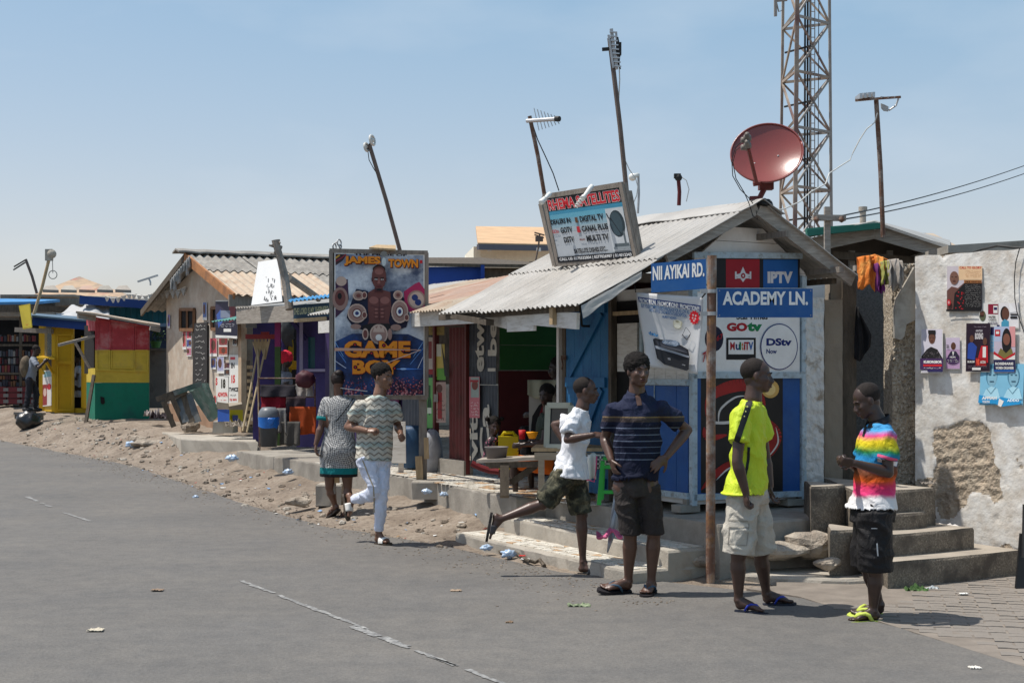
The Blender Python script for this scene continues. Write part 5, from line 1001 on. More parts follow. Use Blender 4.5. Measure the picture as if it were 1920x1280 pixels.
# clothes rack
rk = thing('clothes_rack', 'metal rack hung with rags and towels in front of the purple shop', 'rack', P(540, 842, 19.6))
m = MB()
for x in (487, 592): m.tube([P(x, 842, 19.6), P(x-2, 708, 19.6)], .012)
for y in (709, 722, 744, 765): m.tube([P(486, y, 19.6), P(592, y, 19.6)], .01)
part('frame', m, M_rust, rk)
def towel(x0, x1, y0, y1, c, lab, Y=19.5, seed=0, jag=3, lean=0):
    m = MB()
    def f(u, v): return P(x0+(x1-x0)*u+lean*v+1.5*noise.noise(V((u*4, v*4, seed))), y0+(y1+jag*noise.noise(V((u*3, 2, seed)))-y0)*v, Y)+V((0, .03*math.sin(u*12+seed+v)*v-.04*v, 0))
    m.slab(f, 18, 10, (0, .008, 0)); return solo('towel', m, mat('cloth_%d_%d_%d' % c, lin(*c), .9, .2, 7, .4, 50), lab, 'towel', 'towels hung on the rack', True)
towel(488, 554, 722, 744, (45, 42, 48), 'charcoal towel on the top rail of the rack', 19.5, 1); towel(490, 536, 743, 779, (120, 15, 32), 'crimson towel on the middle rail of the rack', 19.5, 2); towel(536, 573, 743, 790, (62, 52, 58), 'dark grey brown cloth beside the crimson towel', 19.52, 3)
towel(543, 593, 762, 814, (150, 62, 22), 'burnt orange towel on the rack beside the woman', 19.45, 4); towel(513, 536, 765, 812, (120, 118, 116), 'narrow light grey rag above the bin', 19.43, 5, 4, 3); towel(525, 563, 790, 834, (85, 82, 78), 'large grey cloth hanging lowest on the rack', 19.4, 6, 4); towel(554, 586, 720, 743, (150, 143, 138), 'off white cloth under the round maroon bag', 19.5, 7, 3, 3)
blob('maroon_bag', 'round maroon cap hung on the top rail of the rack', 'cap', 572, 711, 19.4, .12, flat(70, 30, 40), (1.1, .8, 1), 4, .2)
bn = thing('swing_bin', 'grey swing lid bin lined with a blue bag', 'bin', P(504, 838, 19.2)); c = P(504, 837, 19.2); m = MB(); m.lathe(c, [(0, 0), (.108, 0), (.135, .40), (.14, .41)]); part('body', m, mat('grey_bin', (.055, .065, .075), .45, .1, 6, .05), bn, smooth=True)
m = MB(); m.lathe(c, [(.145, .39), (.145, .42), (.13, .48), (.09, .53), (.0, .535)]); part('lid', m, mat('bin_lid', (.15, .165, .18), .4, .1, 6, .05), bn, smooth=True)
m = MB(); m.lathe(c, [(.148, .40), (.142, .34), (.141, .30)], n=28)
m.v = [(v[0], v[1], v[2]-(.07*max(0, noise.noise(V((v[0]*20, v[1]*20, 0))))+.05*max(0, -(v[1]-c.y)/.14))*(v[2] < c.z+.32)) for v in m.v]
m.slab(lambda u, v: c+V((-.02+.13*u, -.14-.01*math.sin(u*3), .39-.10*v*math.sin(u*math.pi))), 8, 4, (0, .004, 0)); part('liner', m, mat('blue_bag', (.01, .14, .50), .3, .2, 20, .3, spec=.5), bn, smooth=True)
# ------------------------------------------------------------ pale house with gable
hs = thing('plaster_house', 'pale plastered gable house with corrugated roof and pasted posters', 'house', V((-4.6, 24.4, .3)))
HU = V((-.5, .866, 0)); HV = V((.866, .5, 0)); H0 = V((-4.62, 24.4, 0))
def HF(s, w, z): return H0+HU*s-HV*w+Z*z     # gable wall plane w=0 faces -HV
def HP(px, py, w=0): return PL(px, py, HF(0, w, 0), HV)
M_pl = mat('beige_plaster', (.52, .42, .33), .9, .14, 2, .5, 30, col2=(.40, .32, .25), amt=.44, sc2=2.2, soft=.2, col3=(.60, .56, .48), amt3=.25, sc3=5)
hl = HP(312, 700); hr = HP(456, 700); sL = (hl-H0).dot(HU); sR = (hr-H0).dot(HU)
ap_ = HP(347, 487); sA = (sL+sR)/2-.0
zL = HP(312, 556).z; zR = HP(456, 553).z; zA = 3.62
m = MB(); m.prism([HF(sR, 0, -.1), HF(sL, 0, -.1), HF(sL, 0, zL), HF(sA, 0, zA), HF(sR, 0, zR)], HV*.2)
m.prism([HF(sR, 0, -.1), HF(sR, -6, -.1), HF(sR, -6, zR), HF(sR, 0, zR)], HU*.2); part('wall', m, M_pl, hs)
m = MB(); m.prism([HF(sR-.004, .012, 0), HF(sL+.0, .012, 0), HF(sL, .012, .95), HF(sR-.004, .012, .95)], HV*.01); part('skirting', m, mat('brown_dado', (.32, .20, .13), .9, .2, 3, .4), hs)
m = MB(); m.bar(HF(sR-.05, .03, 0), HF(sR-.05, .03, zR), .16, .1, up=tuple(HV)); part('corner_pilaster', m, mat('orange_stained_plaster', (.46, .34, .23), .9, .2, 3, .4, col2=(.25, .10, .05), amt=.35, sc2=1.2, soft=.1), hs)
for x0, y0, x1, y1 in ((338, 580, 364, 618), (397, 577, 416, 617)):
    w_ = part('window', (lambda m: (m.prism([HP(x0, y0, .01), HP(x1, y0, .01), HP(x1, y1, .01), HP(x0, y1, .01)], HV*.04), m)[1])(MB()), M_dark, hs)
    m = MB(); c = [HP(x, y, .03) for x, y in ((x0, y0), (x1, y0), (x1, y1), (x0, y1))]
    for i in range(4): m.bar(c[i], c[(i+1) % 4], .05, .06)
    m.bar((c[0]+c[1])/2, (c[2]+c[3])/2, .04, .04); part('frame', m, mat('brown_frame', (.20, .10, .05), .7, .2, 5, .3), w_)
def HR(s): return zA+.13-abs(s-sA)*(zA-zR+.0)/(sA-sR)
m = MB(); s0 = sR-.45; M_as = mat('asbestos_roof', (.22, .205, .185), .9, .25, 3, .4, 30, col2=(.17, .155, .14), amt=.45, sc2=2.5, soft=.2, col3=(.40, .38, .34), amt3=.33, sc3=5)
cols_ = [(-.45+.0, 1.05), (.95, 1.1), (2.0, 1.1), (3.05, 1.1), (4.1, 1.1), (5.15, 1.1)]
for k in range(5):
    w0 = .3-k*1.0
    for j, (a, b) in enumerate(((sR-.5, (sR+sA)/2+.05), ((sR+sA)/2-.1, sA))):
        m = MB(); p0 = HF(a, w0, HR(a)+(.02 if j else 0)+.008*(k % 2)); corr(m, p0, -HV*-1.06, HF(b, w0, HR(b)+(.02 if j else 0)+.008*(k % 2))-p0, .15, .022, seed=k*2+j)
        mm_ = M_as if not (j == 0 and k < 2) else M_metal_t
        if j == 1 and k == 4: mm_ = M_metal
        part('roof_sheet', m, mm_, hs)
    if k < 3:
        m = MB(); p0 = HF(sL+.7, w0, HR(sL+.7)); corr(m, p0, HV*1.06, HF(sA, w0, HR(sA))-p0, .15, .022, seed=k); part('roof_sheet', m, M_as, hs)
m = MB(); m.slab(lambda u, v: HF(sA-.2+.4*v, .5-5.2*u, zA+.2-abs(v-.5)*.12+.015*noise.noise(V((u*20, v, 0)))), 40, 4, (0, 0, .03)); part('ridge_tiles', m, M_as, hs)
m = MB(); m.bar(HF(sA, .32, zA+.07), HF(sR-.45, .32, HR(sR-.45)-.07), .04, .17); part('bargeboard', m, mat('orange_bargeboard', (.38, .17, .07), .75, .25, 4, .4, 40, col2=(.25, .12, .06), amt=.4), hs); m = MB(); m.bar(HF(sA, .32, zA+.07), HF(sL+.65, .32, HR(sL+.65)-.07), .04, .12); part('bargeboard', m, M_wood_d, hs)
m = MB(); m.bar(HF(sR-.42, .4, zR-.12), HF(sR-.42, -5.5, zR-.12), .05, .2); part('fascia_board', m, M_wood, hs)
# chalk board and pasted posters
mb = MB(); q = [HP(362, 606, .04), HP(388, 604, .04), HP(388, 722, .04), HP(361, 720, .04)]; mb.prism(q, HV*.02); cb = solo('chalk_board', mb, mat('chalkboard', (.035, .033, .033), .85, .2, 8, .2), 'tall black chalk board with white handwriting on the pale house', 'chalkboard')
mb = MB(); cv = Canvas(mb, (361, 604, 388, 722), *q, base=.004); cv.scribble(365, 606, 386, 620, 2, flat(190, 188, 182), .8); cv.scribble(365, 625, 386, 718, 9, flat(175, 172, 168), .8)
for v in range(len(mb.v)): mb.v[v] = tuple(V(mb.v[v])-cb.location)
o = bpy.data.objects.new('chalk_writing', mkmesh('chalk_writing', mb, cv.mats)); COL.objects.link(o); o.parent = cb
def hpost(x0, y0, x1, y1, lab, draw, **k): return poster(x0, y0, x1, y1, lab, draw, Pt=HP, off=k.pop('off', .02), cat=k.pop('cat', 'poster'), **k)
def col_draw(x0, y0, x1, y1, cols, seed):
    def d(c):
        r_ = random.Random(seed); c.rect(x0, y0, x1, y1, wht)
        for k, cc in enumerate(cols):
            ya = y0+(y1-y0)*k/len(cols); yb = y0+(y1-y0)*(k+.85)/len(cols); c.rect(x0+.6, ya, x1-.6, yb, flat(*cc))
            c.ell((x0+x1)/2+r_.uniform(-2, 2), ya+(yb-ya)*.45, min((x1-x0)*.28, 4), (yb-ya)*.35, sk, 10); c.scribble(x0+1, yb-2.5, x1-1, yb, 1, wht, .5)
    return d
hpost(340+2, 622, 349, 655, 'faded red and white poster strip left of the chalk board', col_draw(342, 622, 349, 655, [(180, 80, 80)], 1)); hpost(350, 621, 359, 668, 'pink blue election posters in a column beside the chalk board', col_draw(350, 621, 359, 668, [(190, 70, 90), (70, 80, 140), (190, 120, 140)], 2))
hpost(380, 567, 388, 600, 'small blue portrait poster above the chalk board', col_draw(380, 567, 388, 600, [(90, 110, 160)], 3)); hpost(314, 590, 319, 615, 'tiny purple poster at the left corner of the house', col_draw(314, 590, 319, 615, [(110, 90, 160)], 4))
def dbig(c):
    c.rect(404, 565, 445, 632, flat(30, 30, 50)); c.poly([(404, 572), (425, 565), (445, 562), (445, 600), (404, 610)], flat(50, 45, 70)); c.poly([(406, 590), (414, 580), (420, 600), (410, 615)], flat(60, 90, 160)); c.poly([(430, 570), (444, 560), (440, 600), (430, 605)], flat(110, 40, 50)); c.rect(414, 582, 432, 596, flat(120, 130, 150)); c.poly([(404, 628), (445, 630), (444, 635), (425, 632), (405, 633)], wht); c.rect(420, 616, 434, 622, wht); c.scribble(412, 606, 440, 614, 2, flat(180, 180, 190), .7)
hpost(404, 563, 445, 634, 'large dark blue fighter banner sagging under the orange bargeboard', dbig, off=.2, cat='banner')
def d18(c):
    c.rect(406, 706, 428, 757, flat(220, 218, 212)); c.text('18', 415, 710, 423, 728, flat(40, 35, 20), .06); c.text('ADWOFA', 408, 735, 427, 744, flat(200, 40, 40), .05); c.text('S', 404.5, 708, 408, 722, flat(200, 40, 40), .05); c.scribble(410, 748, 425, 754, 1, flat(200, 60, 60), .8)
hpost(405, 705, 428, 758, 'white handbill with red word and black number 18', d18)
def d19(c):
    c.rect(429, 666, 448, 755, flat(222, 220, 214)); c.text('EN', 433, 680, 440, 690, drk, .05); c.text('15', 434, 703, 441, 718, flat(200, 50, 45), .06); c.text('TWICE', 429.5, 726, 447, 734, drk, .05); c.text('DJ BIG', 431, 747, 444, 752, flat(200, 40, 40), .04); c.rect(432, 669, 441, 674, flat(205, 70, 80)); c.scribble(432, 738, 444, 743, 1, flat(60, 60, 60), .7)
hpost(429, 665, 448, 756, 'tall white handbill with black and red lettering nearest the house corner', d19, off=.025)
for k, (x0, y0, x1, y1, c_, lab) in enumerate([(393, 634, 407, 668, [(170, 70, 80)], 'red edged portrait poster right of the chalk board'), (395, 672, 405, 692, [(70, 80, 130)], 'small white and blue leaflet right of the chalk board'), (410, 632, 427, 668, [(130, 50, 50), (160, 70, 50)], 'brown red slanted poster in the middle of the cluster'), (407, 669, 420, 700, [(160, 160, 190)], 'white portrait poster over the number handbill'), (420, 680, 431, 705, [(90, 50, 70), (50, 50, 55)], 'maroon and black leaflet in the middle of the cluster'), (436, 636, 444, 648, [(50, 50, 55)], 'small dark sticker at the top right of the cluster'), (400, 742, 406, 757, [(190, 80, 80)], 'torn red corner of a handbill low on the house wall')]):
    hpost(x0, y0, x1, y1, lab, col_draw(x0, y0, x1, y1, c_, k+10), off=.018+.002*k)
# slab in front of the house, overturned table, box
m = MB(); a = [P(300, 812, 25.2), P(478, 812, 23.2), P(482, 832, 21.6), P(340, 834, 22.6)]; rough_slab(m, [V((p.x, p.y, 0)) for p in a], .3, .53, 11, .02, .2); solo('concrete_slab', m, M_conc2, 'flat pale concrete slab in front of the poster covered house', 'slab')
cblock(398, 789, 437, 806, 23.4, .4, 'grey block below the yellow cardboard box')
tb = thing('overturned_table', 'overturned green and grey wooden table lying against the house', 'table', P(355, 805, 24.4))
Mtg = mat('worn_green_wood', (.055, .10, .085), .8, .35, 5, .5, 40, col2=(.16, .17, .16), amt=.4); Mtb = mat('worn_grey_blue_wood', (.10, .115, .125), .8, .3, 5, .5, 40, col2=(.2, .19, .17), amt=.38)
YT = 24.2
m = MB(); m.prism([P(354, 733, YT), P(372, 718, YT+.5), P(384, 718, YT+.5), P(406, 778, YT+.3), P(392, 790, YT)], (.05, .05, .0)); part('top_board', m, Mtg, tb)
for k in range(3):
    x = 326+k*11; part('board', MB().prism([P(x, 736, YT-.02*k), P(x+10, 735, YT-.02*k), P(x+29, 790, YT-.15), P(x+16, 793, YT-.15)], (0, .04, 0)), [Mtb, M_wood_d, Mtb][k], tb)
for a, b in (((293, 749), (336, 733)), ((309, 750), (350, 733)), ((306, 752), (326, 800)), ((320, 740), (345, 795)), ((326, 737), (378, 719))): part('rail', MB().bar(P(*a, YT-.1), P(*b, YT-.05), .06, .09), M_wood_d if a[0] < 325 else Mtg, tb)
bx_ = thing('cardboard_box', 'open blue and yellow printed cardboard box on a block by the house', 'box', P(430, 790, 23.3))
m = MB(); q4(m, 408, 767, 430, 790, 23.4, 23.1, .02); part('side', m, flat(35, 75, 150), bx_); m = MB(); q4(m, 430, 768, 455, 792, 23.1, 23.5, .02); part('side', m, flat(190, 175, 30), bx_); part('print', (lambda m: (q4(m, 436, 778, 446, 789, 23.12, 23.28, .005), m)[1])(MB()), flat(60, 70, 130), bx_)
m = MB(); m.prism([P(406, 764, 23.4), P(430, 768, 23.1), P(428, 756, 23.0), P(407, 753, 23.3)], (0, .02, 0)); m.prism([P(430, 768, 23.1), P(455, 768, 23.5), P(454, 757, 23.4), P(428, 762, 23.0)], (0, .02, 0)); m.prism([P(408, 766, 23.45), P(455, 767, 23.55), P(453, 756, 24), P(412, 758, 24)], (0, 0, .02)); part('flap', m, flat(150, 140, 125), bx_)
crumple((455, 800, 55, 50), 22.6, 'heap of grey rags beside the cardboard box', 'rag_heap', flat(120, 110, 98), 'rags', .22, 12)
crumple((302, 785, 40, 30), 26.2, 'dark heap of clothes right of the striped kiosk', 'rag_heap', flat(50, 40, 45), 'rags', .25, 14); crumple((284, 780, 25, 20), 26.5, 'pale rags next to the striped kiosk', 'rag_heap', flat(170, 160, 155), 'rags', .2, 15)
# white signboard and its dead pole on the canopy
wsb = thing('blank_signboard', 'faded white signboard propped on a crooked pole above the purple shop', 'signboard', P(510, 570, 19.7))
m = MB(); q = [P(484, 491, 20), P(522, 485, 20), P(529, 565, 20), P(471, 572, 20)]; nq = V((-.62, -.72, .3)); q = [PL(a, b, q[2], nq) for a, b in ((484, 491), (522, 485), (529, 565), (471, 572))]; m.prism(q, (0, .04, 0)); part('panel', m, mat('faded_white_sign', (.78, .78, .77), .5, .05, 3, .05), wsb)
m = MB(); cv = Canvas(m, (471, 485, 529, 572), *q, base=.004); r_ = random.Random(3)
for i in range(36): x = r_.uniform(496, 518); y = r_.choice([522, 535, 548, 560])+r_.uniform(-5, 5); cv.line([(x, y), (x+r_.uniform(-2, 2), y+r_.uniform(2, 8))], r_.uniform(.6, 1.6), flat(70, 70, 70)); cv.k -= cv.step*.9
part('peeled_print', m, cv.mats, wsb)
m = MB(); m.tube([P(543, 580, 19.5), P(534, 520, 19.6), P(526, 487, 19.6), P(519, 462, 19.6), P(517, 450, 19.6)], [.06, .055, .05, .05, .06]); m.tube([P(541, 520, 19.7), P(567, 538, 20.2), P(598, 560, 20.6)], .05)
rr = random.Random(6)
for i in range(26): p = P(518+rr.uniform(-5, 7), 452+rr.uniform(-2, 26), 19.6); m.tube([p, p+V((rr.uniform(-.06, .06), rr.uniform(-.05, .05), rr.uniform(-.09, .05)))], .014, 0, 5)
part('crooked_pole', m, mat('grey_driftwood', (.24, .21, .18), .9, .3, 9, .8), wsb)
# ------------------------------------------------------------ striped kiosk
YK = 28.2
sk_ = thing('striped_kiosk', 'small kiosk painted in red, yellow and green bands', 'kiosk', P(228, 790, YK))
KR = mat('band_red', (.40, .05, .06), .75, .2, 3, .3, 40, col2=(.46, .19, .19), amt=.35, sc2=3); KY = mat('band_yellow', (.56, .41, .05), .75, .2, 3, .3, 40, col2=(.44, .32, .06), amt=.35); KG = mat('band_green', (.004, .17, .105), .7, .2, 3, .3, 40, col2=(.012, .12, .085), amt=.4)
kd = 1.5
def kface(y0, y1, y2, y3, m_, nm):   # front and left side bands
    m = MB(); q = [P(178, y0, YK), P(279, y1, YK+.35), P(279, y3, YK+.35), P(178, y2, YK)]; m.prism(q, (.0, .05, 0)); part(nm, m, m_, sk_)
    q = [P(178, y0, YK), P(178, y2, YK), P(162, y2-(y2-690)*.035, YK+1.05), P(162, y0-(y0-690)*.035, YK+1.05)]
    return q
for (a, b, c, d, m_, nm) in ((594, 611, 656, 656, KR, 'red_band'), (656.3, 656.3, 717, 717, KY, 'yellow_band'), (717.3, 717.3, 789, 790, KG, 'green_band')):
    q = kface(a, b, c, d, m_, nm)
    if nm == 'yellow_band': q = [P(178, 690, YK), P(178, c, YK), P(162, c-1, YK+1.05), P(162, 690, YK+1.05)]
    if nm == 'red_band': q = [P(178, a, YK), P(178, 620, YK), P(162, 620, YK+1.05), P(162, a, YK+1.05)]
    part(nm, MB().prism(q, (.04, .02, 0)), m_, sk_)
m = MB(); m.prism([P(176, 610, YK+.3), P(176, 700, YK+.3), P(158, 700, YK+1.2), P(158, 610, YK+1.2)], (.3, .1, 0)); part('dark_hatch', m, M_dark, sk_)
m = MB(); 
for (x0, y0, x1, y1) in ((184, 601, 206, 656), (208, 607, 251, 655), (254, 615, 276, 656)):
    c = [P(x, y, YK-.0+(x-178)/101*.35-.012) for x, y in ((x0, y0), (x1, y0+(x1-x0)*.12), (x1, y1), (x0, y1))]
    for i in range(4): m.bar(c[i], c[(i+1) % 4], .02, .025)
part('raised_panel', m, KR, sk_); m = MB()
for (x0, y0, x1, y1) in ((209, 657, 250, 690), (182, 657, 206, 692), (253, 657, 277, 694)):
    c = [P(x, y, YK+(x-178)/101*.35-.012) for x, y in ((x0, y0), (x1, y0), (x1, y1), (x0, y1))]
    for i in range(4): m.bar(c[i], c[(i+1) % 4], .02, .025)
m.bar(P(180, 693, YK-.01), P(277, 696, YK+.33), .025, .03); part('raised_panel', m, KY, sk_)
m = MB(); m.prism([P(188, 743, YK+.02), P(195, 745, YK+.03), P(196, 755, YK+.03), P(193, 758, YK+.02), P(189, 756, YK+.02)], (0, .02, 0)); part('hole', m, M_dark, sk_)
m = MB(); m.prism([P(142, 587, YK-.6), P(178, 591, YK-.25), P(300, 614, YK+.1), P(300, 610, YK+2), P(170, 588, YK+2.2)], (0, 0, .04)); part('roof_sheet', m, M_metal_t, sk_)
m = MB(); m.bar(P(146, 592, YK-.5), P(178, 597, YK-.1), .05, .1); part('roof_beam', m, M_woodh, sk_); m = MB(); m.bar(P(281, 615, YK), P(300, 619, YK+.1), .05, .08); part('roof_beam', m, M_woodh, sk_)
m = MB(); m.bar(P(168, 690, YK-.2), P(141, 642, YK-.6), .04, .04); m.bar(P(110, 647, YK-.9), P(176, 630, YK-.2), .05, .05); part('hatch_prop', m, M_woodh, sk_)
m = MB(); m.bar(P(160, 797, YK-.5), P(176, 703, YK-.1), .06, .05); solo('leaning_plank', m, M_wood_d, 'dark speckled plank leaning on the left corner of striped kiosk', 'plank')
m = MB(); m.box(P(184, 792, YK+.2), (.2, .2, .12)); m.box(P(272, 792, YK+.4), (.2, .2, .12)); m.box(P(165, 788, YK+1.1), (.15, .15, .15)); part('foot_block', m, M_wood_d, sk_)
# ------------------------------------------------------------ yellow kiosk
YY = 30.5
yk = thing('yellow_kiosk', 'yellow wooden kiosk with blue roof edge and open door', 'kiosk', P(120, 785, YY))
KYl = mat('bright_yellow', (.60, .36, .01), .55, .1, 3, .2, 40, col2=(.48, .28, .015), amt=.35)
m = MB(); q4(m, 102, 608, 138, 774, YY, YY+.15); part('front_wall', m, KYl, yk); m = MB(); q4(m, 160, 612, 168, 774, YY+.3, YY+.4); q4(m, 138, 765, 168, 774, YY+.2); part('front_wall', m, KYl, yk)
m = MB(); m.prism([P(102, 608, YY), P(102, 774, YY), P(76, 771, YY+1.6), P(76, 610, YY+1.6)], (.05, .03, 0)); 
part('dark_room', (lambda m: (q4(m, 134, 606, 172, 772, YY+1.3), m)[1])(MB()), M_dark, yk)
m = MB()
for x in (77, 82, 101): m.bar(P(x, 772, YY+(102-x)/26*1.6-.03), P(x, 610, YY+(102-x)/26*1.6-.03), .08, .06, up=(0, 1, 0))
m.prism([P(102, 740, YY-.0), P(102, 772, YY), P(77, 770, YY+1.55), P(77, 740, YY+1.55)], (.05, .03, 0)); part('counter_side', m, KYl, yk)
m = MB(); m.prism([P(101, 615, YY+.1), P(101, 672, YY+.1), P(83, 672, YY+1.2), P(83, 615, YY+1.2)], (.05, .03, 0)); part('glass', m, mat('kiosk_glass', (.10, .14, .15), .15, .3, 3, 0, spec=.6), yk)
q = [P(80, 693, YY+1.3), P(99, 691, YY+.1), P(99, 760, YY+.1), P(80, 762, YY+1.3)]; m = MB(); cv = Canvas(m, (80, 691, 99, 762), *q, base=.02); cv.rect(80, 693, 99, 762, flat(200, 195, 190)); cv.rect(81, 720, 90, 760, flat(130, 35, 35)); cv.ell(86, 735, 3, 8, flat(190, 160, 150)); cv.ell(94, 725, 4, 6, flat(175, 30, 40)); cv.rect(84, 695, 98, 706, flat(120, 160, 170)); part('phone_poster', m, cv.mats, yk)
m = MB(); m.prism([P(65, 672, YY-.1), P(102, 674, YY-.4), P(101, 671, YY+.1), P(80, 670, YY+1.3)], (0, 0, .04)); m.bar(P(82, 700, YY+.9), P(70, 676, YY+.5), .04, .05); m.bar(P(100, 700, YY-.05), P(86, 677, YY-.2), .04, .05); part('shelf', m, KYl, yk)
m = MB(); m.prism([P(152, 630, YY+.1), P(163, 634, YY-.4), P(163, 766, YY-.4), P(152, 764, YY+.1)], (.03, .03, 0)); part('door', m, KYl, yk)
for x, y0, y1 in ((107, 628, 770),): 
    m = MB(); c = [P(a, b, YY-.01) for a, b in ((108, 628), (135, 628), (135, 678), (108, 678))]
    for i in range(4): m.bar(c[i], c[(i+1) % 4], .02, .02)
    c = [P(a, b, YY-.01) for a, b in ((108, 681), (135, 681), (135, 768), (108, 768))]
    for i in range(4): m.bar(c[i], c[(i+1) % 4], .02, .02)
    part('raised_panel', m, KYl, yk)
m = MB(); m.bar(P(62, 601, YY-.2), P(168, 610, YY-.3), .06, .2); part('blue_fascia', m, flat(25, 60, 125), yk); m = MB(); m.prism([P(50, 592, YY+.4), P(60, 594, YY-.4), P(170, 604, YY-.4), P(170, 598, YY+1.8), P(60, 590, YY+1.8)], (0, 0, .04)); part('roof', m, mat('bluegrey_roof', (.10, .15, .2), .6, .2, 3, .2), yk)
m = MB(); m.bar(P(30, 618, YY+.2), P(98, 621, YY-.1), .1, .1); part('awning_beam', m, M_wood, yk); m = MB()
for x in (80, 109, 150): m.bar(P(x, 790, YY+.1), P(x, 774, YY+.1), .1, .1)
part('leg', m, M_wood_d, yk)
# left market stall
ms = thing('market_stall', 'shaded provisions stall with shelves of tins and bottles at far left', 'stall', P(35, 770, 34))
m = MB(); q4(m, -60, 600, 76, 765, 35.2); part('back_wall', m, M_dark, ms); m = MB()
for y in (647, 700, 751): m.bar(P(-60, y, 34), P(64, y, 34), .3, .05)
for x in (-20, 39): m.bar(P(x, 765, 33.9), P(x, 590, 33.9), .06, .06)
part('shelving', m, M_wood_d, ms)
m = MB(); rr = random.Random(12); cs = [flat(105, 38, 42), flat(120, 116, 112), flat(48, 48, 56), flat(110, 72, 45), flat(60, 30, 34), flat(80, 85, 92)]
for y, h in ((698, 16), (668, 14), (682, 12), (724, 12), (711, 9), (640, 14)):
    x = -50.
    while x < 62: w = rr.uniform(2.5, 6); hh = h*rr.uniform(.6, 1); a = P(x, y, 34-.1); b = P(x+w, y-hh, 34-.1); m.box(((a.x+b.x)/2, 34-.05, (a.z+b.z)/2), (b.x-a.x, .12, b.z-a.z), rr.randrange(6)); x += w+rr.uniform(.2, 2)
for y in (730, 741, 752):
    for x in range(-50, 70, 26): a = P(x, y, 33.8); m.box((a.x, a.y, a.z), (.3, .2, .12), 0); m.box((a.x+.15, a.y-.01, a.z), (.12, .2, .08), 1)
part('provisions', m, cs, ms, kind='stuff')
m = MB(); m.prism([P(-60, 572, 33), P(72, 570, 33), P(112, 566, 34), P(-60, 563, 36)], (0, 0, .06)); solo('blue_tarp', m, mat('blue_tarp', (.06, .22, .45), .6, .2, 3, .2), 'bright blue tarp laid over the stall roof at far left', 'tarp')
for (x0, y0, x1, y1, Y, c, lab) in ((-20, 585, 98, 593, 33.5, 0, 'long grey plank under the blue tarp'), (60, 553, 98, 571, 36.5, 2, 'grey metal box among the roof clutter'), (103, 553, 150, 573, 37, 1, 'weathered board stack on the roofs left of the blue shop'), (0, 552, 58, 562, 36, 1, 'low grey brown roof boards at far left'), (40, 552, 140, 556, 35.8, 0, 'long thin rafter under the tan hip roof')):
    m = MB(); q4(m, x0, y0, x1, y1, Y, Y+.3, .8); solo('roof_boards', m, [M_woodh, M_wood, flat(70, 75, 80)][c], lab, 'boards')
m = MB(); q4(m, -60, 560, 330, 700, 38.5, 38.5, .1); solo('old_wooden_wall', m, M_wood_d, 'dark jumbled wooden wall behind the kiosks', 'wall')
m = MB(); m.prism([P(38, 562, 40), P(262, 562, 40), P(148, 518, 43)], (0, .1, 0)); m.prism([P(262, 562, 40), P(250, 556, 48), P(148, 518, 43)], (0, 0, -.05)); solo('hip_roof', m, mat('tan_patched_roof', (.42, .30, .20), .85, .2, 2, .3, 30, col2=(.28, .22, .17), amt=.4, sc2=1.6, soft=.06, col3=(.36, .16, .12), amt3=.28, sc3=1.2), 'tan patched hip roof rising behind the kiosks', 'roof')
rr = random.Random(14)
for k in range(5):
    x = 80+k*34; m = MB(); m.prism([P(x, 548, 39.6), P(x+30, 549, 39.6), P(x+22, 540, 40.2), P(x+6, 541, 40.2)], (0, 0, .08)); solo('roof_patch', m, [M_woodh, M_conc2, M_metal_p, M_conc, M_woodh][k], ['grey board patch low on the left of the hip roof', 'pale slab patch on the hip roof, second from left', 'pink rusty sheet patch in the middle of the hip roof', 'grey sheet patch with lettering scraps right of middle', 'wooden patch at the right end of the hip roof'][k], 'patch')
m = MB(); a0, a1 = P(105, 600, 33), P(200, 598, 33)
m.slab(lambda u, v: P(105+100*u, 600-26*v*(.5+.5*math.sin(u*math.pi*.9)) - (6*v if u > .5 else 0), 33+1.5*v)+V((0, 0, .12*noise.noise(V((u*5, v*4, 1))))), 24, 10, (0, 0, .01)); solo('white_tarp', m, mat('white_tarp', (.42, .42, .42), .6, .1, 4, .2), 'crumpled white tarp over the roof behind the yellow kiosk', 'tarp', smooth=True)
bs = thing('blue_shop', 'teal blue plank shop with navy eave behind the striped kiosk', 'shop', P(260, 740, 35)); MT = mat('teal_planks', (.015, .115, .17), .7, .2, 3, .2)
for k in range(12): part('plank', (lambda m: (q4(m, 205+k*10.2, 576, 214.6+k*10.2, 606, 35+.02*(k % 2)), m)[1])(MB()), MT, bs)
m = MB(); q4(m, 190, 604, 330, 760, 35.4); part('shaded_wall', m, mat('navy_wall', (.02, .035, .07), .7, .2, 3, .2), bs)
m = MB(); m.bar(P(150, 562, 34), P(322, 574, 34), .1, .2); part('navy_eave', m, flat(25, 55, 110), bs); m = MB(); m.bar(P(200, 611, 34.2), P(322, 609, 34.2), .1, .08); part('rail', m, flat(90, 110, 130), bs)
m = MB(); a = P(150, 556, 34); corr(m, a, P(322, 570, 34)-a, V((0, 2.5, .12)), .15, .02); part('roof_sheet', m, M_as, bs)
m = MB(); q4(m, 279, 657, 313, 765, 29.6, 29.9, .1); m.bar(P(277, 655, 29.5), P(315, 655, 29.8), .25, .05); solo('grey_wall', m, mat('smudged_grey_wall', (.17, .16, .15), .9, .15, 3, .3, 40, col2=(.08, .075, .07), amt=.35, sc2=2), 'smudged grey wall between striped kiosk and pale house', 'wall')
pt = thing('potted_plant', 'green plant in a pale green pot on the grey wall', 'plant', P(293, 650, 29.5)); m = MB(); m.lathe(P(292, 652, 29.5), [(0, 0), (.08, 0), (.12, .14), (.1, .14), (0, .12)]); part('pot', m, flat(75, 130, 80), pt)
m = MB(); rr = random.Random(2)
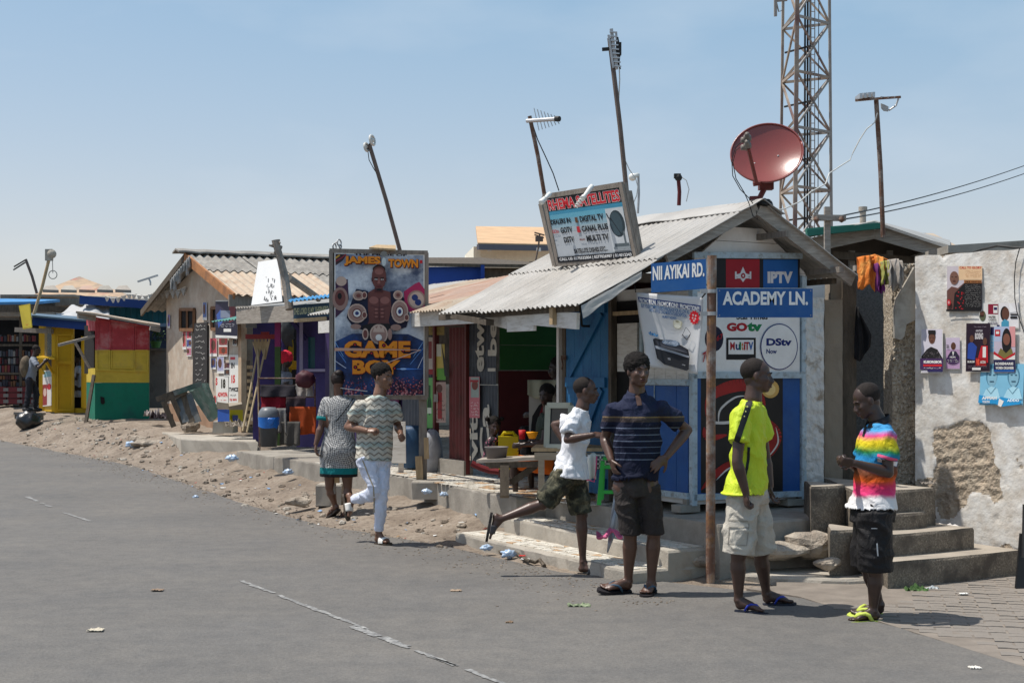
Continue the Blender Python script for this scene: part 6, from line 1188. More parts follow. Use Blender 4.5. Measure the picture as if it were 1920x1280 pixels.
for i in range(90): p = P(294, 634, 29.5)+V((rr.gauss(0, .08), rr.gauss(0, .06), rr.uniform(-.05, .16))); d = V((rr.uniform(-1, 1), rr.uniform(-1, 1), rr.uniform(-.3, 1))).normalized()*.05; e = d.orthogonal().normalized()*.018; m.add([p-d*.2, p+e, p+d, p-e], [(0, 1, 2, 3)])
part('foliage', m, mat('leaf_green', (.05, .11, .03), .6, .3, 20, .1), pt)
# bunting
m = MB(); m.tube([P(200+180*t/16*.82, 556-18*(t/16)**2+3*math.sin(t), 30-3*t/16) for t in range(17)], .008, 0, 5); bu = solo('bunting_string', m, M_wcable, 'string of faded white pennants sagging to the gable of the pale house', 'bunting')
rr = random.Random(3); M_pen = mat('pennant', (.45, .44, .42), .85, .15, 5, .1)
for k in range(15):
    t = k*1.1; x = 200+180*t/16*.82; y = 556-18*(t/16)**2+3*math.sin(t); Y = 30-3*t/16; s_ = 1 if k < 9 else 1.6; pm_ = MB(); a, b, c = P(x-4, y, Y), P(x+4*s_, y-1, Y), P(x+rr.uniform(-2, 3), y+9*s_, Y); pm_.prism([a, b, c], (0.02, .03, 0)); pm_.v = [tuple(V(v)-bu.location) for v in pm_.v]
    o = bpy.data.objects.new('pennant', mkmesh('pennant', pm_, M_pen)); COL.objects.link(o); o.parent = bu
rb = MB()
for k in range(9):
    x = 318+k*4.0; y = 524-k*5; rb.slab(lambda u, v: P(x+6*u+3*v*math.sin(k), y+(22+8*math.sin(k*2))*v-4*u, 25.8)+V((0, .05*math.sin(u*6+v*3), 0)), 4, 6, (0, .01, 0))
solo('rag_pennants', rb, M_pen, 'cluster of limp grey pennants hanging at the gable peak of the pale house', 'bunting', smooth=True)
# black rubbish bag
m = MB(); c = P(53, 788, 28.9); m.ell(c, (.25, 0, 0), (0, .2, 0), (0, 0, .2), 0, 32, 20)
for i in range(len(m.v)): v = V(m.v[i]); d = v-c; k = 1+.16*noise.fractal(d*9, 1, 2, 3)+.1*noise.noise(d*5); m.v[i] = tuple(c+d*k)
solo('rubbish_bag', m, mat('black_bag', (.012, .012, .013), .28, .2, 20, .6, 30, spec=.6), 'shiny black rubbish bag on the dirt at far left', 'rubbish bag', smooth=True)
m = MB(); m.bar(P(30, 774, 29.3), P(80, 776, 29.3), .3, .05); m.box(P(33, 780, 29.3), (.06, .2, .1)); m.box(P(76, 782, 29.3), (.06, .2, .12)); solo('plank_step', m, M_wood, 'plank step under the man with the backpack', 'plank')
m = MB(); m.bar(P(30, 785, 28), P(30.5, 768, 28), .05, .05); q = [P(35, 573, 30), P(56, 569, 29.7), P(60, 614, 29.7), P(43, 617, 30)]; m = MB(); m.prism(q, (0, .03, 0)); cv = Canvas(m, (35, 569, 60, 617), *q); cv.mi(flat(195, 175, 60)); cv.rect(36, 571, 59, 615, flat(205, 185, 65)); cv.scribble(40, 575, 55, 586, 2, flat(80, 90, 60), .8); cv.rect(44, 594, 50, 603, flat(40, 80, 160)); cv.rect(51, 592, 56, 602, flat(185, 50, 50)); cv.scribble(43, 606, 57, 613, 1, flat(200, 70, 50), .9)
solo('yellow_sign', m, cv.mats, 'small tilted yellow phone credit sign at the roof corner of yellow kiosk', 'sign')
# buildings behind, between
bh = thing('tan_roof_house', 'two storey cream building with flat tan roof far behind the signboard', 'house', P(960, 600, 40)); m = MB(); m.prism([P(888, 465, 40), P(1070, 466, 42), P(1070, 520, 42), P(888, 510, 40)], (0, .3, 0)); m.prism([P(888, 462, 40), P(888, 505, 40), P(870, 490, 46), P(872, 478, 46)], (.2, .1, 0)); part('wall', m, flat(236, 230, 212), bh)
m = MB(); m.prism([P(896, 462, 39), P(1060, 465, 41), P(1060, 432, 47), P(892, 430, 45)], (0, 0, .1)); part('roof', m, mat('tan_flat_roof', (.55, .36, .21), .85, .15, 2, .2), bh); m = MB(); m.bar(P(896, 463, 38.9), P(1060, 466, 40.9), .1, .15); part('gutter', m, flat(95, 95, 105), bh)
for x in (910, 940, 966, 992, 1020): 
    w_ = part('window', (lambda m: (q4(m, x, 490, x+16, 500, 39.9, 40, .05), m)[1])(MB()), flat(70, 65, 60), bh)
for x in (918, 1010): part('vent_block', MB().box(P(x, 468, 39.8), (.12, .1, .1)), wht, bh)
m = MB(); q4(m, 780, 500, 905, 560, 22.3, 22.6, .15); m.bar(P(905, 497, 22.5), P(905, 540, 22.5), .06, .06); solo('blue_wall', m, flat(30, 65, 140), 'royal blue upper wall behind the rusty canopy', 'wall')
m = MB(); m.prism([P(780, 499, 22.2), P(1020, 502, 22.8), P(1020, 499, 23.6), P(900, 488, 25), P(780, 488, 25)], (0, 0, .05)); m.prism([P(907, 502, 22.7), P(1060, 503, 23), P(1060, 560, 23), P(907, 560, 22.7)], (0, .1, 0)); solo('dark_lean_to', m, M_wood_d, 'dark low lean-to roof between blue wall and signboard', 'roof')
m = MB(); q4(m, 640, 566, 1100, 720, 24, 24, .1); solo('rear_wall', m, M_wood_d, 'dark rear boundary wall behind the shops', 'wall')
# ------------------------------------------------------------ lattice tower
M_tw = mat('faded_tower_paint', (.36, .30, .24), .7, .3, 1.2, .2, 30, col2=(.17, .10, .09), amt=.45, sc2=.35, soft=.08)
M_tr = mat('tower_grey', (.30, .28, .26), .7, .2, 2, .2)
tw = thing('lattice_tower', 'tall weathered steel lattice mast with ladder and black cables', 'tower', V((10.3, 50, 0)))
def TP(px, Y, z): 
    return V(((px-960)/FPX*Y, Y, z))
def leg(i, z):   # three legs, tapering upwards
    t = z/24
    b = [(1459, 51.3), (1487, 49.0), (1562, 50.4)][i]; a = [(1474, 51.1), (1500, 49.3), (1551, 50.3)][i]
    return TP(b[0]+(a[0]-b[0])*t, b[1]+(a[1]-b[1])*t, z)
zs = [i*2.0+.3 for i in range(13)]
def zpx(py): return EYE+(690-py)/FPX*50
lev = [zpx(y) for y in (690, 560, 465, 355, 245, 142, 40, -70)]
for i in range(3):
    m = MB()
    for k in range(7): m.bar(leg(i, 0 if k == 0 else lev[k]), leg(i, lev[k+1]), .14 if i == 1 else .09, .09)
    part('leg', m, M_tw if i != 2 else M_tr, tw)
for k in range(8):
    z = lev[k]
    for a, b in ((0, 1), (1, 2), (0, 2)): part('girt', MB().bar(leg(a, z), leg(b, z), .06, .09), M_tw if k % 2 else M_tr, tw)
    if k < 7:
        z2 = lev[k+1]
        for a, b in ((1, 2), (0, 2)):
            part('brace', MB().bar(leg(a, z), leg(b, (z+z2)/2+.0), .05, .07), M_tr, tw) if False else None
            part('brace', MB().bar(leg(a, z), leg(b, z2), .05, .08), M_tr if a else M_tw, tw); part('brace', MB().bar(leg(b, z), leg(a, z2), .045, .07), M_tw, tw)
        part('brace', MB().bar(leg(0 if k % 2 else 1, z), leg(1 if k % 2 else 0, z2), .06, .09), M_tw, tw)
        zm = (z+z2)/2; part('rest', MB().bar(leg(0, zm)+V((0, -.5, 0)), TP(1520, 49.6, zm), .05, .06), M_cable, tw)
m = MB()
for x in (1508, 1513, 1518): m.tube([TP(x, 49.8, 0), TP(x+2, 49.8, 18)], .035, 0, 6)
m.tube([TP(1532, 50.5, 0), TP(1536, 50.5, 18)], .015, 0, 5); part('cable', m, M_cable, tw)
m = MB()
for x in (1520, 1527): m.bar(TP(x, 49.7, 0), TP(x+1, 49.7, 18), .03, .03)
for k in range(60): m.bar(TP(1520, 49.7, .3*k), TP(1527, 49.7, .3*k), .025, .025)
part('ladder', m, M_tr, tw)
m = MB(); m.bar(TP(1452, 50, zpx(2)), TP(1476, 50, zpx(0)), .08, .08); m.box(TP(1454, 50, zpx(12)), (.1, .1, .7)); m.tube([TP(1456, 50, zpx(5)), TP(1460, 50, zpx(22)), TP(1467, 50, zpx(20)), TP(1470, 50, zpx(0))], .025); part('antenna_panel', m, M_tr, tw)
# ------------------------------------------------------------ big dish
YD = 12.1
ds = thing('satellite_dish', 'large dull red satellite dish on the kiosk roof peak', 'satellite dish', P(1420, 380, YD))
M_dish = mat('dish_red', (.22, .05, .042), .28, .1, 2, .04, 40, col2=(.20, .05, .04), amt=.4, spec=.6)
C = P(1438, 286, YD); ax = V((-.16, -.88, .42)).normalized()
e1 = V((1, .0, .30)); e1 = (e1-ax*e1.dot(ax)).normalized(); e2 = ax.cross(e1)
if e2.z < 0: e2 = -e2
RA = .305; RB = .292; m = MB(); vs = []; nr, na = 14, 56
for sgn, th in ((0, 0), (1, -.008)):
    for i in range(nr+1):
        r = i/nr
        for j in range(na): a = 2*math.pi*j/na; vs.append(C+e1*RA*r*math.cos(a)+e2*RB*r*math.sin(a)+ax*(.065*(r*r-1)+th-(.012*(r > .97))*(sgn)))
fs = []; o2 = (nr+1)*na
for s_ in (0, o2):
    for i in range(nr):
        for j in range(na): fs.append((s_+i*na+j, s_+i*na+(j+1) % na, s_+(i+1)*na+(j+1) % na, s_+(i+1)*na+j))
for j in range(na): fs.append((nr*na+j, nr*na+(j+1) % na, o2+nr*na+(j+1) % na, o2+nr*na+j))
m.add(vs, fs); dm = part('reflector', m, M_dish, ds, smooth=True)
m = MB(); m.tube([C+e1*RA*math.cos(a/28*math.pi)+e2*RB*math.sin(a/28*math.pi) for a in range(57)], .008); part('rim', m, M_dish, ds, smooth=True)
m = MB()
for a, b in ((-.12, -.03), (.09, -.03), (-.09, -.13), (.07, -.13)): m.sph(C+e1*a+e2*b+ax*(-.06), .009)
part('bolt', m, M_galv, ds)
hub = P(1419, 345, YD-.12); lnb = P(1403, 278, YD-.42)
m = MB(); m.tube([hub, lnb], .016); m.tube([hub+V((-.03, 0, .0)), hub+V((.03, 0, .01))], .022); part('feed_arm', m, mat('arm_red', (.16, .035, .03), .5, .15, 5, .1), ds)
for y in (257, 271):
    m = MB(); c = P(1401, y, YD-.42); m.lathe(c, [(0, -.05), (.02, -.045), (.02, -.01), (.033, 0), (.036, .03), (.03, .05), (0, .052)], -ax); m.box(c+V((-.02, .03, -.02)), (.05, .05, .04)); part('feed_horn', m, mat('lnb_grey', (.17, .15, .13), .5, .2, 8, .1), ds, smooth=True)
m = MB(); m.tube([P(1434, 352, YD+.1), P(1424, 372, YD+.05), P(1415, 392, YD-.02)], .025); m.bar(P(1416, 372, YD+.02), P(1414, 392, YD-.05), .09, .06); m.box(P(1436, 345, YD+.12), (.12, .1, .1)); part('mount', m, mat('mount_red', (.14, .035, .03), .6, .2, 6, .2), ds)
m = MB(); m.tube([P(x, y, YD-.3) for x, y in ((1397, 258), (1380, 275), (1372, 300), (1374, 330), (1388, 355), (1405, 372), (1412, 382))], .004); m.tube([P(x, y, YD-.25) for x, y in ((1395, 270), (1380, 282), (1374, 305), (1380, 335), (1396, 362), (1404, 380), (1412, 405), (1420, 412), (1418, 395))], .004); part('cable', m, M_cable, ds)
blob('black_cap', 'black plastic wrapping at the dish foot on the roof peak', 'wrapping', 1428, 380, 12.0, .07, M_black, (1.4, 1, .45), 5, .4)
# ------------------------------------------------------------ antennas
def antenna(name, lab, foot, top, Y, r, m_, extra, cat='antenna'):
    t = thing(name, lab, cat, P(*foot, Y)); part('pole', MB().tube([P(*foot, Y), P((foot[0]+top[0])/2+1.5, (foot[1]+top[1])/2, Y), P(*top, Y)], r), m_, t); extra(t, Y); return t
M_alu = mat('aluminium', (.50, .50, .50), .4, .1, 6, .05, metal=.7); M_pole = mat('dark_pole', (.13, .10, .085), .8, .25, 6, .3)
def ax1(t, Y):
    m = MB(); m.tube([P(988, 227, Y), P(1048, 223, Y-.3)], .02); part('boom', m, M_alu, t); m = MB()
    for k in range(7): x = 1005+k*6.3; L = 22-k*2.3; c = P(x, 225, Y-.1-k*.03); m.tube([c+V((-.02, 0, L/FPX*Y)), c+V((.03, 0, -L/FPX*Y*.9))], .005, 0, 5)
    part('dipole', m, M_alu, t); part('end_cap', MB().tube([P(1042, 223, Y-.3), P(1049, 223, Y-.33)], .028), M_cable, t)
    m = MB(); m.tube([P(x, y, Y) for x, y in ((998, 232), (1008, 262), (1022, 292), (1037, 325), (1048, 358))], .006, 0, 5); part('cable', m, M_cable, t)
antenna('log_antenna', 'leaning pole with a spiny log aerial left of the roof signboard', (1021, 366), (993, 218), 14.2, .022, M_rust, ax1)
def ax2(t, Y):
    m = MB(); m.bar(P(1146, 55, Y), P(1156, 130, Y), .03, .05); m.bar(P(1141, 66, Y-.02), P(1150, 128, Y-.02), .02, .03); m.bar(P(1155, 60, Y+.05), P(1160, 122, Y+.05), .02, .03); part('reflector_frame', m, M_galv, t); m = MB()
    for k in range(9): y = 60+k*8; x = 1147+k*1.1; m.bar(P(x-4, y, Y-.03), P(x+9, y+1, Y-.03), .02, .012)
    part('element', m, M_alu, t); m = MB(); m.box(P(1160, 92, Y), (.05, .05, .12)); m.bar(P(1129, 93, Y), P(1142, 92, Y), .03, .03); m.tube([P(1158, 70, Y), P(1163, 95, Y), P(1160, 120, Y), P(1163, 130, Y)], .008); part('bracket', m, M_cable, t)
    m = MB(); m.tube([P(x, y, Y) for x, y in ((1161, 120), (1162, 150), (1160, 190), (1158, 200))], .006); m.tube([P(x, y, Y) for x, y in ((1172, 300), (1180, 318), (1192, 335), (1196, 350), (1194, 366), (1186, 385))], .005); part('cable', m, M_wcable, t)
antenna('panel_antenna', 'tallest leaning pole bearing a panel aerial right of the signboard', (1179, 400), (1143, 72), 13.6, .024, M_pole, ax2)
def ax3(t, Y):
    for (x, y, r) in ((698, 263, .055), (687, 276, .045)):
        m = MB(); m.ring(P(x, y, Y), (1, -.4, .2), r, .016); m.sph(P(x-1, y, Y), r*.55); part('floodlight', m, mat('lamp_white', (.55, .55, .52), .4, .1, 5, 0), t, smooth=True)
    m = MB(); m.tube([P(687, 280, Y), P(692, 272, Y), P(700, 262, Y)], .012); m.tube([P(x, y, Y) for x, y in ((690, 285), (692, 300), (700, 315), (708, 328))], .005); part('cable', m, M_cable, t)
antenna('leaning_light_pole', 'leaning pole with two white lamps above the boxing billboard', (752, 478), (693, 273), 16.4, .024, M_pole, ax3, 'light pole')
def ax4(t, Y):
    m = MB(); m.bar(P(1182, 332, Y), P(1197, 328, Y), .06, .04); m.sph(P(1186, 332, Y), .04); part('lamp', m, wb, t, smooth=True)
antenna('short_lamp_pole', 'short grey pipe with a small flood lamp behind the roof ridge', (1196, 400), (1197, 326), 14.4, .012, M_galv, ax4, 'light pole')
def ax5(t, Y):
    m = MB(); m.sph(P(1272, 333, Y), .035); m.box(P(1270, 330, Y), (.06, .05, .04)); part('head', m, M_cable, t); m = MB(); m.tube([P(x, y, Y) for x, y in ((1276, 331), (1287, 338), (1292, 355), (1287, 378))], .004); part('cable', m, M_wcable, t)
antenna('red_stub_pole', 'short dark red pipe with black fitting on the kiosk ridge', (1273, 385), (1272, 335), 13.0, .018, flat(90, 30, 32), ax5, 'pole')
def ax6(t, Y):
    m = MB(); m.bar(P(1604, 188, Y), P(1689, 182, Y-.2), .03, .02); part('boom', m, M_rust, t); m = MB()
    for k in range(7): m.box(P(1610+k*4, 183-k*.4, Y+.1*(k % 2)), (.025, .2, .05))
    for x in (1655, 1668, 1680): m.bar(P(x-3, 182, Y-.3), P(x+6, 183, Y+.3), .012, .012)
    part('element', m, M_alu, t); m = MB(); m.prism([P(1652, 194, Y), P(1658, 196, Y), P(1666, 200, Y), P(1666, 209, Y), P(1658, 208, Y), P(1653, 203, Y)], (0, .02, 0)); m.tube([P(1667, 207, Y), P(1680, 198, Y), P(1685, 184, Y)], .01); part('plate', m, M_galv, t)
    m = MB(); m.tube([P(x, y, Y-.1+(12.2-Y)*max(0, k-5)/8) for k, (x, y) in enumerate(((1645, 212), (1640, 230), (1625, 242), (1612, 262), (1600, 285), (1594, 300), (1575, 312), (1555, 325), (1548, 345), (1520, 360), (1500, 378), (1470, 392), (1440, 396)))], .006); part('cable', m, M_wcable, t)
antenna('yagi_antenna', 'upright iron pole with a flat aerial above the right hand roofs', (1656, 445), (1643, 188), 14.5, .024, M_rust, ax6)
def ax7(t, Y):
    m = MB(); m.tube([P(26, 500, Y), P(48, 487, Y)], .02); m.tube([P(25, 506, Y), P(47, 492, Y)], .02); part('arm', m, M_cable, t)
antenna('bent_antenna', 'thin dark pole with a folded aerial at far left', (69, 550), (48, 486), 37, .035, M_pole, ax7)
def ax8(t, Y):
    m = MB(); m.box(P(92, 478, Y), (.15, .1, .25)); m.sph(P(97, 476, Y), .1); m.ring(P(99, 515, Y), (0, -1, 0), .09, .01); m.tube([P(98, 482, Y), P(99, 512, Y)], .008); part('lamp', m, M_conc2, t)
antenna('crooked_lamp_pole', 'crooked pale stick with a lamp over the yellow kiosk', (63, 590), (92, 485), 31, .035, M_wood_y, ax8, 'light pole')
def ax9(t, Y):
    m = MB(); m.bar(P(258, 528, Y), P(296, 516, Y), .05, .04); part('boom', m, M_alu, t)
antenna('small_aerial', 'small flat white aerial over the bunting at left', (282, 535), (279, 522), 33, .02, M_alu, ax9)
def ax10(t, Y):
    m = MB(); m.bar(P(1002, 436, Y), P(1021, 441, Y), .05, .03); m.bar(P(1002, 440, Y), P(1020, 446, Y), .03, .03); m.box(P(1011, 448, Y), (.18, .05, .12)); part('boom', m, M_pole, t)
antenna('distant_aerial', 'small dark aerial on the tan flat roof behind the signboard', (1004, 490), (1012, 438), 33, .02, M_pole, ax10)
m = MB()
for x, y, r in ((627, 462, .03), (636, 455, .035), (638, 462, .02)): m.ring(P(x, y, 15.5), (1, -.6, .1), r, .008)
m.tube([P(624, 470, 15.5), P(625, 458, 15.5), P(634, 452, 15.5)], .008); solo('wire_fitting', m, M_galv, 'bent metal fitting on the top left corner of the boxing billboard', 'fitting')
# ------------------------------------------------------------ props before and inside the shop
def tbox(m, x0, y0, x1, y1, Y, d, mi=0): m.prism([P(x0, y0, Y), P(x1, y0, Y), P(x1, y1, Y), P(x0, y1, Y)], (0, d, 0), mi)
YBN = 13.4
bn_ = thing('bench', 'low dark timber bench holding a bucket in front of the shop', 'bench', P(960, 930, YBN))
m = MB(); m.prism([P(893, 868, YBN+.1), P(1020, 862, YBN-.15), P(1020, 858, YBN+.25), P(905, 863, YBN+.45)], (0, 0, .03)); part('seat', m, M_woodh, bn_)
m = MB(); m.prism([P(908, 867, YBN), P(1015, 864, YBN-.12), P(1015, 875, YBN-.12), P(918, 878, YBN)], (0, .04, 0)); part('apron', m, M_wood_d, bn_)
part('leg', MB().bar(P(946, 931, YBN-.15), P(946, 874, YBN-.05), .085, .08, up=(0, 1, 0)), M_wood_d, bn_); part('brace', MB().bar(P(958, 905, YBN), P(1005, 872, YBN), .05, .06), M_wood_d, bn_)
bk_ = thing('bucket', 'grey plastic bucket standing on the bench', 'bucket', P(931, 865, YBN+.15)); m = MB(); m.lathe(P(931, 864, YBN+.2), [(0, 0), (.088, 0), (.108, .125), (.115, .128), (.115, .138), (.10, .136), (.085, .02)], n=28); part('body', m, mat('grey_bucket', (.15, .135, .13), .6, .1, 5, .1), bk_, smooth=True)
jc = thing('jerrycan', 'yellow plastic jerrycan beside the toddler', 'jerrycan', P(955, 868, 14.3)); m = MB(); tbox(m, 934, 818, 972, 880, 14.2, .2); part('body', m, mat('yellow_plastic', (.52, .40, .005), .45, .1, 4, .1), jc); part('handle', MB().tube([P(940, 818, 14.3), P(945, 811, 14.3), P(962, 811, 14.3), P(968, 818, 14.3)], .018), MATS['yellow_plastic'], jc)
m = MB(); m.lathe(P(979, 823, 13.9), [(0, 0), (.028, 0), (.035, .09), (.03, .09), (0, .01)]); solo('red_cup', m, flat(175, 20, 30), 'red plastic cup behind the bench', 'cup', smooth=True)
m = MB(); m.lathe(P(998, 822, 13.75), [(0, 0), (.03, .0), (.055, .05), (.06, .065), (.05, .06), (0, .01)]); solo('yellow_bowl', m, flat(225, 150, 10), 'orange yellow bowl held over the orange cloth', 'bowl', smooth=True)
tb2 = thing('wooden_table', 'raw wooden work table holding an old computer monitor', 'table', P(1030, 930, 12.6))
YT2 = 12.7
m = MB(); m.prism([P(996, 846, YT2), P(1130, 846, YT2-.1), P(1130, 838, YT2+.5), P(1005, 839, YT2+.5)], (0, 0, .03)); part('top', m, M_wood_y, tb2)
m = MB(); m.prism([P(1002, 848, YT2), P(1110, 848, YT2-.08), P(1110, 862, YT2-.08), P(1002, 862, YT2)], (0, .03, 0)); part('apron', m, mat('pale_timber', (.36, .29, .21), .8, .2, 5, .4, 40, stretch=(1, 1, 6)), tb2)
for x, Y in ((1015, YT2+.02), (1098, YT2), (1052, YT2+.5)): part('leg', MB().bar(P(x, 940-(Y > 13)*12, Y), P(x, 860, Y), .055, .055, up=(0, 1, 0)), MATS['pale_timber'], tb2)
mon = thing('computer_monitor', 'cream old tube computer monitor standing on the wooden table', 'monitor', P(1045, 842, 12.85)); YM = 12.75
cm = mat('cream_plastic', (.46, .47, .39), .5, .06, 4, .03)
fr4 = [P(1026, 757, YM), P(1072, 757, YM-.12), P(1070, 841, YM-.12), P(1023, 840, YM)]
m = MB(); cc = sum(fr4, V())/4
for i in range(4): m.bar(fr4[i]+(cc-fr4[i])*.06, fr4[(i+1) % 4]+(cc-fr4[(i+1) % 4])*.06, .05, .035, up=(0, 1, 0))
m.prism([p+V((0, .03, 0)) for p in fr4], (0.02, .08, 0)); bkk = [cc+(p-cc)*.7+V((.05, .3, 0)) for p in fr4]; m.hexa([p+V((0, .1, 0)) for p in fr4], bkk); m.prism([P(1025, 832, YM-.03), P(1071, 833, YM-.15), P(1070, 842, YM-.15), P(1023, 841, YM-.03)], (0, .1, 0)); part('case', m, cm, mon)
m = MB(); m.prism([cc+(p-cc)*.8+V((0, .012, 0)) for p in fr4], (0, .01, 0)); part('screen', m, mat('crt_glass', (.045, .05, .055), .15, .2, 2, 0, spec=.6), mon)
st = thing('plastic_stool', 'green plastic stool standing near the mosaic steps', 'stool', P(1140, 945, 12.1)); YS = 12.15
m = MB(); m.prism([P(1130, 862, YS), P(1162, 862, YS), P(1162, 858, YS+.28), P(1132, 858, YS+.28)], (0, 0, .02)); part('seat', m, M_plastic_g, st)
for x0, x1, Y in ((1123, 1132, YS), (1160, 1166, YS), (1128, 1134, YS+.3), (1158, 1164, YS+.3)): part('leg', MB().bar(P(x0, 946 if Y < 12.2 else 936, Y), P(x1-2, 864, Y), .035, .025, up=(0, 1, 0)), M_plastic_g, st)
for y in (922, 875): part('rung', MB().bar(P(1126, y, YS), P(1163, y, YS), .02, .03), M_plastic_g, st)
bsk = thing('wire_basket', 'white plastic basket under a pink edged cloth behind the boy', 'basket', P(1130, 880, 12.5)); m = MB()
for k in range(6): m.bar(P(1104+k*10, 878, 12.35), P(1106+k*10, 852, 12.35), .012, .01)
for y in (853, 861, 869, 877): m.bar(P(1102, y, 12.35), P(1158, y, 12.35), .01, .012)
part('lattice', m, wb, bsk); m = MB(); m.prism([P(1102, 852, 12.4), P(1160, 852, 12.4), P(1160, 880, 12.4), P(1102, 880, 12.4)], (0, .25, 0)); part('lining', m, flat(90, 100, 105), bsk)
m = MB(); m.slab(lambda u, v: P(1092+(1118-1092)*u, 852+48*v+4*math.sin(u*6), 12.28)+V((0, .015*math.sin(u*9), 0)), 10, 6, (0, .004, 0)); m.tube([P(1092, 902, 12.27), P(1104, 899, 12.27), P(1114, 903, 12.27), P(1118, 880, 12.27), P(1119, 855, 12.27)], .006, 1); solo('cloth', m, [wb, flat(215, 80, 130)], 'white cloth with pink edging hung from the table behind the boy', 'cloth', smooth=True)
m = MB(); m.tube([P(1169, 900-20, 11.7), P(1160, 935, 11.55), P(1148, 998, 11.35)], [.05, .045, .035]); m.tube([P(1148, 998, 11.35), P(1139, 1035, 11.3)], [.03, .006]); um = solo('furled_umbrella', m, [mat('silver_film', (.32, .34, .37), .3, .1, 5, .1, metal=.4)], 'silver wrapped furled umbrella leaning point down on the upper mosaic step', 'umbrella', smooth=True)
m = MB(); m.slab(lambda u, v: P(1118+50*u, 1000+6*math.sin(u*8)+6*v, 11.3-.12*v)+V((0, .02*math.sin(u*13), .012*math.sin(u*17+v*4))), 24, 6, (0, 0, .02)); solo('pink_cloth', m, mat('pink_cloth', (.55, .12, .24), .8, .15, 9, .3), 'pink cloth bunched round the umbrella tip on the step', 'cloth', smooth=True)
ch = thing('printed_chair', 'seat back draped with cream cloth over a black red and white print', 'chair', P(1010, 850, 14.6))
m = MB(); tbox(m, 992, 715, 1048, 835, 14.7, .06); part('back', m, flat(170, 165, 155), ch); m = MB(); q = [P(992, 715, 14.69), P(1040, 715, 14.69), P(1040, 822, 14.69), P(992, 822, 14.69)]; cv = Canvas(m, (992, 715, 1040, 822), *q); cv.poly([(995, 810), (998, 780), (1010, 760), (1022, 750), (1015, 790), (1012, 812)], drk); cv.poly([(1003, 812), (1010, 780), (1018, 757), (1028, 752), (1020, 790), (1018, 812)], flat(120, 20, 30)); part('print', m, cv.mats, ch)
m = MB(); m.slab(lambda u, v: P(989+75*u, 712+(28+8*math.sin(u*5))*v, 14.6)+V((0, .02*math.sin(u*14), 0)), 16, 6, (0, .01, 0)); part('cover', m, flat(150, 150, 130), ch, smooth=True)
# drainage: pink hose and debris by the step
m = MB(); m.tube([P(x, y, 13.9) for x, y in ((884, 868), (900, 876), (918, 882), (935, 884))], .03); solo('red_tray', m, flat(110, 35, 40), 'dark red tray below the left end of the bench', 'tray')
m = MB(); m.tube([V((P(x, y, EYE*FPX/(y-690)*.985).x, P(x, y, EYE*FPX/(y-690)*.985).y, .03+.015*math.sin(x*.3))) for x, y in [(850+i*9, 1004+i*2.9+3*math.sin(i*1.3)) for i in range(20)]], .016, 0, 6); solo('root_debris', m, M_wood_d, 'ragged dark strip of old roots and asphalt lip below the lower mosaic step', 'debris')
# ------------------------------------------------------------ people
def remesh(name, mb, voxel, smooth_it, mats, parent, fold=0, fscale=(9, 9, 4), seed=0, sockets=None, label=None, fcenter=None):
    me = mkmesh('tmp', mb, mats, root_loc(parent)); o = bpy.data.objects.new('tmp', me); COL.objects.link(o)
    r = o.modifiers.new('r', 'REMESH'); r.mode = 'VOXEL'; r.voxel_size = voxel; r.use_smooth_shade = True
    s = o.modifiers.new('s', 'SMOOTH'); s.factor = .5; s.iterations = smooth_it
    dg = bpy.context.evaluated_depsgraph_get(); m2 = bpy.data.meshes.new_from_object(o.evaluated_get(dg)); bpy.data.objects.remove(o); bpy.data.meshes.remove(me)
    m2.name = name
    n = len(m2.vertices); co = np.empty(n*3); m2.vertices.foreach_get('co', co); co = co.reshape(-1, 3); off = np.array(root_loc(parent))
    if sockets:
        for c, d, rad, dep in sockets:
            c = np.array(c)-off; dd = ((co-c)**2).sum(1); w = np.exp(-dd/(rad*rad)); co += np.outer(w*dep, np.array(d))
    if fold:
        no = np.empty(n*3); m2.vertices.foreach_get('normal', no); no = no.reshape(-1, 3); fx, fy, fz = fscale
        zlo = co[:, 2].min()
        for i in range(n):
            x, y, z = co[i]; a = noise.noise(V((x*fx+seed+z*2, y*fy, z*fz))); b = noise.noise(V((x*fx*2.3+seed*2, y*fy*2.3, z*fz*2.6)))
            c_ = noise.noise(V((x*fx*.55+z*fz*1.3+seed, y*fy*.6, z*fz*1.1-x*fx*.4))); k = (1-abs(a)*2.6)*.8+b*.6+(1-abs(c_)*3.4)*.9-.5; k = max(-.45, k); k *= min(1, .08+(co[i][2]-zlo)/.09)
            co[i] += no[i]*fold*k*1.15
    m2.vertices.foreach_set('co', co.ravel()); m2.materials.clear()
    for m in (mats if isinstance(mats, (list, tuple)) else [mats]): m2.materials.append(m)
    m2.polygons.foreach_set('use_smooth', [True]*len(m2.polygons)); m2.update()
    ob = bpy.data.objects.new(name, m2); COL.objects.link(ob); ob.parent = parent
    if label: ob['label'] = label
    return ob
def cap(mb, p, q, prof, flatten=None):
    """limb: radii profile [(t,r)] with rounded ends; flatten=(axis vector, factor)"""
    p = V(p); q = V(q); d = (q-p); L = d.length; u = d.normalized(); a = u.orthogonal().normalized(); b = u.cross(a)
    rings = []
    r0 = prof[0][1]; r1 = prof[-1][1]
    for k in range(4): t = k/4*math.pi/2; rings.append((p-u*r0*math.cos(t), r0*math.sin(t)+.0005))
    for t, r in prof: rings.append((p+d*t, r))
    for k in range(3, -1, -1): t = k/4*math.pi/2; rings.append((q+u*r1*math.cos(t), r1*math.sin(t)+.0005))
    mb.loft([(c, a*r, b*r) for c, r in rings], n=14)
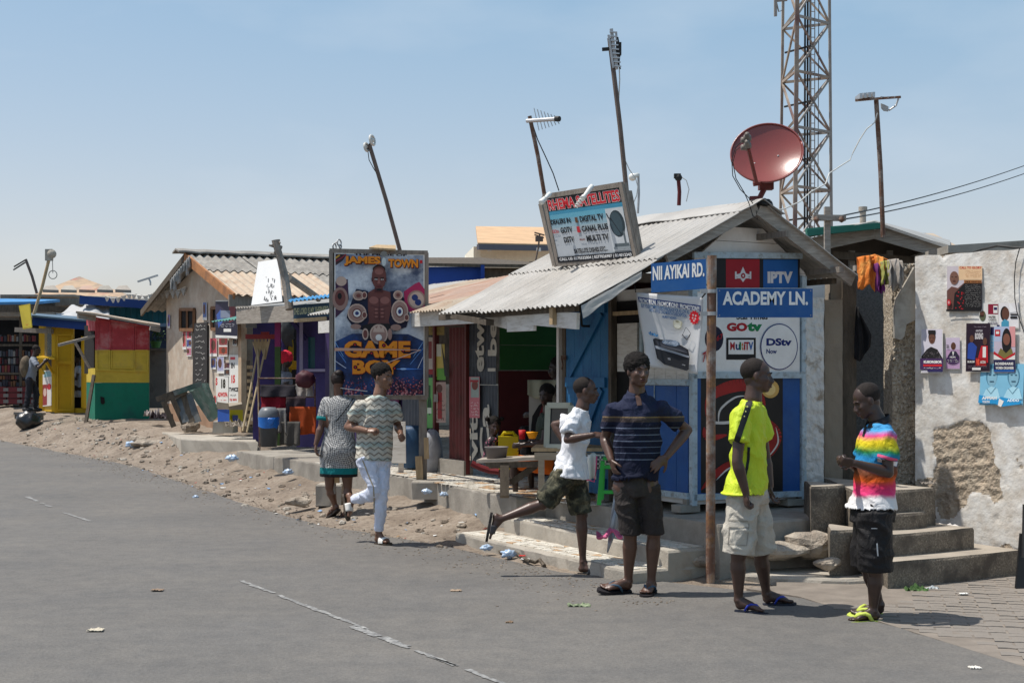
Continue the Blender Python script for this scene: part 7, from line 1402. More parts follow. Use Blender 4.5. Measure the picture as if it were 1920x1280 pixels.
def hand(mb, w, d, nrm, k, curl, fist=False, thumb=1, spread=.0):
    """w wrist, d hand direction, nrm palm normal (fingers curl towards it), thumb: side sign"""
    d = d.normalized(); nrm = (nrm-d*nrm.dot(d)).normalized(); s = d.cross(nrm)*thumb
    pc = w+d*.045*k; mb.ell(pc, d*.052*k, s*.040*k, nrm*.016*k, n=12, m=8); mb.ell(w+d*.072*k, d*.022*k, s*.038*k, nrm*.013*k, n=12, m=8)
    L = [.068, .076, .071, .055]; ws = [.029, .010, -.010, -.028]
    for i in range(4):
        p = w+d*(.082-.004*abs(i-1.2))*k+s*ws[i]*k; a = 0; dd = d+s*spread*(1.5-i)*.25; dd.normalize(); c = curl*(1+.12*i)
        for j, f in enumerate((.44, .31, .25)):
            a += c*(1.0 if j else .75); v = dd*math.cos(a)+nrm*math.sin(a); q = p+v*L[i]*k*f; r = (.0092-.0009*j)*k
            cap(mb, p, q, [(0, r), (1, r*.95)]); p = q
    p = w+d*.022*k+s*.026*k; v = (d*.65+s*.75+nrm*.3).normalized() if not fist else (d*.8+s*.25+nrm*.65).normalized()
    q = p+v*.045*k; cap(mb, p, q, [(0, .0135*k), (1, .0105*k)]); v2 = (v+d*.5+nrm*(.3 if not fist else .3)-s*(.1 if not fist else .8)).normalized(); cap(mb, q, q+v2*.03*k, [(0, .0105*k), (1, .009*k)])
def foot(mb, heel, toe, ank, k):
    f = (toe-heel); L = f.length; f.normalize(); n = ((ank-heel)-f*(ank-heel).dot(f)).normalized(); s = f.cross(n)
    mb.ell(heel+f*.028*k+n*.032*k, f*.036*k, s*.031*k, n*.034*k); cap(mb, ank, heel+f*.04*k+n*.035*k, [(0, .036*k), (1, .033*k)])
    a = heel+f*L*.25+n*.04*k; b = heel+f*L*.68+n*.022*k
    mb.loft([(a-f*.03*k, s*.028*k, n*.028*k), (a, s*.031*k, n*.036*k), (heel+f*L*.48+n*.032*k, s*.036*k, n*.03*k), (b, s*.043*k, n*.021*k), (heel+f*L*.80+n*.014*k, s*.042*k, n*.013*k)], steps=2, n=14)
    cap(mb, ank, heel+f*L*.5+n*.04*k, [(0, .033*k), (1, .022*k)])
    for i in range(5):
        y = (.031-.0155*i)*k; l = L*(.98-.022*abs(i-.6)**1.5*1.2); r = (.0125 if i == 0 else .0088)*k; cap(mb, heel+f*L*.72+s*y+n*.014*k, heel+f*(l-.012)+s*y*1.05+n*.010*k, [(0, r), (1, r)])
    return f, n, s, L
def shoe(parent, heel, toe, ank, k, style, msole, mstrap):
    f = (toe-heel); L = f.length; f.normalize(); n = ((ank-heel)-f*(ank-heel).dot(f)).normalized(); s = f.cross(n); h0 = heel-n*.004
    out = [(-.03, .0), (-.02, .026), (.1, .034), (.35, .033), (.6, .046), (.8, .050), (.95, .04), (1.06, .018), (1.08, 0)]
    pts = [h0+f*L*a+s*b*k for a, b in out]+[h0+f*L*a-s*b*k for a, b in out[-2:0:-1]]
    th = .022 if style != 'thick' else .032
    sd = part('sandal', MB().prism(pts, -n*th*k), msole, parent)
    m = MB()
    if style in ('slide', 'bandslide'):
        a0, a1 = (.42, .74)
        m.slab(lambda u, v: h0+f*L*(a0+(a1-a0)*v)+s*(.050*k*math.cos(math.pi*u))+n*((.058-.016*v)*k*math.sin(math.pi*u)**.7+.0), 14, 5, n*.006)
    else:
        t0 = h0+f*L*.78+n*.012*k
        for sg in (1, -1):
            p1 = h0+f*L*.33+s*sg*.037*k; p2 = h0+f*L*.52+s*sg*.034*k+n*.048*k; m.tube([p1, p1.lerp(p2, .5)+s*sg*.006*k+n*.012*k, p2, (p2+t0)/2+n*.014*k, t0+n*.012*k], [.008*k*(1.6 if style == 'thick' else 1)]*5, 0, 8)
        m.tube([t0+n*.016*k, h0+f*L*.8-n*.01], .005*k)
    part('strap', m, mstrap, sd, smooth=True)
def head(mb, c, f, u, k):
    f = f.normalized(); u = (u-f*u.dot(f)).normalized(); r = f.cross(u)
    E = lambda a, b, cc, x, y, z: mb.ell(c+f*a*k+r*b*k+u*cc*k, f*x*k, r*y*k, u*z*k, n=18, m=12)
    E(-.014, 0, .032, .096, .074, .088); E(.018, 0, -.020, .072, .066, .082); E(.028, 0, -.060, .055, .053, .048); E(.055, 0, -.092, .028, .030, .020)
    E(-.045, 0, -.02, .05, .058, .06)
    E(.080, 0, .018, .013, .046, .010)
    for s in (1, -1): E(.060, .036*s, -.022, .024, .021, .022); E(-.004, .077*s, -.004, .018, .008, .029); E(-.002, .079*s, -.022, .01, .008, .011); E(.098, .013*s, -.038, .012, .010, .009); E(.008, .050*s, -.065, .035, .012, .025)
    cap(mb, c+f*.084*k+u*.006*k, c+f*.103*k-u*.033*k, [(0, .009*k), (1, .0135*k)])
    E(.087, 0, -.0595, .013, .026, .0075); E(.083, 0, -.072, .014, .023, .009)
    so_ = [(c+f*.092*k+r*.031*s*k+u*.004*k, -f, .017*k, .013*k) for s in (1, -1)]+[(c+f*.098*k-u*.0655*k, -f, .010*k, .004*k)]
    return f, u, r, so_
M_eye = mat('eye_white', (.20, .17, .15), .3, .05, 5, 0); M_pup = mat('pupil', (.01, .008, .006), .2, .1, 5, 0)
def skin(name, c): return mat(name, c, .40, .2, 11, .25, 130, spec=.5, bdist=.003)
def person(label, base, J, k=1, sk_m=None, hair=None, vox=.0065, group=None, build=1.0, fem=False, cat='person'):
    """J: joints in world space"""
    o = thing('person', label, cat, base, group); mb = MB(); g = lambda n: J.get(n)
    f, u, r, sock = head(mb, J['head'], J['face'], J.get('up', Z), k*J.get('hk', 1)); hk = k*J.get('hk', 1)
    nb = J['neck']; cap(mb, nb, J['head']-u*.05*hk-f*.02*hk, [(0, .064*k*build), (.5, .057*k*build), (1, .058*k)])
    L, Rr = J['shL'], J['shR']; hl_, hr_ = J['hipL'], J['hipR']; hc = (hl_+hr_)/2; sc_ = (L+Rr)/2
    rt = (Rr-L).normalized(); rh = (hr_-hl_).normalized(); up = (sc_-hc).normalized(); hw = (hr_-hl_).length/2; sw = (Rr-L).length/2
    fw = J.get('chest', rt.cross(up)).normalized(); fh = fw
    if rt.cross(up).dot(fw) < 0: pass
    rtt = (fw.cross(up)).normalized(); rtt = rtt if rtt.dot(rt) > 0 else -rtt
    tw_ = J.get('tw', .155)*k*build
    D = J.get('depth', .10)*k*build
    rg = [(hc-up*.07*k, rtt*.11*k*build, fw*D*.7), (hc, rtt*tw_*.8, fw*D*.8), (hc.lerp(sc_, .3), rtt*tw_*.76, fw*D*.75), (hc.lerp(sc_, .62), rtt*tw_*.98, fw*D), (hc.lerp(sc_, .85), rtt*tw_*1.04, fw*D*.98), (sc_, rtt*tw_*.9, fw*D*.7), (sc_+up*.45*(nb-sc_).dot(up)+fw*.5*(nb-sc_).dot(fw), rtt*tw_*.6, fw*D*.55), (nb, rtt*tw_*.36, fw*D*.55)]
    mb.loft(rg, steps=3, n=24)
    for s in 'LR':
        sh, el, wr = J['sh'+s], J['el'+s], J['wr'+s]
        mb.sph(sh, .046*k*build); cap(mb, sh, el, [(0, .047*k*build), (.35, .048*k*build), (.8, .038*k*build), (1, .037*k)])
        cap(mb, el, wr, [(0, .037*k), (.22, .042*k*build), (.6, .034*k), (1, .026*k)])
        hd = J.get('hd'+s, (wr-el)); hand(mb, wr, hd, J.get('pn'+s, V((0, 1, 0))), k*J.get('hdk', 1.02), J.get('curl'+s, .45), J.get('fist'+s, False), J.get('th'+s, 1), .3)
        hp, kn, an = J['hip'+s], J['kn'+s], J['an'+s]
        cap(mb, hp, kn, [(0, .088*k*build), (.3, .080*k*build), (.8, .056*k*build), (1, .052*k)]); cap(mb, kn, an, [(0, .052*k), (.12, .049*k), (.3, .055*k*build), (.6, .042*k), (.88, .032*k), (1, .034*k)])
        d = (an-kn).normalized(); kf = (J['toe'+s]-J['heel'+s]).normalized(); 
        mb.sph(kn+kf*.012*k, .050*k); mb.ell(kn.lerp(an, .28)-kf*.016*k, kf*.040*k, kf.cross(d)*.044*k*build, d*.10*k)
        foot(mb, J['heel'+s], J['toe'+s], an, k)
        for q, v in ((kf.cross(d), 1), (kf.cross(d), -1)): mb.sph(an+q*v*.024*k, .017*k)
    body = remesh('body', mb, vox, 3, sk_m, o, sockets=sock)
    for s in (1, -1):
        e = J['head']+f*.0565*hk+r*.031*s*hk+u*.004*hk; m = MB(); m.ell(e, f*.0122*hk, r*.0108*hk, u*.0062*hk); m.sph(e+f*.0068*hk, .0062*hk, 1, 10, 6)
        part('eye', m, [M_eye, M_pup], o, smooth=True)
        m = MB(); c = J['head']+r*.031*s*hk; m.tube([c+f*.088*hk+u*.019*hk-r*.018*s*hk, c+f*.092*hk+u*.0255*hk, c+f*.078*hk+u*.021*hk+r*.021*s*hk], [.003*hk, .0045*hk, .002*hk]); part('eyebrow', m, M_hair, o, smooth=True)
    m = MB(); c = J['head']-u*.059*hk; m.ell(c+f*.0895*hk, f*.012*hk, r*.024*hk, u*.0062*hk); m.ell(c+f*.087*hk-u*.0125*hk, f*.013*hk, r*.021*hk, u*.0075*hk); part('lips', m, M_lip, o, smooth=True)
    if hair:
        kind, th = hair; m = MB(); bz = kind == 'buzz'; th = .0025 if bz else th; c = J['head']-f*(.028 if bz else .033)*hk+u*(.040 if bz else .050)*hk; s0 = len(m.v); m.ell(c, f*(.094*hk+th), r*(.0745*hk+th), u*((.084 if bz else .077)*hk+th), n=72, m=52)
        for i in range(s0, len(m.v)):
            v = V(m.v[i]); d = v-c; m.v[i] = tuple(v+d.normalized()*(noise.noise(v*90)*th*.38+noise.noise(v*38)*th*.3))
        part('hair', m, M_buzz if bz else M_hair, o, smooth=True)
    return o, (f, u, r)
M_lip = mat('lips', (.085, .028, .024), .4, .1, 9, 0, spec=.4)
M_buzz = mat('cropped_hair', (.018, .013, .011), .8, .3, 60, .5, 160, spec=.25)
M_hair = mat('black_hair', (.012, .010, .009), .85, .3, 60, .8, 160, spec=.2)
def shirt(o, J, m_, hem, k=1, name='shirt', sl=.55, hemw=.19, hemd=.13, wd=1.0, fold=.007, vox=.0075, sleeve_r=.07, hem_up=None, seed=0, neck_r=.075, belly=.0, build=1.0):
    mb = MB(); L, Rr = J['shL'], J['shR']; hc = (J['hipL']+J['hipR'])/2; sc_ = (L+Rr)/2; up = (sc_-hc).normalized(); fw = J['chest'].normalized(); rt = (Rr-L).normalized(); rtt = fw.cross(up).normalized(); rtt = rtt if rtt.dot(rt) > 0 else -rtt; sw = abs((Rr-L).dot(rtt))/2; nh = (J['neck']-sc_).dot(up); nf = (J['neck']-sc_).dot(fw)
    tw_ = J.get('tw', .155)*k*build; D = J.get('depth', .10)*k*build
    rg = [(hem, rtt*hemw*k, fw*hemd*k), (hem.lerp(hc, .5), rtt*hemw*k*1.0, fw*hemd*k*1.02), (hc.lerp(sc_, .32)+fw*belly, rtt*(tw_+.022*wd)*.98, fw*(D+.02*wd)), (hc.lerp(sc_, .62), rtt*(tw_+.022*wd), fw*(D+.018*wd)), (hc.lerp(sc_, .86), rtt*(tw_+.012), fw*(D+.012)), (sc_+up*.022*k, rtt*(sw+.012), fw*(D*.76+.012)), (sc_+up*(.35*nh+.012)+fw*.35*nf, rtt*sw*.86, fw*(D*.66+.012)), (sc_+up*(.74*nh+.006)+fw*.75*nf, rtt*(sw*.50+.012), fw*(D*.60+.012)), (J['neck']-up*.016, rtt*neck_r*k, fw*neck_r*k)]
    mb.loft(rg, steps=3, n=30)
    for s in 'LR':
        sh, el = J['sh'+s], J['el'+s]; e = sh.lerp(el, sl); u = (el-sh).normalized(); a = u.orthogonal().normalized(); b = u.cross(a); mb.sph(sh, .061*k*build); mid = sh.lerp(sc_, .45)-up*.02
        mb.loft([(mid, a*.06*k, b*.06*k), (sh, a*.064*k*build, b*.064*k*build), (sh.lerp(e, .5), a*sleeve_r*.97*k*build, b*sleeve_r*.97*k*build), (e, a*sleeve_r*k*build, b*sleeve_r*k*build)], n=18)
    return remesh(name, mb, vox, 2, m_, o, fold, (10, 10, 5), seed)
def shorts(o, J, m_, k=1, name='shorts', waist=None, tl=.95, tr=None, wr=.165, wd=.12, r0=.105, r1=.095, fold=.007, vox=.0075, seed=0, below=0, belt=.05):
    mb = MB(); hc = (J['hipL']+J['hipR'])/2; fw = J['chest'].normalized(); sc_ = (J['shL']+J['shR'])/2; up = (sc_-hc).normalized(); rt = (J['hipR']-J['hipL']).normalized(); rtt = fw.cross(up).normalized(); rtt = rtt if rtt.dot(rt) > 0 else -rtt
    w = waist if waist else hc+up*.09*k
    mb.loft([(w, rtt*wr*k*.82, fw*wd*k*.78), (w.lerp(hc, .5), rtt*wr*k*.9, fw*wd*k*.88), (hc, rtt*wr*k, fw*wd*k*.98), (hc-up*.07*k, rtt*wr*k*.9, fw*wd*k*1.0)], steps=2, n=28)
    for s, t in (('L', tl), ('R', tr if tr else tl)):
        hp, kn, an = J['hip'+s], J['kn'+s], J['an'+s]
        if t <= 1: pts = [(hp, r0), (hp.lerp(kn, t*.5), (r0+r1)/2*1.02), (hp.lerp(kn, t), r1)]
        else: pts = [(hp, r0), (hp.lerp(kn, .5), (r0+r1)/2), (kn, r1), (kn.lerp(an, (t-1)), r1*.96 if below == 0 else below)]
        rings = []
        for i, (p, r_) in enumerate(pts):
            u = ((pts[min(i+1, len(pts)-1)][0]-pts[max(i-1, 0)][0])).normalized(); a = V((1, 0, 0)); a = (a-u*a.dot(u)).normalized(); rings.append((p, a*r_*k, u.cross(a)*r_*k))
        mb.loft(rings, steps=4, n=22); mb.sph(hp, r0*.84*k)
    return remesh(name, mb, vox, 2, m_, o, fold, (9, 9, 6), seed)
def collar(o, J, m_, k, frame, r=.066, tilt=.02):
    nb = J['neck']; m = MB(); fw = J['chest'].normalized(); up = ((J['neck'])-(J['hipL']+J['hipR'])/2).normalized(); rt = fw.cross(up); pts = []
    for i in range(25):
        a = math.radians(-75+i*(330/24)) - math.radians(-90)*0; a = math.radians(105+i*(330/24)); pts.append(a)
    m.slab(lambda u, v: nb+(fw*math.cos(math.radians(15+330*u))*1.05+rt*math.sin(math.radians(15+330*u)))*(r+.016*v)*k+up*(.030-.042*v-.028*math.cos(math.radians(15+330*u))-.01)*k, 28, 3, (0, 0, .003))
    part('collar', m, m_, o, smooth=True)
def Jp(d, Y):
    """pixel joints (px,py[,dy]) -> world"""
    J = {}
    for n, v in d.items():
        if isinstance(v, tuple): J[n] = P(v[0], v[1], Y+(v[2] if len(v) > 2 else 0))
        else: J[n] = v
    return J
def bands(name, axis, stops, base_scale, rough=.8, const=True, nz_=0.0, extra=None, bump=.2):
    """fabric whose colour changes along a local axis; stops = [(height, colour)]"""
    m = bpy.data.materials.new(name); m.use_nodes = True; MATS[name] = m; n = m.node_tree.nodes; l = m.node_tree.links; b = n['Principled BSDF']; b.inputs['Roughness'].default_value = rough; b.inputs['Specular IOR Level'].default_value = .2
    t = n.new('ShaderNodeTexCoord'); sx = n.new('ShaderNodeSeparateXYZ'); l.new(t.outputs['Object'], sx.inputs[0]); src = sx.outputs[axis]
    if nz_:
        q = n.new('ShaderNodeTexNoise'); q.inputs['Scale'].default_value = 5; q.inputs['Detail'].default_value = 3; l.new(t.outputs['Object'], q.inputs[0]); a = n.new('ShaderNodeMath'); a.operation = 'MULTIPLY_ADD'; a.inputs[1].default_value = nz_; l.new(q.outputs[0], a.inputs[0]); l.new(src, a.inputs[2]); src = a.outputs[0]
    lo, hi = stops[0][0], stops[-1][0]; mr = n.new('ShaderNodeMapRange'); mr.inputs[1].default_value = lo; mr.inputs[2].default_value = hi; l.new(src, mr.inputs[0]); rp = n.new('ShaderNodeValToRGB'); rp.color_ramp.interpolation = 'CONSTANT' if const else 'LINEAR'
    e = rp.color_ramp.elements
    while len(e) > 1: e.remove(e[0])
    e[0].position = 0; e[0].color = (*stops[0][1], 1)
    for h, c in stops[1:]: x = e.new(min(1, (h-lo)/(hi-lo))); x.color = (*c, 1)
    l.new(mr.outputs[0], rp.inputs[0]); l.new(rp.outputs[0], b.inputs['Base Color'])
    if bump: q = n.new('ShaderNodeTexNoise'); q.inputs['Scale'].default_value = 60; q.inputs['Detail'].default_value = 4; l.new(t.outputs['Object'], q.inputs[0]); bp = n.new('ShaderNodeBump'); bp.inputs['Strength'].default_value = bump; bp.inputs['Distance'].default_value = .004; l.new(q.outputs[0], bp.inputs['Height']); l.new(bp.outputs[0], b.inputs['Normal'])
    return m
FRT = V((0, -1, 0))
# ---- man in the navy striped polo
Y = 10.35
J = Jp(dict(head=(1197, 696), neck=(1194, 737, .03), shL=(1152, 768, .02), shR=(1240, 767, .0), elL=(1134, 822, .10), wrL=(1146, 862, -.03), elR=(1289, 806, .12), wrR=(1249, 857, -.06), hipL=(1171, 912), hipR=(1214, 912), knL=(1182, 998, -.03), anL=(1178, 1089, .03), knR=(1226, 998, -.03), anR=(1221, 1092, .0), heelL=(1182, 1104, .06), toeL=(1125, 1103, -.03), heelR=(1226, 1103, .07), toeR=(1208, 1114, -.13)), Y)
J.update(face=V((.32, -1, .02)), chest=V((.02, -1, .03)), hdL=V((.25, -.25, -.9)), pnL=V((.8, .3, .2)), curlL=.5, thL=1, hdR=V((-.75, -.35, -.5)), pnR=V((-.1, .9, -.3)), curlR=.22, thR=1, tw=.152, depth=.095)
B = P(1197, 1108, Y); B.z = .01
o, fr_ = person('man in a navy striped polo with both hands on his hips', B, J, 1.0, skin('skin_a', (.085, .042, .028)), ('afro', .020))
n1 = lin(30, 36, 60); n2 = lin(20, 25, 46); st_ = lin(95, 104, 124); zs_ = lambda py: P(0, py, Y).z-B.z
stops = [(zs_(900), n2)]
for y in (861, 849, 838, 827, 815, 803): stops += [(zs_(y), st_), (zs_(y)+.007, n2)]
stops += [(zs_(791), lin(62, 54, 54)), (zs_(783), lin(115, 98, 74)), (zs_(780.5), n1), (zs_(735), n1)]
shirt(o, J, bands('navy_polo', 2, stops, 1), P(1187, 893, Y), 1, hemw=.166, hemd=.125, sl=.66, sleeve_r=.070, seed=1, fold=.009, neck_r=.066)
collar(o, J, mat('navy_collar', n1, .85, .1, 9, .2), 1, fr_)
shorts(o, J, mat('dark_brown_shorts', (.026, .021, .020), .85, .25, 5, .5, 50, col2=(.045, .038, .035), amt=.4), 1, waist=P(1192, 888, Y), tl=1.02, wr=.135, wd=.115, r0=.090, r1=.080, seed=2, fold=.009)
for s in 'LR': shoe(o, J['heel'+s], J['toe'+s], J['an'+s], 1, 'thong', flat(35, 32, 35), flat(55, 80, 100))
# open collar
OPEN = o
# ---- man in the yellow sports shirt
Y = 9.67
J = Jp(dict(head=(1421, 705), neck=(1412, 747, .0), shL=(1421, 772, .17), shR=(1390, 775, -.15), elR=(1382, 865, -.22), wrR=(1399, 925, -.22), elL=(1436, 860, .24), wrL=(1444, 910, .18), hipR=(1394, 925, -.06), hipL=(1410, 925, .10), knR=(1384, 1040, -.07), anR=(1385, 1124, -.04), knL=(1426, 1036, .16), anL=(1437, 1112, .22), heelR=(1380, 1141, -.04), toeR=(1437, 1147, -.12), heelL=(1432, 1130, .22), toeL=(1489, 1128, .22)), Y)
J.update(face=V((.93, -.25, -.03)), chest=V((.92, -.32, 0)), hdR=V((.05, .05, -1)), pnR=V((1, .2, 0)), curlR=.95, fistR=True, thR=-1, hdL=V((.1, 0, -1)), pnL=V((1, -.2, 0)), thL=1, curlL=.6, tw=.145, depth=.10)
B = P(1405, 1145, Y); B.z = .01
o, fr_ = person('man in a neon yellow sports shirt and pale cargo shorts, back half turned', B, J, .98, skin('skin_b', (.060, .031, .022)), ('buzz', .006))
ylw = (.50, .62, .03)
shirt(o, J, mat('neon_yellow', ylw, .6, .05, 6, .15, 90), P(1392, 922, Y), .98, hemw=.205, hemd=.150, sl=.60, sleeve_r=.078, seed=3, fold=.010, neck_r=.064)
def strip(o, pts, w, m_, name, nrm, off=.006, parent=None):
    m = MB(); n = len(pts)
    vs = []
    for i, p in enumerate(pts):
        d = (pts[min(i+1, n-1)]-pts[max(i-1, 0)]).normalized(); s = d.cross(nrm).normalized()*w/2; vs += [p+s+nrm*off, p-s+nrm*off, p-s-nrm*.03, p+s-nrm*.03]
    m.add(vs, [(i*4+a, i*4+(a+1) % 4, i*4+4+(a+1) % 4, i*4+4+a) for i in range(n-1) for a in range(4)]+[(0, 1, 2, 3), (4*n-4, 4*n-3, 4*n-2, 4*n-1)]); part(name, m, m_, parent or o)
def rayhit(o, px, py):
    """nearest point of o's meshes under a pixel of the view, used to sit trims on cloth"""
    bpy.context.view_layer.update(); best = None
    d = V(((px-960)/FPX, 1, -(py-690)/FPX)).normalized(); c = V((0, 0, EYE))
    for ch in o.children_recursive:
        if ch.type != 'MESH' or ch.name.split('.')[0] not in ('shirt', 'shorts', 'dress', 'trousers'): continue
        off = root_loc(ch); ok, loc, nn, _ = ch.ray_cast(c-off, d)
        if ok and (best is None or (loc+off-c).length < (best[0]-c).length): best = (loc+off, nn)
    return best
def decal(o, pts, w, m_, name, sub=5, off=.003):
    """thin sewn-on band following the cloth"""
    P0 = []
    for (a, b) in zip(pts, pts[1:]):
        for t in range(sub): P0.append((a[0]+(b[0]-a[0])*t/sub, a[1]+(b[1]-a[1])*t/sub))
    P0.append(pts[-1]); L_ = []; 
    for i, (x, y) in enumerate(P0):
        x2, y2 = P0[min(i+1, len(P0)-1)]; x1, y1 = P0[max(i-1, 0)]; dx, dy = x2-x1, y2-y1; l = math.hypot(dx, dy) or 1; nx, ny = -dy/l*w/2, dx/l*w/2
        row = []
        for t in (-1, -.5, 0, .5, 1):
            h = rayhit(o, x+nx*t, y+ny*t)
            if h is None: row = None; break
            row.append(h[0]+h[1]*off)
        if row: L_.append(row)
    if len(L_) < 2: return
    m = MB(); vs = [p for r_ in L_ for p in r_]; m.add(vs, [(i*5+j, i*5+j+1, i*5+6+j, i*5+5+j) for i in range(len(L_)-1) for j in range(4)]); part(name, m, m_, o, smooth=True)
decal(o, [(1408, 748), (1400, 770), (1390, 800), (1382, 826)], 11, flat(25, 27, 30), 'shoulder_stripe', off=.005)
decal(o, [(1404, 838), (1403, 862), (1398, 888), (1392, 912)], 5, flat(30, 32, 34), 'side_piping', off=.004)
decal(o, [(1377, 825), (1387, 829), (1396, 832)], 2, flat(30, 32, 34), 'cuff_piping')
for (x, y) in ((1400, 763), (1397, 772), (1395, 781)): decal(o, [(x-1, y), (x+1, y)], 2.4, flat(190, 190, 120), 'badge', 2, .009)
khk = (.46, .43, .37)
shorts(o, J, mat('khaki_cargo', khk, .85, .12, 5, .5, 50), .98, waist=P(1398, 910, Y), tl=.98, wr=.142, wd=.145, r0=.108, r1=.115, seed=4, fold=.010)
for pts_ in ([(1366, 975), (1402, 976)], [(1368, 978), (1366, 1020), (1400, 1022), (1404, 980)]): decal(o, pts_, 1.6, mat('khaki_seam', (.27, .25, .215), .9, .1), 'pocket_seam', 4, .004)
decal(o, [(1368, 983), (1402, 984)], 9, mat('khaki_flap', (.50, .465, .40), .85, .1, 6, .3), 'pocket_flap', 4, .009)
for s in 'LR': shoe(o, J['heel'+s], J['toe'+s], J['an'+s], .98, 'thong', flat(38, 42, 55), flat(40, 60, 160))
# ---- man in the rainbow polo
Y = 9.35
J = Jp(dict(head=(1624, 752), neck=(1646, 789, .0), shR=(1662, 820, .0-.15), shL=(1630, 817, .13), elR=(1666, 886, -.19), wrR=(1603, 868, -.26), elL=(1612, 878, .2), wrL=(1592, 868, -.06), hipR=(1640, 958, -.09), hipL=(1634, 958, .07), knR=(1642, 1070, -.08), anR=(1637, 1144, -.05), knL=(1626, 1062, .10), anL=(1650, 1133, .12), heelR=(1649, 1161, -.05), toeR=(1592, 1164, -.1), heelL=(1655, 1149, .14), toeL=(1594, 1151, .1)), Y)
J.update(face=V((-.93, -.18, -.38)), up=V((-.3, 0, 1)), chest=V((-.95, -.22, 0)), hdR=V((-1, .1, .15)), pnR=V((0, .75, .5)), curlR=.95, thR=1, hdL=V((-1, -.35, .1)), pnL=V((0, -.6, .5)), curlL=.8, thL=-1, tw=.14, depth=.118)
B = P(1630, 1163, Y); B.z = .01
o, fr_ = person('man looking down at his hands in a rainbow striped polo and black shorts', B, J, .93, skin('skin_c', (.050, .027, .020)), ('buzz', .007))
cc_ = [((955), (220, 220, 220)), (927, (215, 212, 212)), (920, (215, 60, 120)), (905, (205, 50, 90)), (893, (210, 90, 30)), (880, (120, 65, 40)), (868, (110, 75, 60)), (862, (50, 120, 160)), (850, (35, 130, 185)), (838, (40, 120, 60)), (828, (190, 180, 30)), (820, (215, 190, 40)), (811, (215, 70, 130)), (800, (70, 150, 200)), (785, (70, 150, 200))]
zs_ = lambda py: P(0, py, Y).z-B.z
shirt(o, J, bands('rainbow_polo', 2, [(zs_(y)+.03, lin(*c)) for y, c in cc_], 1, const=False, nz_=.09), P(1632, 948, Y), .93, hemw=.215, hemd=.168, sl=.62, sleeve_r=.078, seed=5, fold=.008, neck_r=.068)
collar(o, J, flat(32, 30, 32), .95, fr_, .072)
for pts_, c, w in (([(1646, 853), (1664, 858), (1682, 862)], (215, 90, 130), 5), ([(1646, 861), (1664, 866), (1681, 870)], (225, 222, 222), 8)): decal(o, pts_, w, flat(*c, .85), 'sleeve_band', 4, .004)
decal(o, [(1628, 793), (1622, 806), (1619, 818)], 4, flat(32, 30, 32), 'placket', 4, .004)
M_bs = mat('black_shorts', (.013, .012, .013), .7, .3, 5, .5, 50)
shorts(o, J, M_bs, .93, waist=P(1636, 930, Y), tl=1.0, wr=.145, wd=.155, r0=.125, r1=.120, seed=6, fold=.009)
decal(o, [(1644, 1018), (1646, 1042)], 2.5, flat(190, 190, 190), 'side_tab', 3, .004); decal(o, [(1634, 990), (1645, 990)], 1.6, flat(190, 190, 190), 'small_print', 3, .004)
lime = mat('lime_foam', (.50, .58, .10), .7, .06, 8, .1)
for s in 'LR': shoe(o, J['heel'+s], J['toe'+s], J['an'+s], 1.0, 'thick', lime, lime)
decal(OPEN, [(1195, 739), (1197, 749), (1199, 760)], 9, skin('skin_a', None), 'open_collar', 4, .004)
# ---- boy in white t-shirt
Y = 11.35
J = Jp(dict(head=(1100, 733), neck=(1092, 763, .0), shR=(1075, 788, -.12), shL=(1094, 786, .11), elR=(1064, 824, -.20), wrR=(1112, 815, -.24), elL=(1040, 796, .24), wrL=(1062, 835, .16), hipR=(1062, 888, -.07), hipL=(1074, 888, .08), knL=(1090, 965, .08), anL=(1093, 1052, .08), knR=(1020, 945, -.06), anR=(940, 972, -.08), heelL=(1085, 1072, .08), toeL=(1131, 1076, .02), heelR=(925, 962, -.08), toeR=(916, 1012, -.09)), Y)
J.update(face=V((.95, -.22, .0)), chest=V((.9, -.38, -.15)), hdR=V((1, .1, -.05)), pnR=V((0, .6, -.7)), curlR=.8, thR=1, fistR=True, hdL=V((.5, 0, -.6)), pnL=V((.8, 0, .3)), curlL=.9, fistL=True, tw=.125, depth=.100, hk=1.02)
J['kn'+'R'] = P(1018, 944, Y-.06)
B = P(1094, 1074, Y); B.z = .01
o, fr_ = person('boy running in a white shirt and camouflage shorts with one foot kicked up behind', B, J, .88, skin('skin_d', (.080, .040, .027)), ('buzz', .006))
wt = mat('white_tee', (.72, .73, .76), .8, .03, 6, .15, 80)
shirt(o, J, wt, P(1070, 893, Y), .88, hemw=.205, hemd=.165, sl=.72, sleeve_r=.078, seed=7, fold=.011, neck_r=.066)
prt = mat('animal_print', (.20, .14, .11), .8, .4, 14, .1, col2=(.62, .62, .64), amt=.5, sc2=22, soft=.1, col3=(.12, .20, .27), amt3=.42, sc3=9)
decal(o, [(1108, 782), (1112, 812), (1104, 840), (1100, 880)], 20, prt, 'chest_print', 6, .004)
camo = mat('camouflage', (.055, .055, .035), .85, .3, 8, .4, 50, col2=(.15, .135, .085), amt=.42, sc2=16, soft=.05, col3=(.022, .022, .016), amt3=.45, sc3=12)
shorts(o, J, camo, .88, waist=P(1068, 876, Y), tl=.96, tr=.96, wr=.145, wd=.145, r0=.108, r1=.102, seed=8, fold=.010)
for s in 'LR': shoe(o, J['heel'+s], J['toe'+s], J['an'+s], .9, 'slide', flat(45, 40, 38), flat(75, 72, 74))
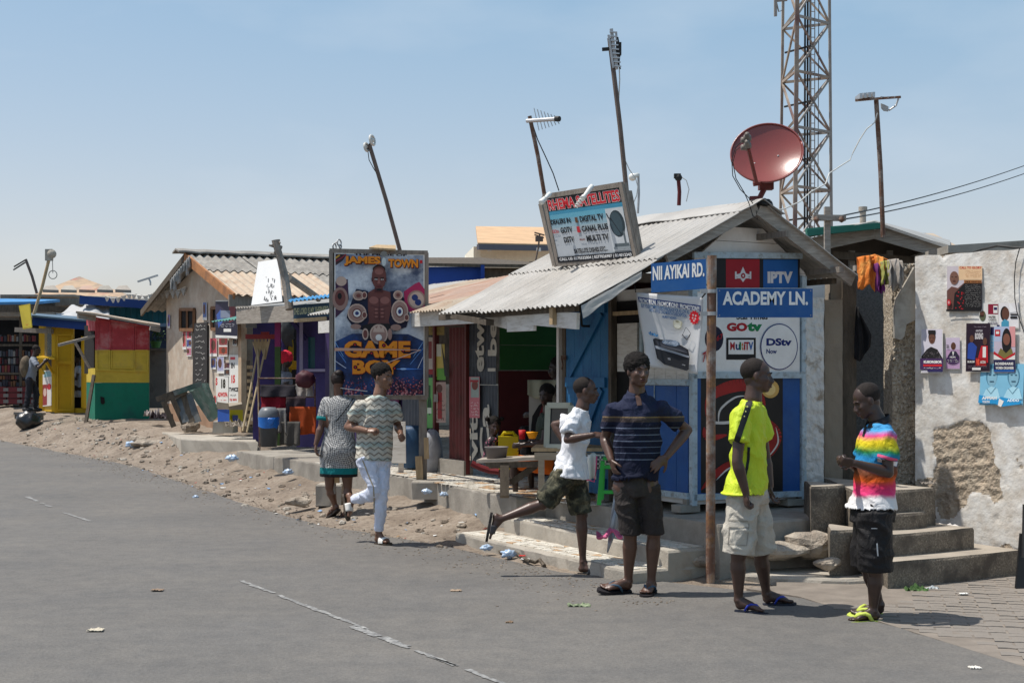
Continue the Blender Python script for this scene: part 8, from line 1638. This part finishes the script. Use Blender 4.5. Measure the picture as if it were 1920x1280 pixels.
# ---- running man, patterned tee and white trousers
Y = 13.3
J = Jp(dict(head=(719, 707), neck=(712, 740, .0), shL=(678, 761, -.07), shR=(737, 763, .05), elL=(652, 800, .02), wrL=(688, 807, -.20), elR=(746, 800, .14), wrR=(751, 812, -.1), hipL=(688, 858, -.04), hipR=(712, 858, .04), knR=(714, 925, -.06), anR=(710, 1000, .0), knL=(708, 918, .02), anL=(660, 938, .20), heelR=(705, 1016, .03), toeR=(731, 1017, -.09), heelL=(648, 926, .24), toeL=(655, 972, .16)), Y)
J.update(face=V((.72, -.6, -.05)), chest=V((.35, -.93, 0)), hdL=V((.9, -.3, .05)), pnL=V((0, .5, -.8)), curlL=1.0, fistL=True, hdR=V((.3, -.8, -.2)), pnR=V((-.7, 0, -.5)), curlR=1.0, fistR=True, tw=.150, depth=.105)
J['knL'] = P(703, 922, Y-.10)
B = P(712, 1018, Y); B.z = .01
o, fr_ = person('smiling man running in a zigzag patterned shirt and white trousers', B, J, 1.0, skin('skin_e', (.17, .085, .052)), ('afro', .014))
def zigzag(name, c1, c2, c3, sx, sz):
    m = mat(name, c1, .8, .1, 7, .15, 80); n = m.node_tree.nodes; l = m.node_tree.links; b = n['Principled BSDF']; t = n.new('ShaderNodeTexCoord'); sxyz = n.new('ShaderNodeSeparateXYZ'); l.new(t.outputs['Object'], sxyz.inputs[0])
    def mth(op, a, bv=None, c=None):
        x = n.new('ShaderNodeMath'); x.operation = op
        for i, v in enumerate((a, bv, c)):
            if v is None: continue
            if hasattr(v, 'links'): l.new(v, x.inputs[i])
            else: x.inputs[i].default_value = v
        return x.outputs[0]
    px = mth('PINGPONG', mth('MULTIPLY', sxyz.outputs[0], sx), 1.0); z = mth('MULTIPLY', sxyz.outputs[2], sz); q = mth('FRACT', mth('ADD', z, mth('MULTIPLY', px, .55)))
    m1 = mth('LESS_THAN', q, .3); m2 = mth('GREATER_THAN', q, .62); q3 = mth('FRACT', mth('MULTIPLY', z, .33)); m3 = mth('LESS_THAN', q3, .32)
    base = b.inputs['Base Color'].links[0].from_socket
    def mixc(f, a, c):
        x = n.new('ShaderNodeMixRGB'); l.new(f, x.inputs[0]); l.new(a, x.inputs[1]); x.inputs[2].default_value = (*c, 1); return x.outputs[0]
    out = mixc(mth('MULTIPLY', m3, .6), base, c3); out = mixc(mth('MULTIPLY', m1, .75), out, c2); l.new(out, b.inputs['Base Color']); return m
shirt(o, J, zigzag('zigzag_tee', (.50, .47, .40), (.15, .12, .095), (.26, .38, .37), 26, 20), P(700, 862, Y), 1, hemw=.175, hemd=.145, sl=.60, sleeve_r=.074, seed=9, fold=.009, neck_r=.06)
tr = mat('white_trousers', (.60, .64, .76), .75, .04, 5, .25, 60)
shorts(o, J, tr, 1, 'trousers', waist=P(700, 845, Y), tl=1.93, tr=1.93, wr=.15, wd=.125, r0=.105, r1=.068, seed=10, fold=.008, below=.044)
decal(o, [(680, 862), (690, 888), (700, 912), (702, 940), (702, 990)], 2.2, flat(150, 140, 120), 'side_stripe', 5, .004)
for s in 'LR': shoe(o, J['heel'+s], J['toe'+s], J['an'+s], 1, 'slide', flat(70, 60, 50), flat(225, 222, 215))
# ---- woman seen from behind
Y = 15.4
J = Jp(dict(head=(633, 715), neck=(636, 741, .0), shL=(612, 756, .03), shR=(660, 756, -.02), elL=(602, 800, -.02), wrL=(592, 833, -.06), elR=(676, 800, -.02), wrR=(672, 838, -.1), hipL=(620, 848), hipR=(648, 848), knL=(618, 912, .02), anL=(629, 950, .10), knR=(652, 912, .0), anR=(650, 958, .0), heelL=(634, 953, .05), toeL=(614, 971, .26), heelR=(650, 968, -.06), toeR=(638, 972, .17)), Y)
J.update(face=V((-.35, 1, -.12)), chest=V((-.1, 1, 0)), hdL=V((.0, -.1, -1)), pnL=V((.9, .2, 0)), curlL=.45, thL=-1, hdR=V((-.1, -.1, -1)), pnR=V((-.8, 0, 0)), tw=.15, depth=.095)
B = P(634, 975, Y); B.z = .02
o, fr_ = person('woman walking away in a black and white checked dress with teal trim', B, J, .93, skin('skin_f', (.12, .058, .038)), None, build=1.12, fem=True)
f, u, r = fr_; m = MB(); c = J['head']-f*.012+u*.03; m.ell(c, f*.098, r*.080, u*.092, n=40, m=28)
for i in range(len(m.v)): v = V(m.v[i]); m.v[i] = tuple(v+(v-c).normalized()*noise.noise(V((v.x*30, v.y*30, v.z*60)))*.004)
m.ell(J['head']-f*.07+u*.08, f*.045, r*.05, u*.04, n=24, m=16); part('hair', m, mat('tied_hair', (.02, .012, .010), .45, .4, 30, .6, 90), o, smooth=True)
dm_ = mat('dress_check', (.62, .62, .60), .8, .03, 6, .1); n = dm_.node_tree.nodes; l = dm_.node_tree.links; ckr = n.new('ShaderNodeTexChecker'); ckr.inputs['Scale'].default_value = 85; ckr.inputs[1].default_value = (.46, .46, .45, 1); ckr.inputs[2].default_value = (.05, .05, .055, 1)
t = n.new('ShaderNodeTexCoord'); mpp = n.new('ShaderNodeMapping'); mpp.inputs['Rotation'].default_value = (0, math.radians(45), 0); l.new(t.outputs['Object'], mpp.inputs[0]); l.new(mpp.outputs[0], ckr.inputs[0]); sx_ = n.new('ShaderNodeSeparateXYZ'); l.new(t.outputs['Object'], sx_.inputs[0]); zr = n.new('ShaderNodeValToRGB'); mr = n.new('ShaderNodeMapRange'); mr.inputs[1].default_value = P(0, 898, Y).z-B.z; mr.inputs[2].default_value = P(0, 862, Y).z-B.z; l.new(sx_.outputs[2], mr.inputs[0]); l.new(mr.outputs[0], zr.inputs[0]); zr.color_ramp.interpolation = 'CONSTANT'; e = zr.color_ramp.elements; e[0].color = (0, 0, 0, 1); e[0].position = 0; e[1].position = .30; e[1].color = (.5, .5, .5, 1); x_ = e.new(.62); x_.color = (1, 1, 1, 1)
gt = n.new('ShaderNodeMath'); gt.operation = 'GREATER_THAN'; gt.inputs[1].default_value = .75; l.new(zr.outputs[0], gt.inputs[0]); g2 = n.new('ShaderNodeMath'); g2.operation = 'GREATER_THAN'; g2.inputs[1].default_value = .25; l.new(zr.outputs[0], g2.inputs[0]); m1_ = n.new('ShaderNodeMixRGB'); m1_.inputs[1].default_value = (.01, .01, .012, 1); m1_.inputs[2].default_value = (.0, .16, .17, 1); l.new(g2.outputs[0], m1_.inputs[0]); m2_ = n.new('ShaderNodeMixRGB'); l.new(gt.outputs[0], m2_.inputs[0]); l.new(m1_.outputs[0], m2_.inputs[1]); l.new(ckr.outputs[0], m2_.inputs[2]); l.new(m2_.outputs[0], dm_.node_tree.nodes['Principled BSDF'].inputs['Base Color'])
mb = MB(); hem = P(635, 893, Y); hc = (J['hipL']+J['hipR'])/2; sc_ = (J['shL']+J['shR'])/2; rt = (J['shR']-J['shL']).normalized(); fw = J['chest'].normalized()
mb.loft([(hem, rt*.215, fw*.15), (P(635, 868, Y), rt*.212, fw*.16), (P(635, 846, Y)-fw*.02, rt*.21, fw*.18), (P(636, 820, Y)-fw*.01, rt*.178, fw*.15), (P(637, 800, Y), rt*.168, fw*.14), (P(637, 778, Y), rt*.185, fw*.15), (P(637, 760, Y), rt*.19, fw*.14), (P(637, 748, Y), rt*.17, fw*.11), (J['neck'], rt*.07, fw*.07)], steps=3, n=30)
for s in 'LR':
    sh, el = J['sh'+s], J['el'+s]; e = sh.lerp(el, .62); uu = (el-sh).normalized(); a = uu.orthogonal().normalized(); b = uu.cross(a); mb.sph(sh, .066); mb.loft([(sh.lerp(sc_, .4), a*.06, b*.06), (sh, a*.068, b*.068), (e, a*.066, b*.066)], n=16)
remesh('dress', mb, .008, 2, dm_, o, .005, (7, 7, 3), 11)
for s in 'LR':
    sh, el = J['sh'+s], J['el'+s]; m = MB(); d = (el-sh).normalized(); m.lathe(sh.lerp(el, .60), [(.0, 0), (.070, 0), (.069, .035), (0, .035)], d); part('teal_cuff', m, mat('teal_trim', (.0, .16, .17), .8, .1, 6, .1), o, smooth=True)
decal(o, [(662, 747), (648, 768), (630, 790)], 1.6, M_black, 'bag_strap', 5, .006)
for s in 'LR': shoe(o, J['heel'+s], J['toe'+s], J['an'+s], .92, 'thong', flat(45, 38, 35), flat(60, 45, 40))
# ---- man with backpack at the yellow kiosk
Y = 29.2; sq = (Y/34)
J = Jp(dict(head=(69, 656), neck=(64, 668, .0), shL=(64, 676, .15), shR=(63, 676, -.15), elR=(72, 690, -.25), wrR=(82, 679, -.2), elL=(72, 690, .2), wrL=(84, 679, .15), hipR=(56, 712, -.08), hipL=(57, 712, .08), knR=(53, 740, -.08), anR=(49, 765, -.1), knL=(68, 738, .1), anL=(65, 765, .12), heelR=(46, 770, -.1), toeR=(58, 769.5, -.12), heelL=(62, 770, .12), toeL=(76, 769.5, .1)), Y)
J.update(face=V((.95, .1, -.25)), chest=V((.95, .1, -.2)), tw=.14, depth=.10)
B = P(58, 771, Y)
o, fr_ = person('man in a grey shirt with a brown backpack leaning at the yellow kiosk counter', B, J, .80, skin('skin_g', (.04, .02, .015)), ('buzz', .012), vox=.012)
shirt(o, J, mat('grey_blue_tee', (.20, .22, .26), .8, .1, 6, .2), P(57, 712, Y), .80, hemw=.15, hemd=.13, sl=.7, vox=.012, seed=12); shorts(o, J, mat('black_jeans', (.018, .018, .024), .8, .2, 6, .3), .80, 'trousers', waist=P(58, 706, Y), tl=1.93, tr=1.93, wr=.14, wd=.13, r0=.1, r1=.08, below=.065, vox=.012)
bp_ = blob('backpack', 'brown camouflage backpack on the back of the man at far left', 'backpack', 48, 687, Y-.02, .17, mat('brown_camo_bag', (.12, .09, .06), .85, .3, 9, .3, col2=(.2, .17, .12), amt=.4), (.7, .9, 1.25), 3, .12)
for s in 'LR': part('shoe', MB().ell(J['toe'+s].lerp(J['heel'+s], .5)+V((0, 0, .02)), (.12, 0, 0), (0, .05, 0), (0, 0, .045)), M_black, o, smooth=True)
# ---- people in the shade: seated or partly seen
def simple(lab, Y, d, k, sk_m, upd, top, toph, hair=.01, bottoms=None, vox=.012, tl=1.0, seed=1, hw=.15, base=None, hd=.12):
    J = Jp(d, Y); J.update(upd); B = base or P(d['head'][0], 870, Y); o, fr_ = person(lab, B, J, k, sk_m, ('h', hair) if hair else None, vox=vox)
    if top: shirt(o, J, top, P(*toph, Y), k, hemw=hw, hemd=hd, sl=.5, vox=vox, seed=seed)
    if bottoms: shorts(o, J, bottoms, k, 'trousers' if tl > 1.2 else 'shorts', tl=tl, wr=.15, wd=.13, r0=.1, r1=.085, vox=vox)
    return o, J, fr_
def seated(x, y, s, side, dxk=30):
    """pixel joints of someone sitting; x,y head centre; s pixels per metre; side +1 faces right"""
    g = lambda a, b, c=0: (x+a*s*side, y-b*s, c)
    return dict(head=g(0, 0), neck=g(-.02, -.17), shR=g(-.02, -.25, -.16), shL=g(-.02, -.25, .16), elR=g(.03, -.50, -.2), elL=g(.03, -.5, .2), wrR=g(.25, -.52, -.15), wrL=g(.25, -.52, .15), hipR=g(-.06, -.75, -.09), hipL=g(-.06, -.75, .09), knR=g(.34, -.70, -.12), knL=g(.34, -.70, .12), anR=g(.32, -1.06, -.12), anL=g(.32, -1.06, .12), heelR=g(.28, -1.13, -.12), heelL=g(.28, -1.13, .12), toeR=g(.48, -1.13, -.13), toeL=g(.48, -1.13, .13))
dk1 = skin('skin_h', (.035, .018, .013)); Ya = 14.1
simple('person seated in the shade eating from the yellow bowl over orange cloth', Ya, seated(1024, 741, 178, -1), .86, dk1, dict(face=V((-.5, -.8, -.15)), chest=V((-.7, -.6, 0))), flat(30, 45, 35), (1026, 850), bottoms=mat('orange_shorts', (.60, .13, .01), .8, .15, 6, .3), tl=.9, base=P(1020, 925, Ya))
simple('smiling person seated further back beside the printed chair', 14.5, seated(1052, 737, 172, -1), .84, dk1, dict(face=V((-.2, -1, -.05)), chest=V((-.3, -.9, 0))), flat(50, 40, 38), (1054, 850), bottoms=M_bs, tl=.95, base=P(1056, 925, 14.5))
simple('person in dark shade behind the seated pair with a blue cloth', 15.2, dict(seated(1044, 690, 165, -1)), .95, skin('skin_i', (.02, .012, .01)), dict(face=V((-.9, -.3, -.1)), chest=V((-.9, -.3, 0))), flat(25, 60, 110), (1048, 800), bottoms=M_bs, tl=1.9, base=P(1040, 925, 15.2))
# toddler
Yt = 14.35; s_ = FPX/Yt
d = {n: (927+(v[0]-927)*1, v[1], v[2]) for n, v in seated(927, 799, s_*.52, 1).items()}; d = {n: (v[0], v[1], v[2]*.5) for n, v in d.items()}
J = Jp(d, Yt); J.update(face=V((.25, -1, -.1)), chest=V((.3, -.9, 0)), hk=1.5, tw=.15)
o, fr_ = person('toddler with two hair puffs in a black dress dotted pink', P(925, 915, Yt), J, .50, skin('skin_j', (.05, .025, .018)), ('h', .010), vox=.007)
f, u, r = fr_; m = MB()
for s in (1, -1): part('hair_puff', MB().sph(J['head']+u*.075+r*s*.075, .024), M_hair, o, smooth=True)
dd = mat('dotted_dress', (.02, .012, .02), .8, .2, 5, .1); n = dd.node_tree.nodes; l = dd.node_tree.links; vo = n.new('ShaderNodeTexVoronoi'); vo.inputs['Scale'].default_value = 34; t = n.new('ShaderNodeTexCoord'); l.new(t.outputs['Object'], vo.inputs[0]); lt = n.new('ShaderNodeMath'); lt.operation = 'LESS_THAN'; lt.inputs[1].default_value = .3; l.new(vo.outputs['Distance'], lt.inputs[0]); mxx = n.new('ShaderNodeMixRGB'); mxx.inputs[1].default_value = (.015, .01, .015, 1); mxx.inputs[2].default_value = (.45, .12, .2, 1); l.new(lt.outputs[0], mxx.inputs[0]); l.new(mxx.outputs[0], n['Principled BSDF'].inputs['Base Color'])
shirt(o, J, dd, P(925, 858, Yt), .5, 'dress', hemw=.26, hemd=.22, sl=.2, vox=.008, seed=3)
# woman with the red headwrap in the purple shop
Yw = 22.0; s_ = FPX/Yw
J = Jp(seated(537, 675, s_*.95, 1), Yw); J.update(face=V((.9, -.3, -.1)), chest=V((.9, -.35, 0)))
o, fr_ = person('woman with a bright red headwrap standing in the purple shop doorway', P(532, 820, Yw), J, .92, dk1, None, vox=.012)
shirt(o, J, flat(120, 125, 140), P(533, 765, Yw), .92, hemw=.17, hemd=.15, sl=.45, vox=.012, seed=4); shorts(o, J, M_bs, .92, 'skirt', tl=1.6, wr=.17, wd=.16, r0=.12, r1=.1, vox=.014)
f, u, r = fr_; m = MB(); c = J['head']-f*.02+u*.045; m.ell(c, f*.12, r*.105, u*.105, n=30, m=20)
for i in range(len(m.v)): v = V(m.v[i]); m.v[i] = tuple(v+(v-c).normalized()*noise.noise(v*25)*.02)
part('headwrap', m, mat('red_headwrap', (.62, .02, .05), .8, .25, 30, .4), o, smooth=True)
# person inside the yellow kiosk
J = Jp(seated(146, 672, FPX/31.8*.9, -1), 31.8); J.update(face=V((-.8, -.5, 0)), chest=V((-.9, -.3, 0)))
o, fr_ = person('person in white shirt inside the yellow kiosk doorway', P(146, 760, 31.8), J, .85, dk1, ('h', .01), vox=.016); shirt(o, J, flat(160, 160, 165), P(148, 745, 31.8), .85, vox=.016, sl=.5)

def crease(m, sc=11, st=.42):
    n = m.node_tree.nodes; l = m.node_tree.links; b = n['Principled BSDF']; t = n.new('ShaderNodeTexCoord'); mp = n.new('ShaderNodeMapping'); mp.inputs['Scale'].default_value = (1, 1, .7); mp.inputs['Rotation'].default_value = (.5, .6, 0)
    q = n.new('ShaderNodeTexNoise'); q.inputs['Scale'].default_value = sc; q.inputs['Detail'].default_value = 3; q.inputs['Distortion'].default_value = 1.2
    a = n.new('ShaderNodeMath'); a.operation = 'SUBTRACT'; a.inputs[1].default_value = .5; c = n.new('ShaderNodeMath'); c.operation = 'ABSOLUTE'; bp = n.new('ShaderNodeBump'); bp.inputs['Strength'].default_value = st; bp.inputs['Distance'].default_value = .07
    l.new(t.outputs['Object'], mp.inputs[0]); l.new(mp.outputs[0], q.inputs[0]); l.new(q.outputs[0], a.inputs[0]); l.new(a.outputs[0], c.inputs[0]); l.new(c.outputs[0], bp.inputs['Height'])
    if b.inputs['Normal'].links: l.new(b.inputs['Normal'].links[0].from_socket, bp.inputs['Normal'])
    l.new(bp.outputs[0], b.inputs['Normal'])
for x in ('navy_polo', 'rainbow_polo', 'neon_yellow', 'khaki_cargo', 'dark_brown_shorts', 'black_shorts', 'white_tee', 'camouflage', 'zigzag_tee', 'white_trousers', 'dress_check', 'orange_cloth'): crease(MATS[x])
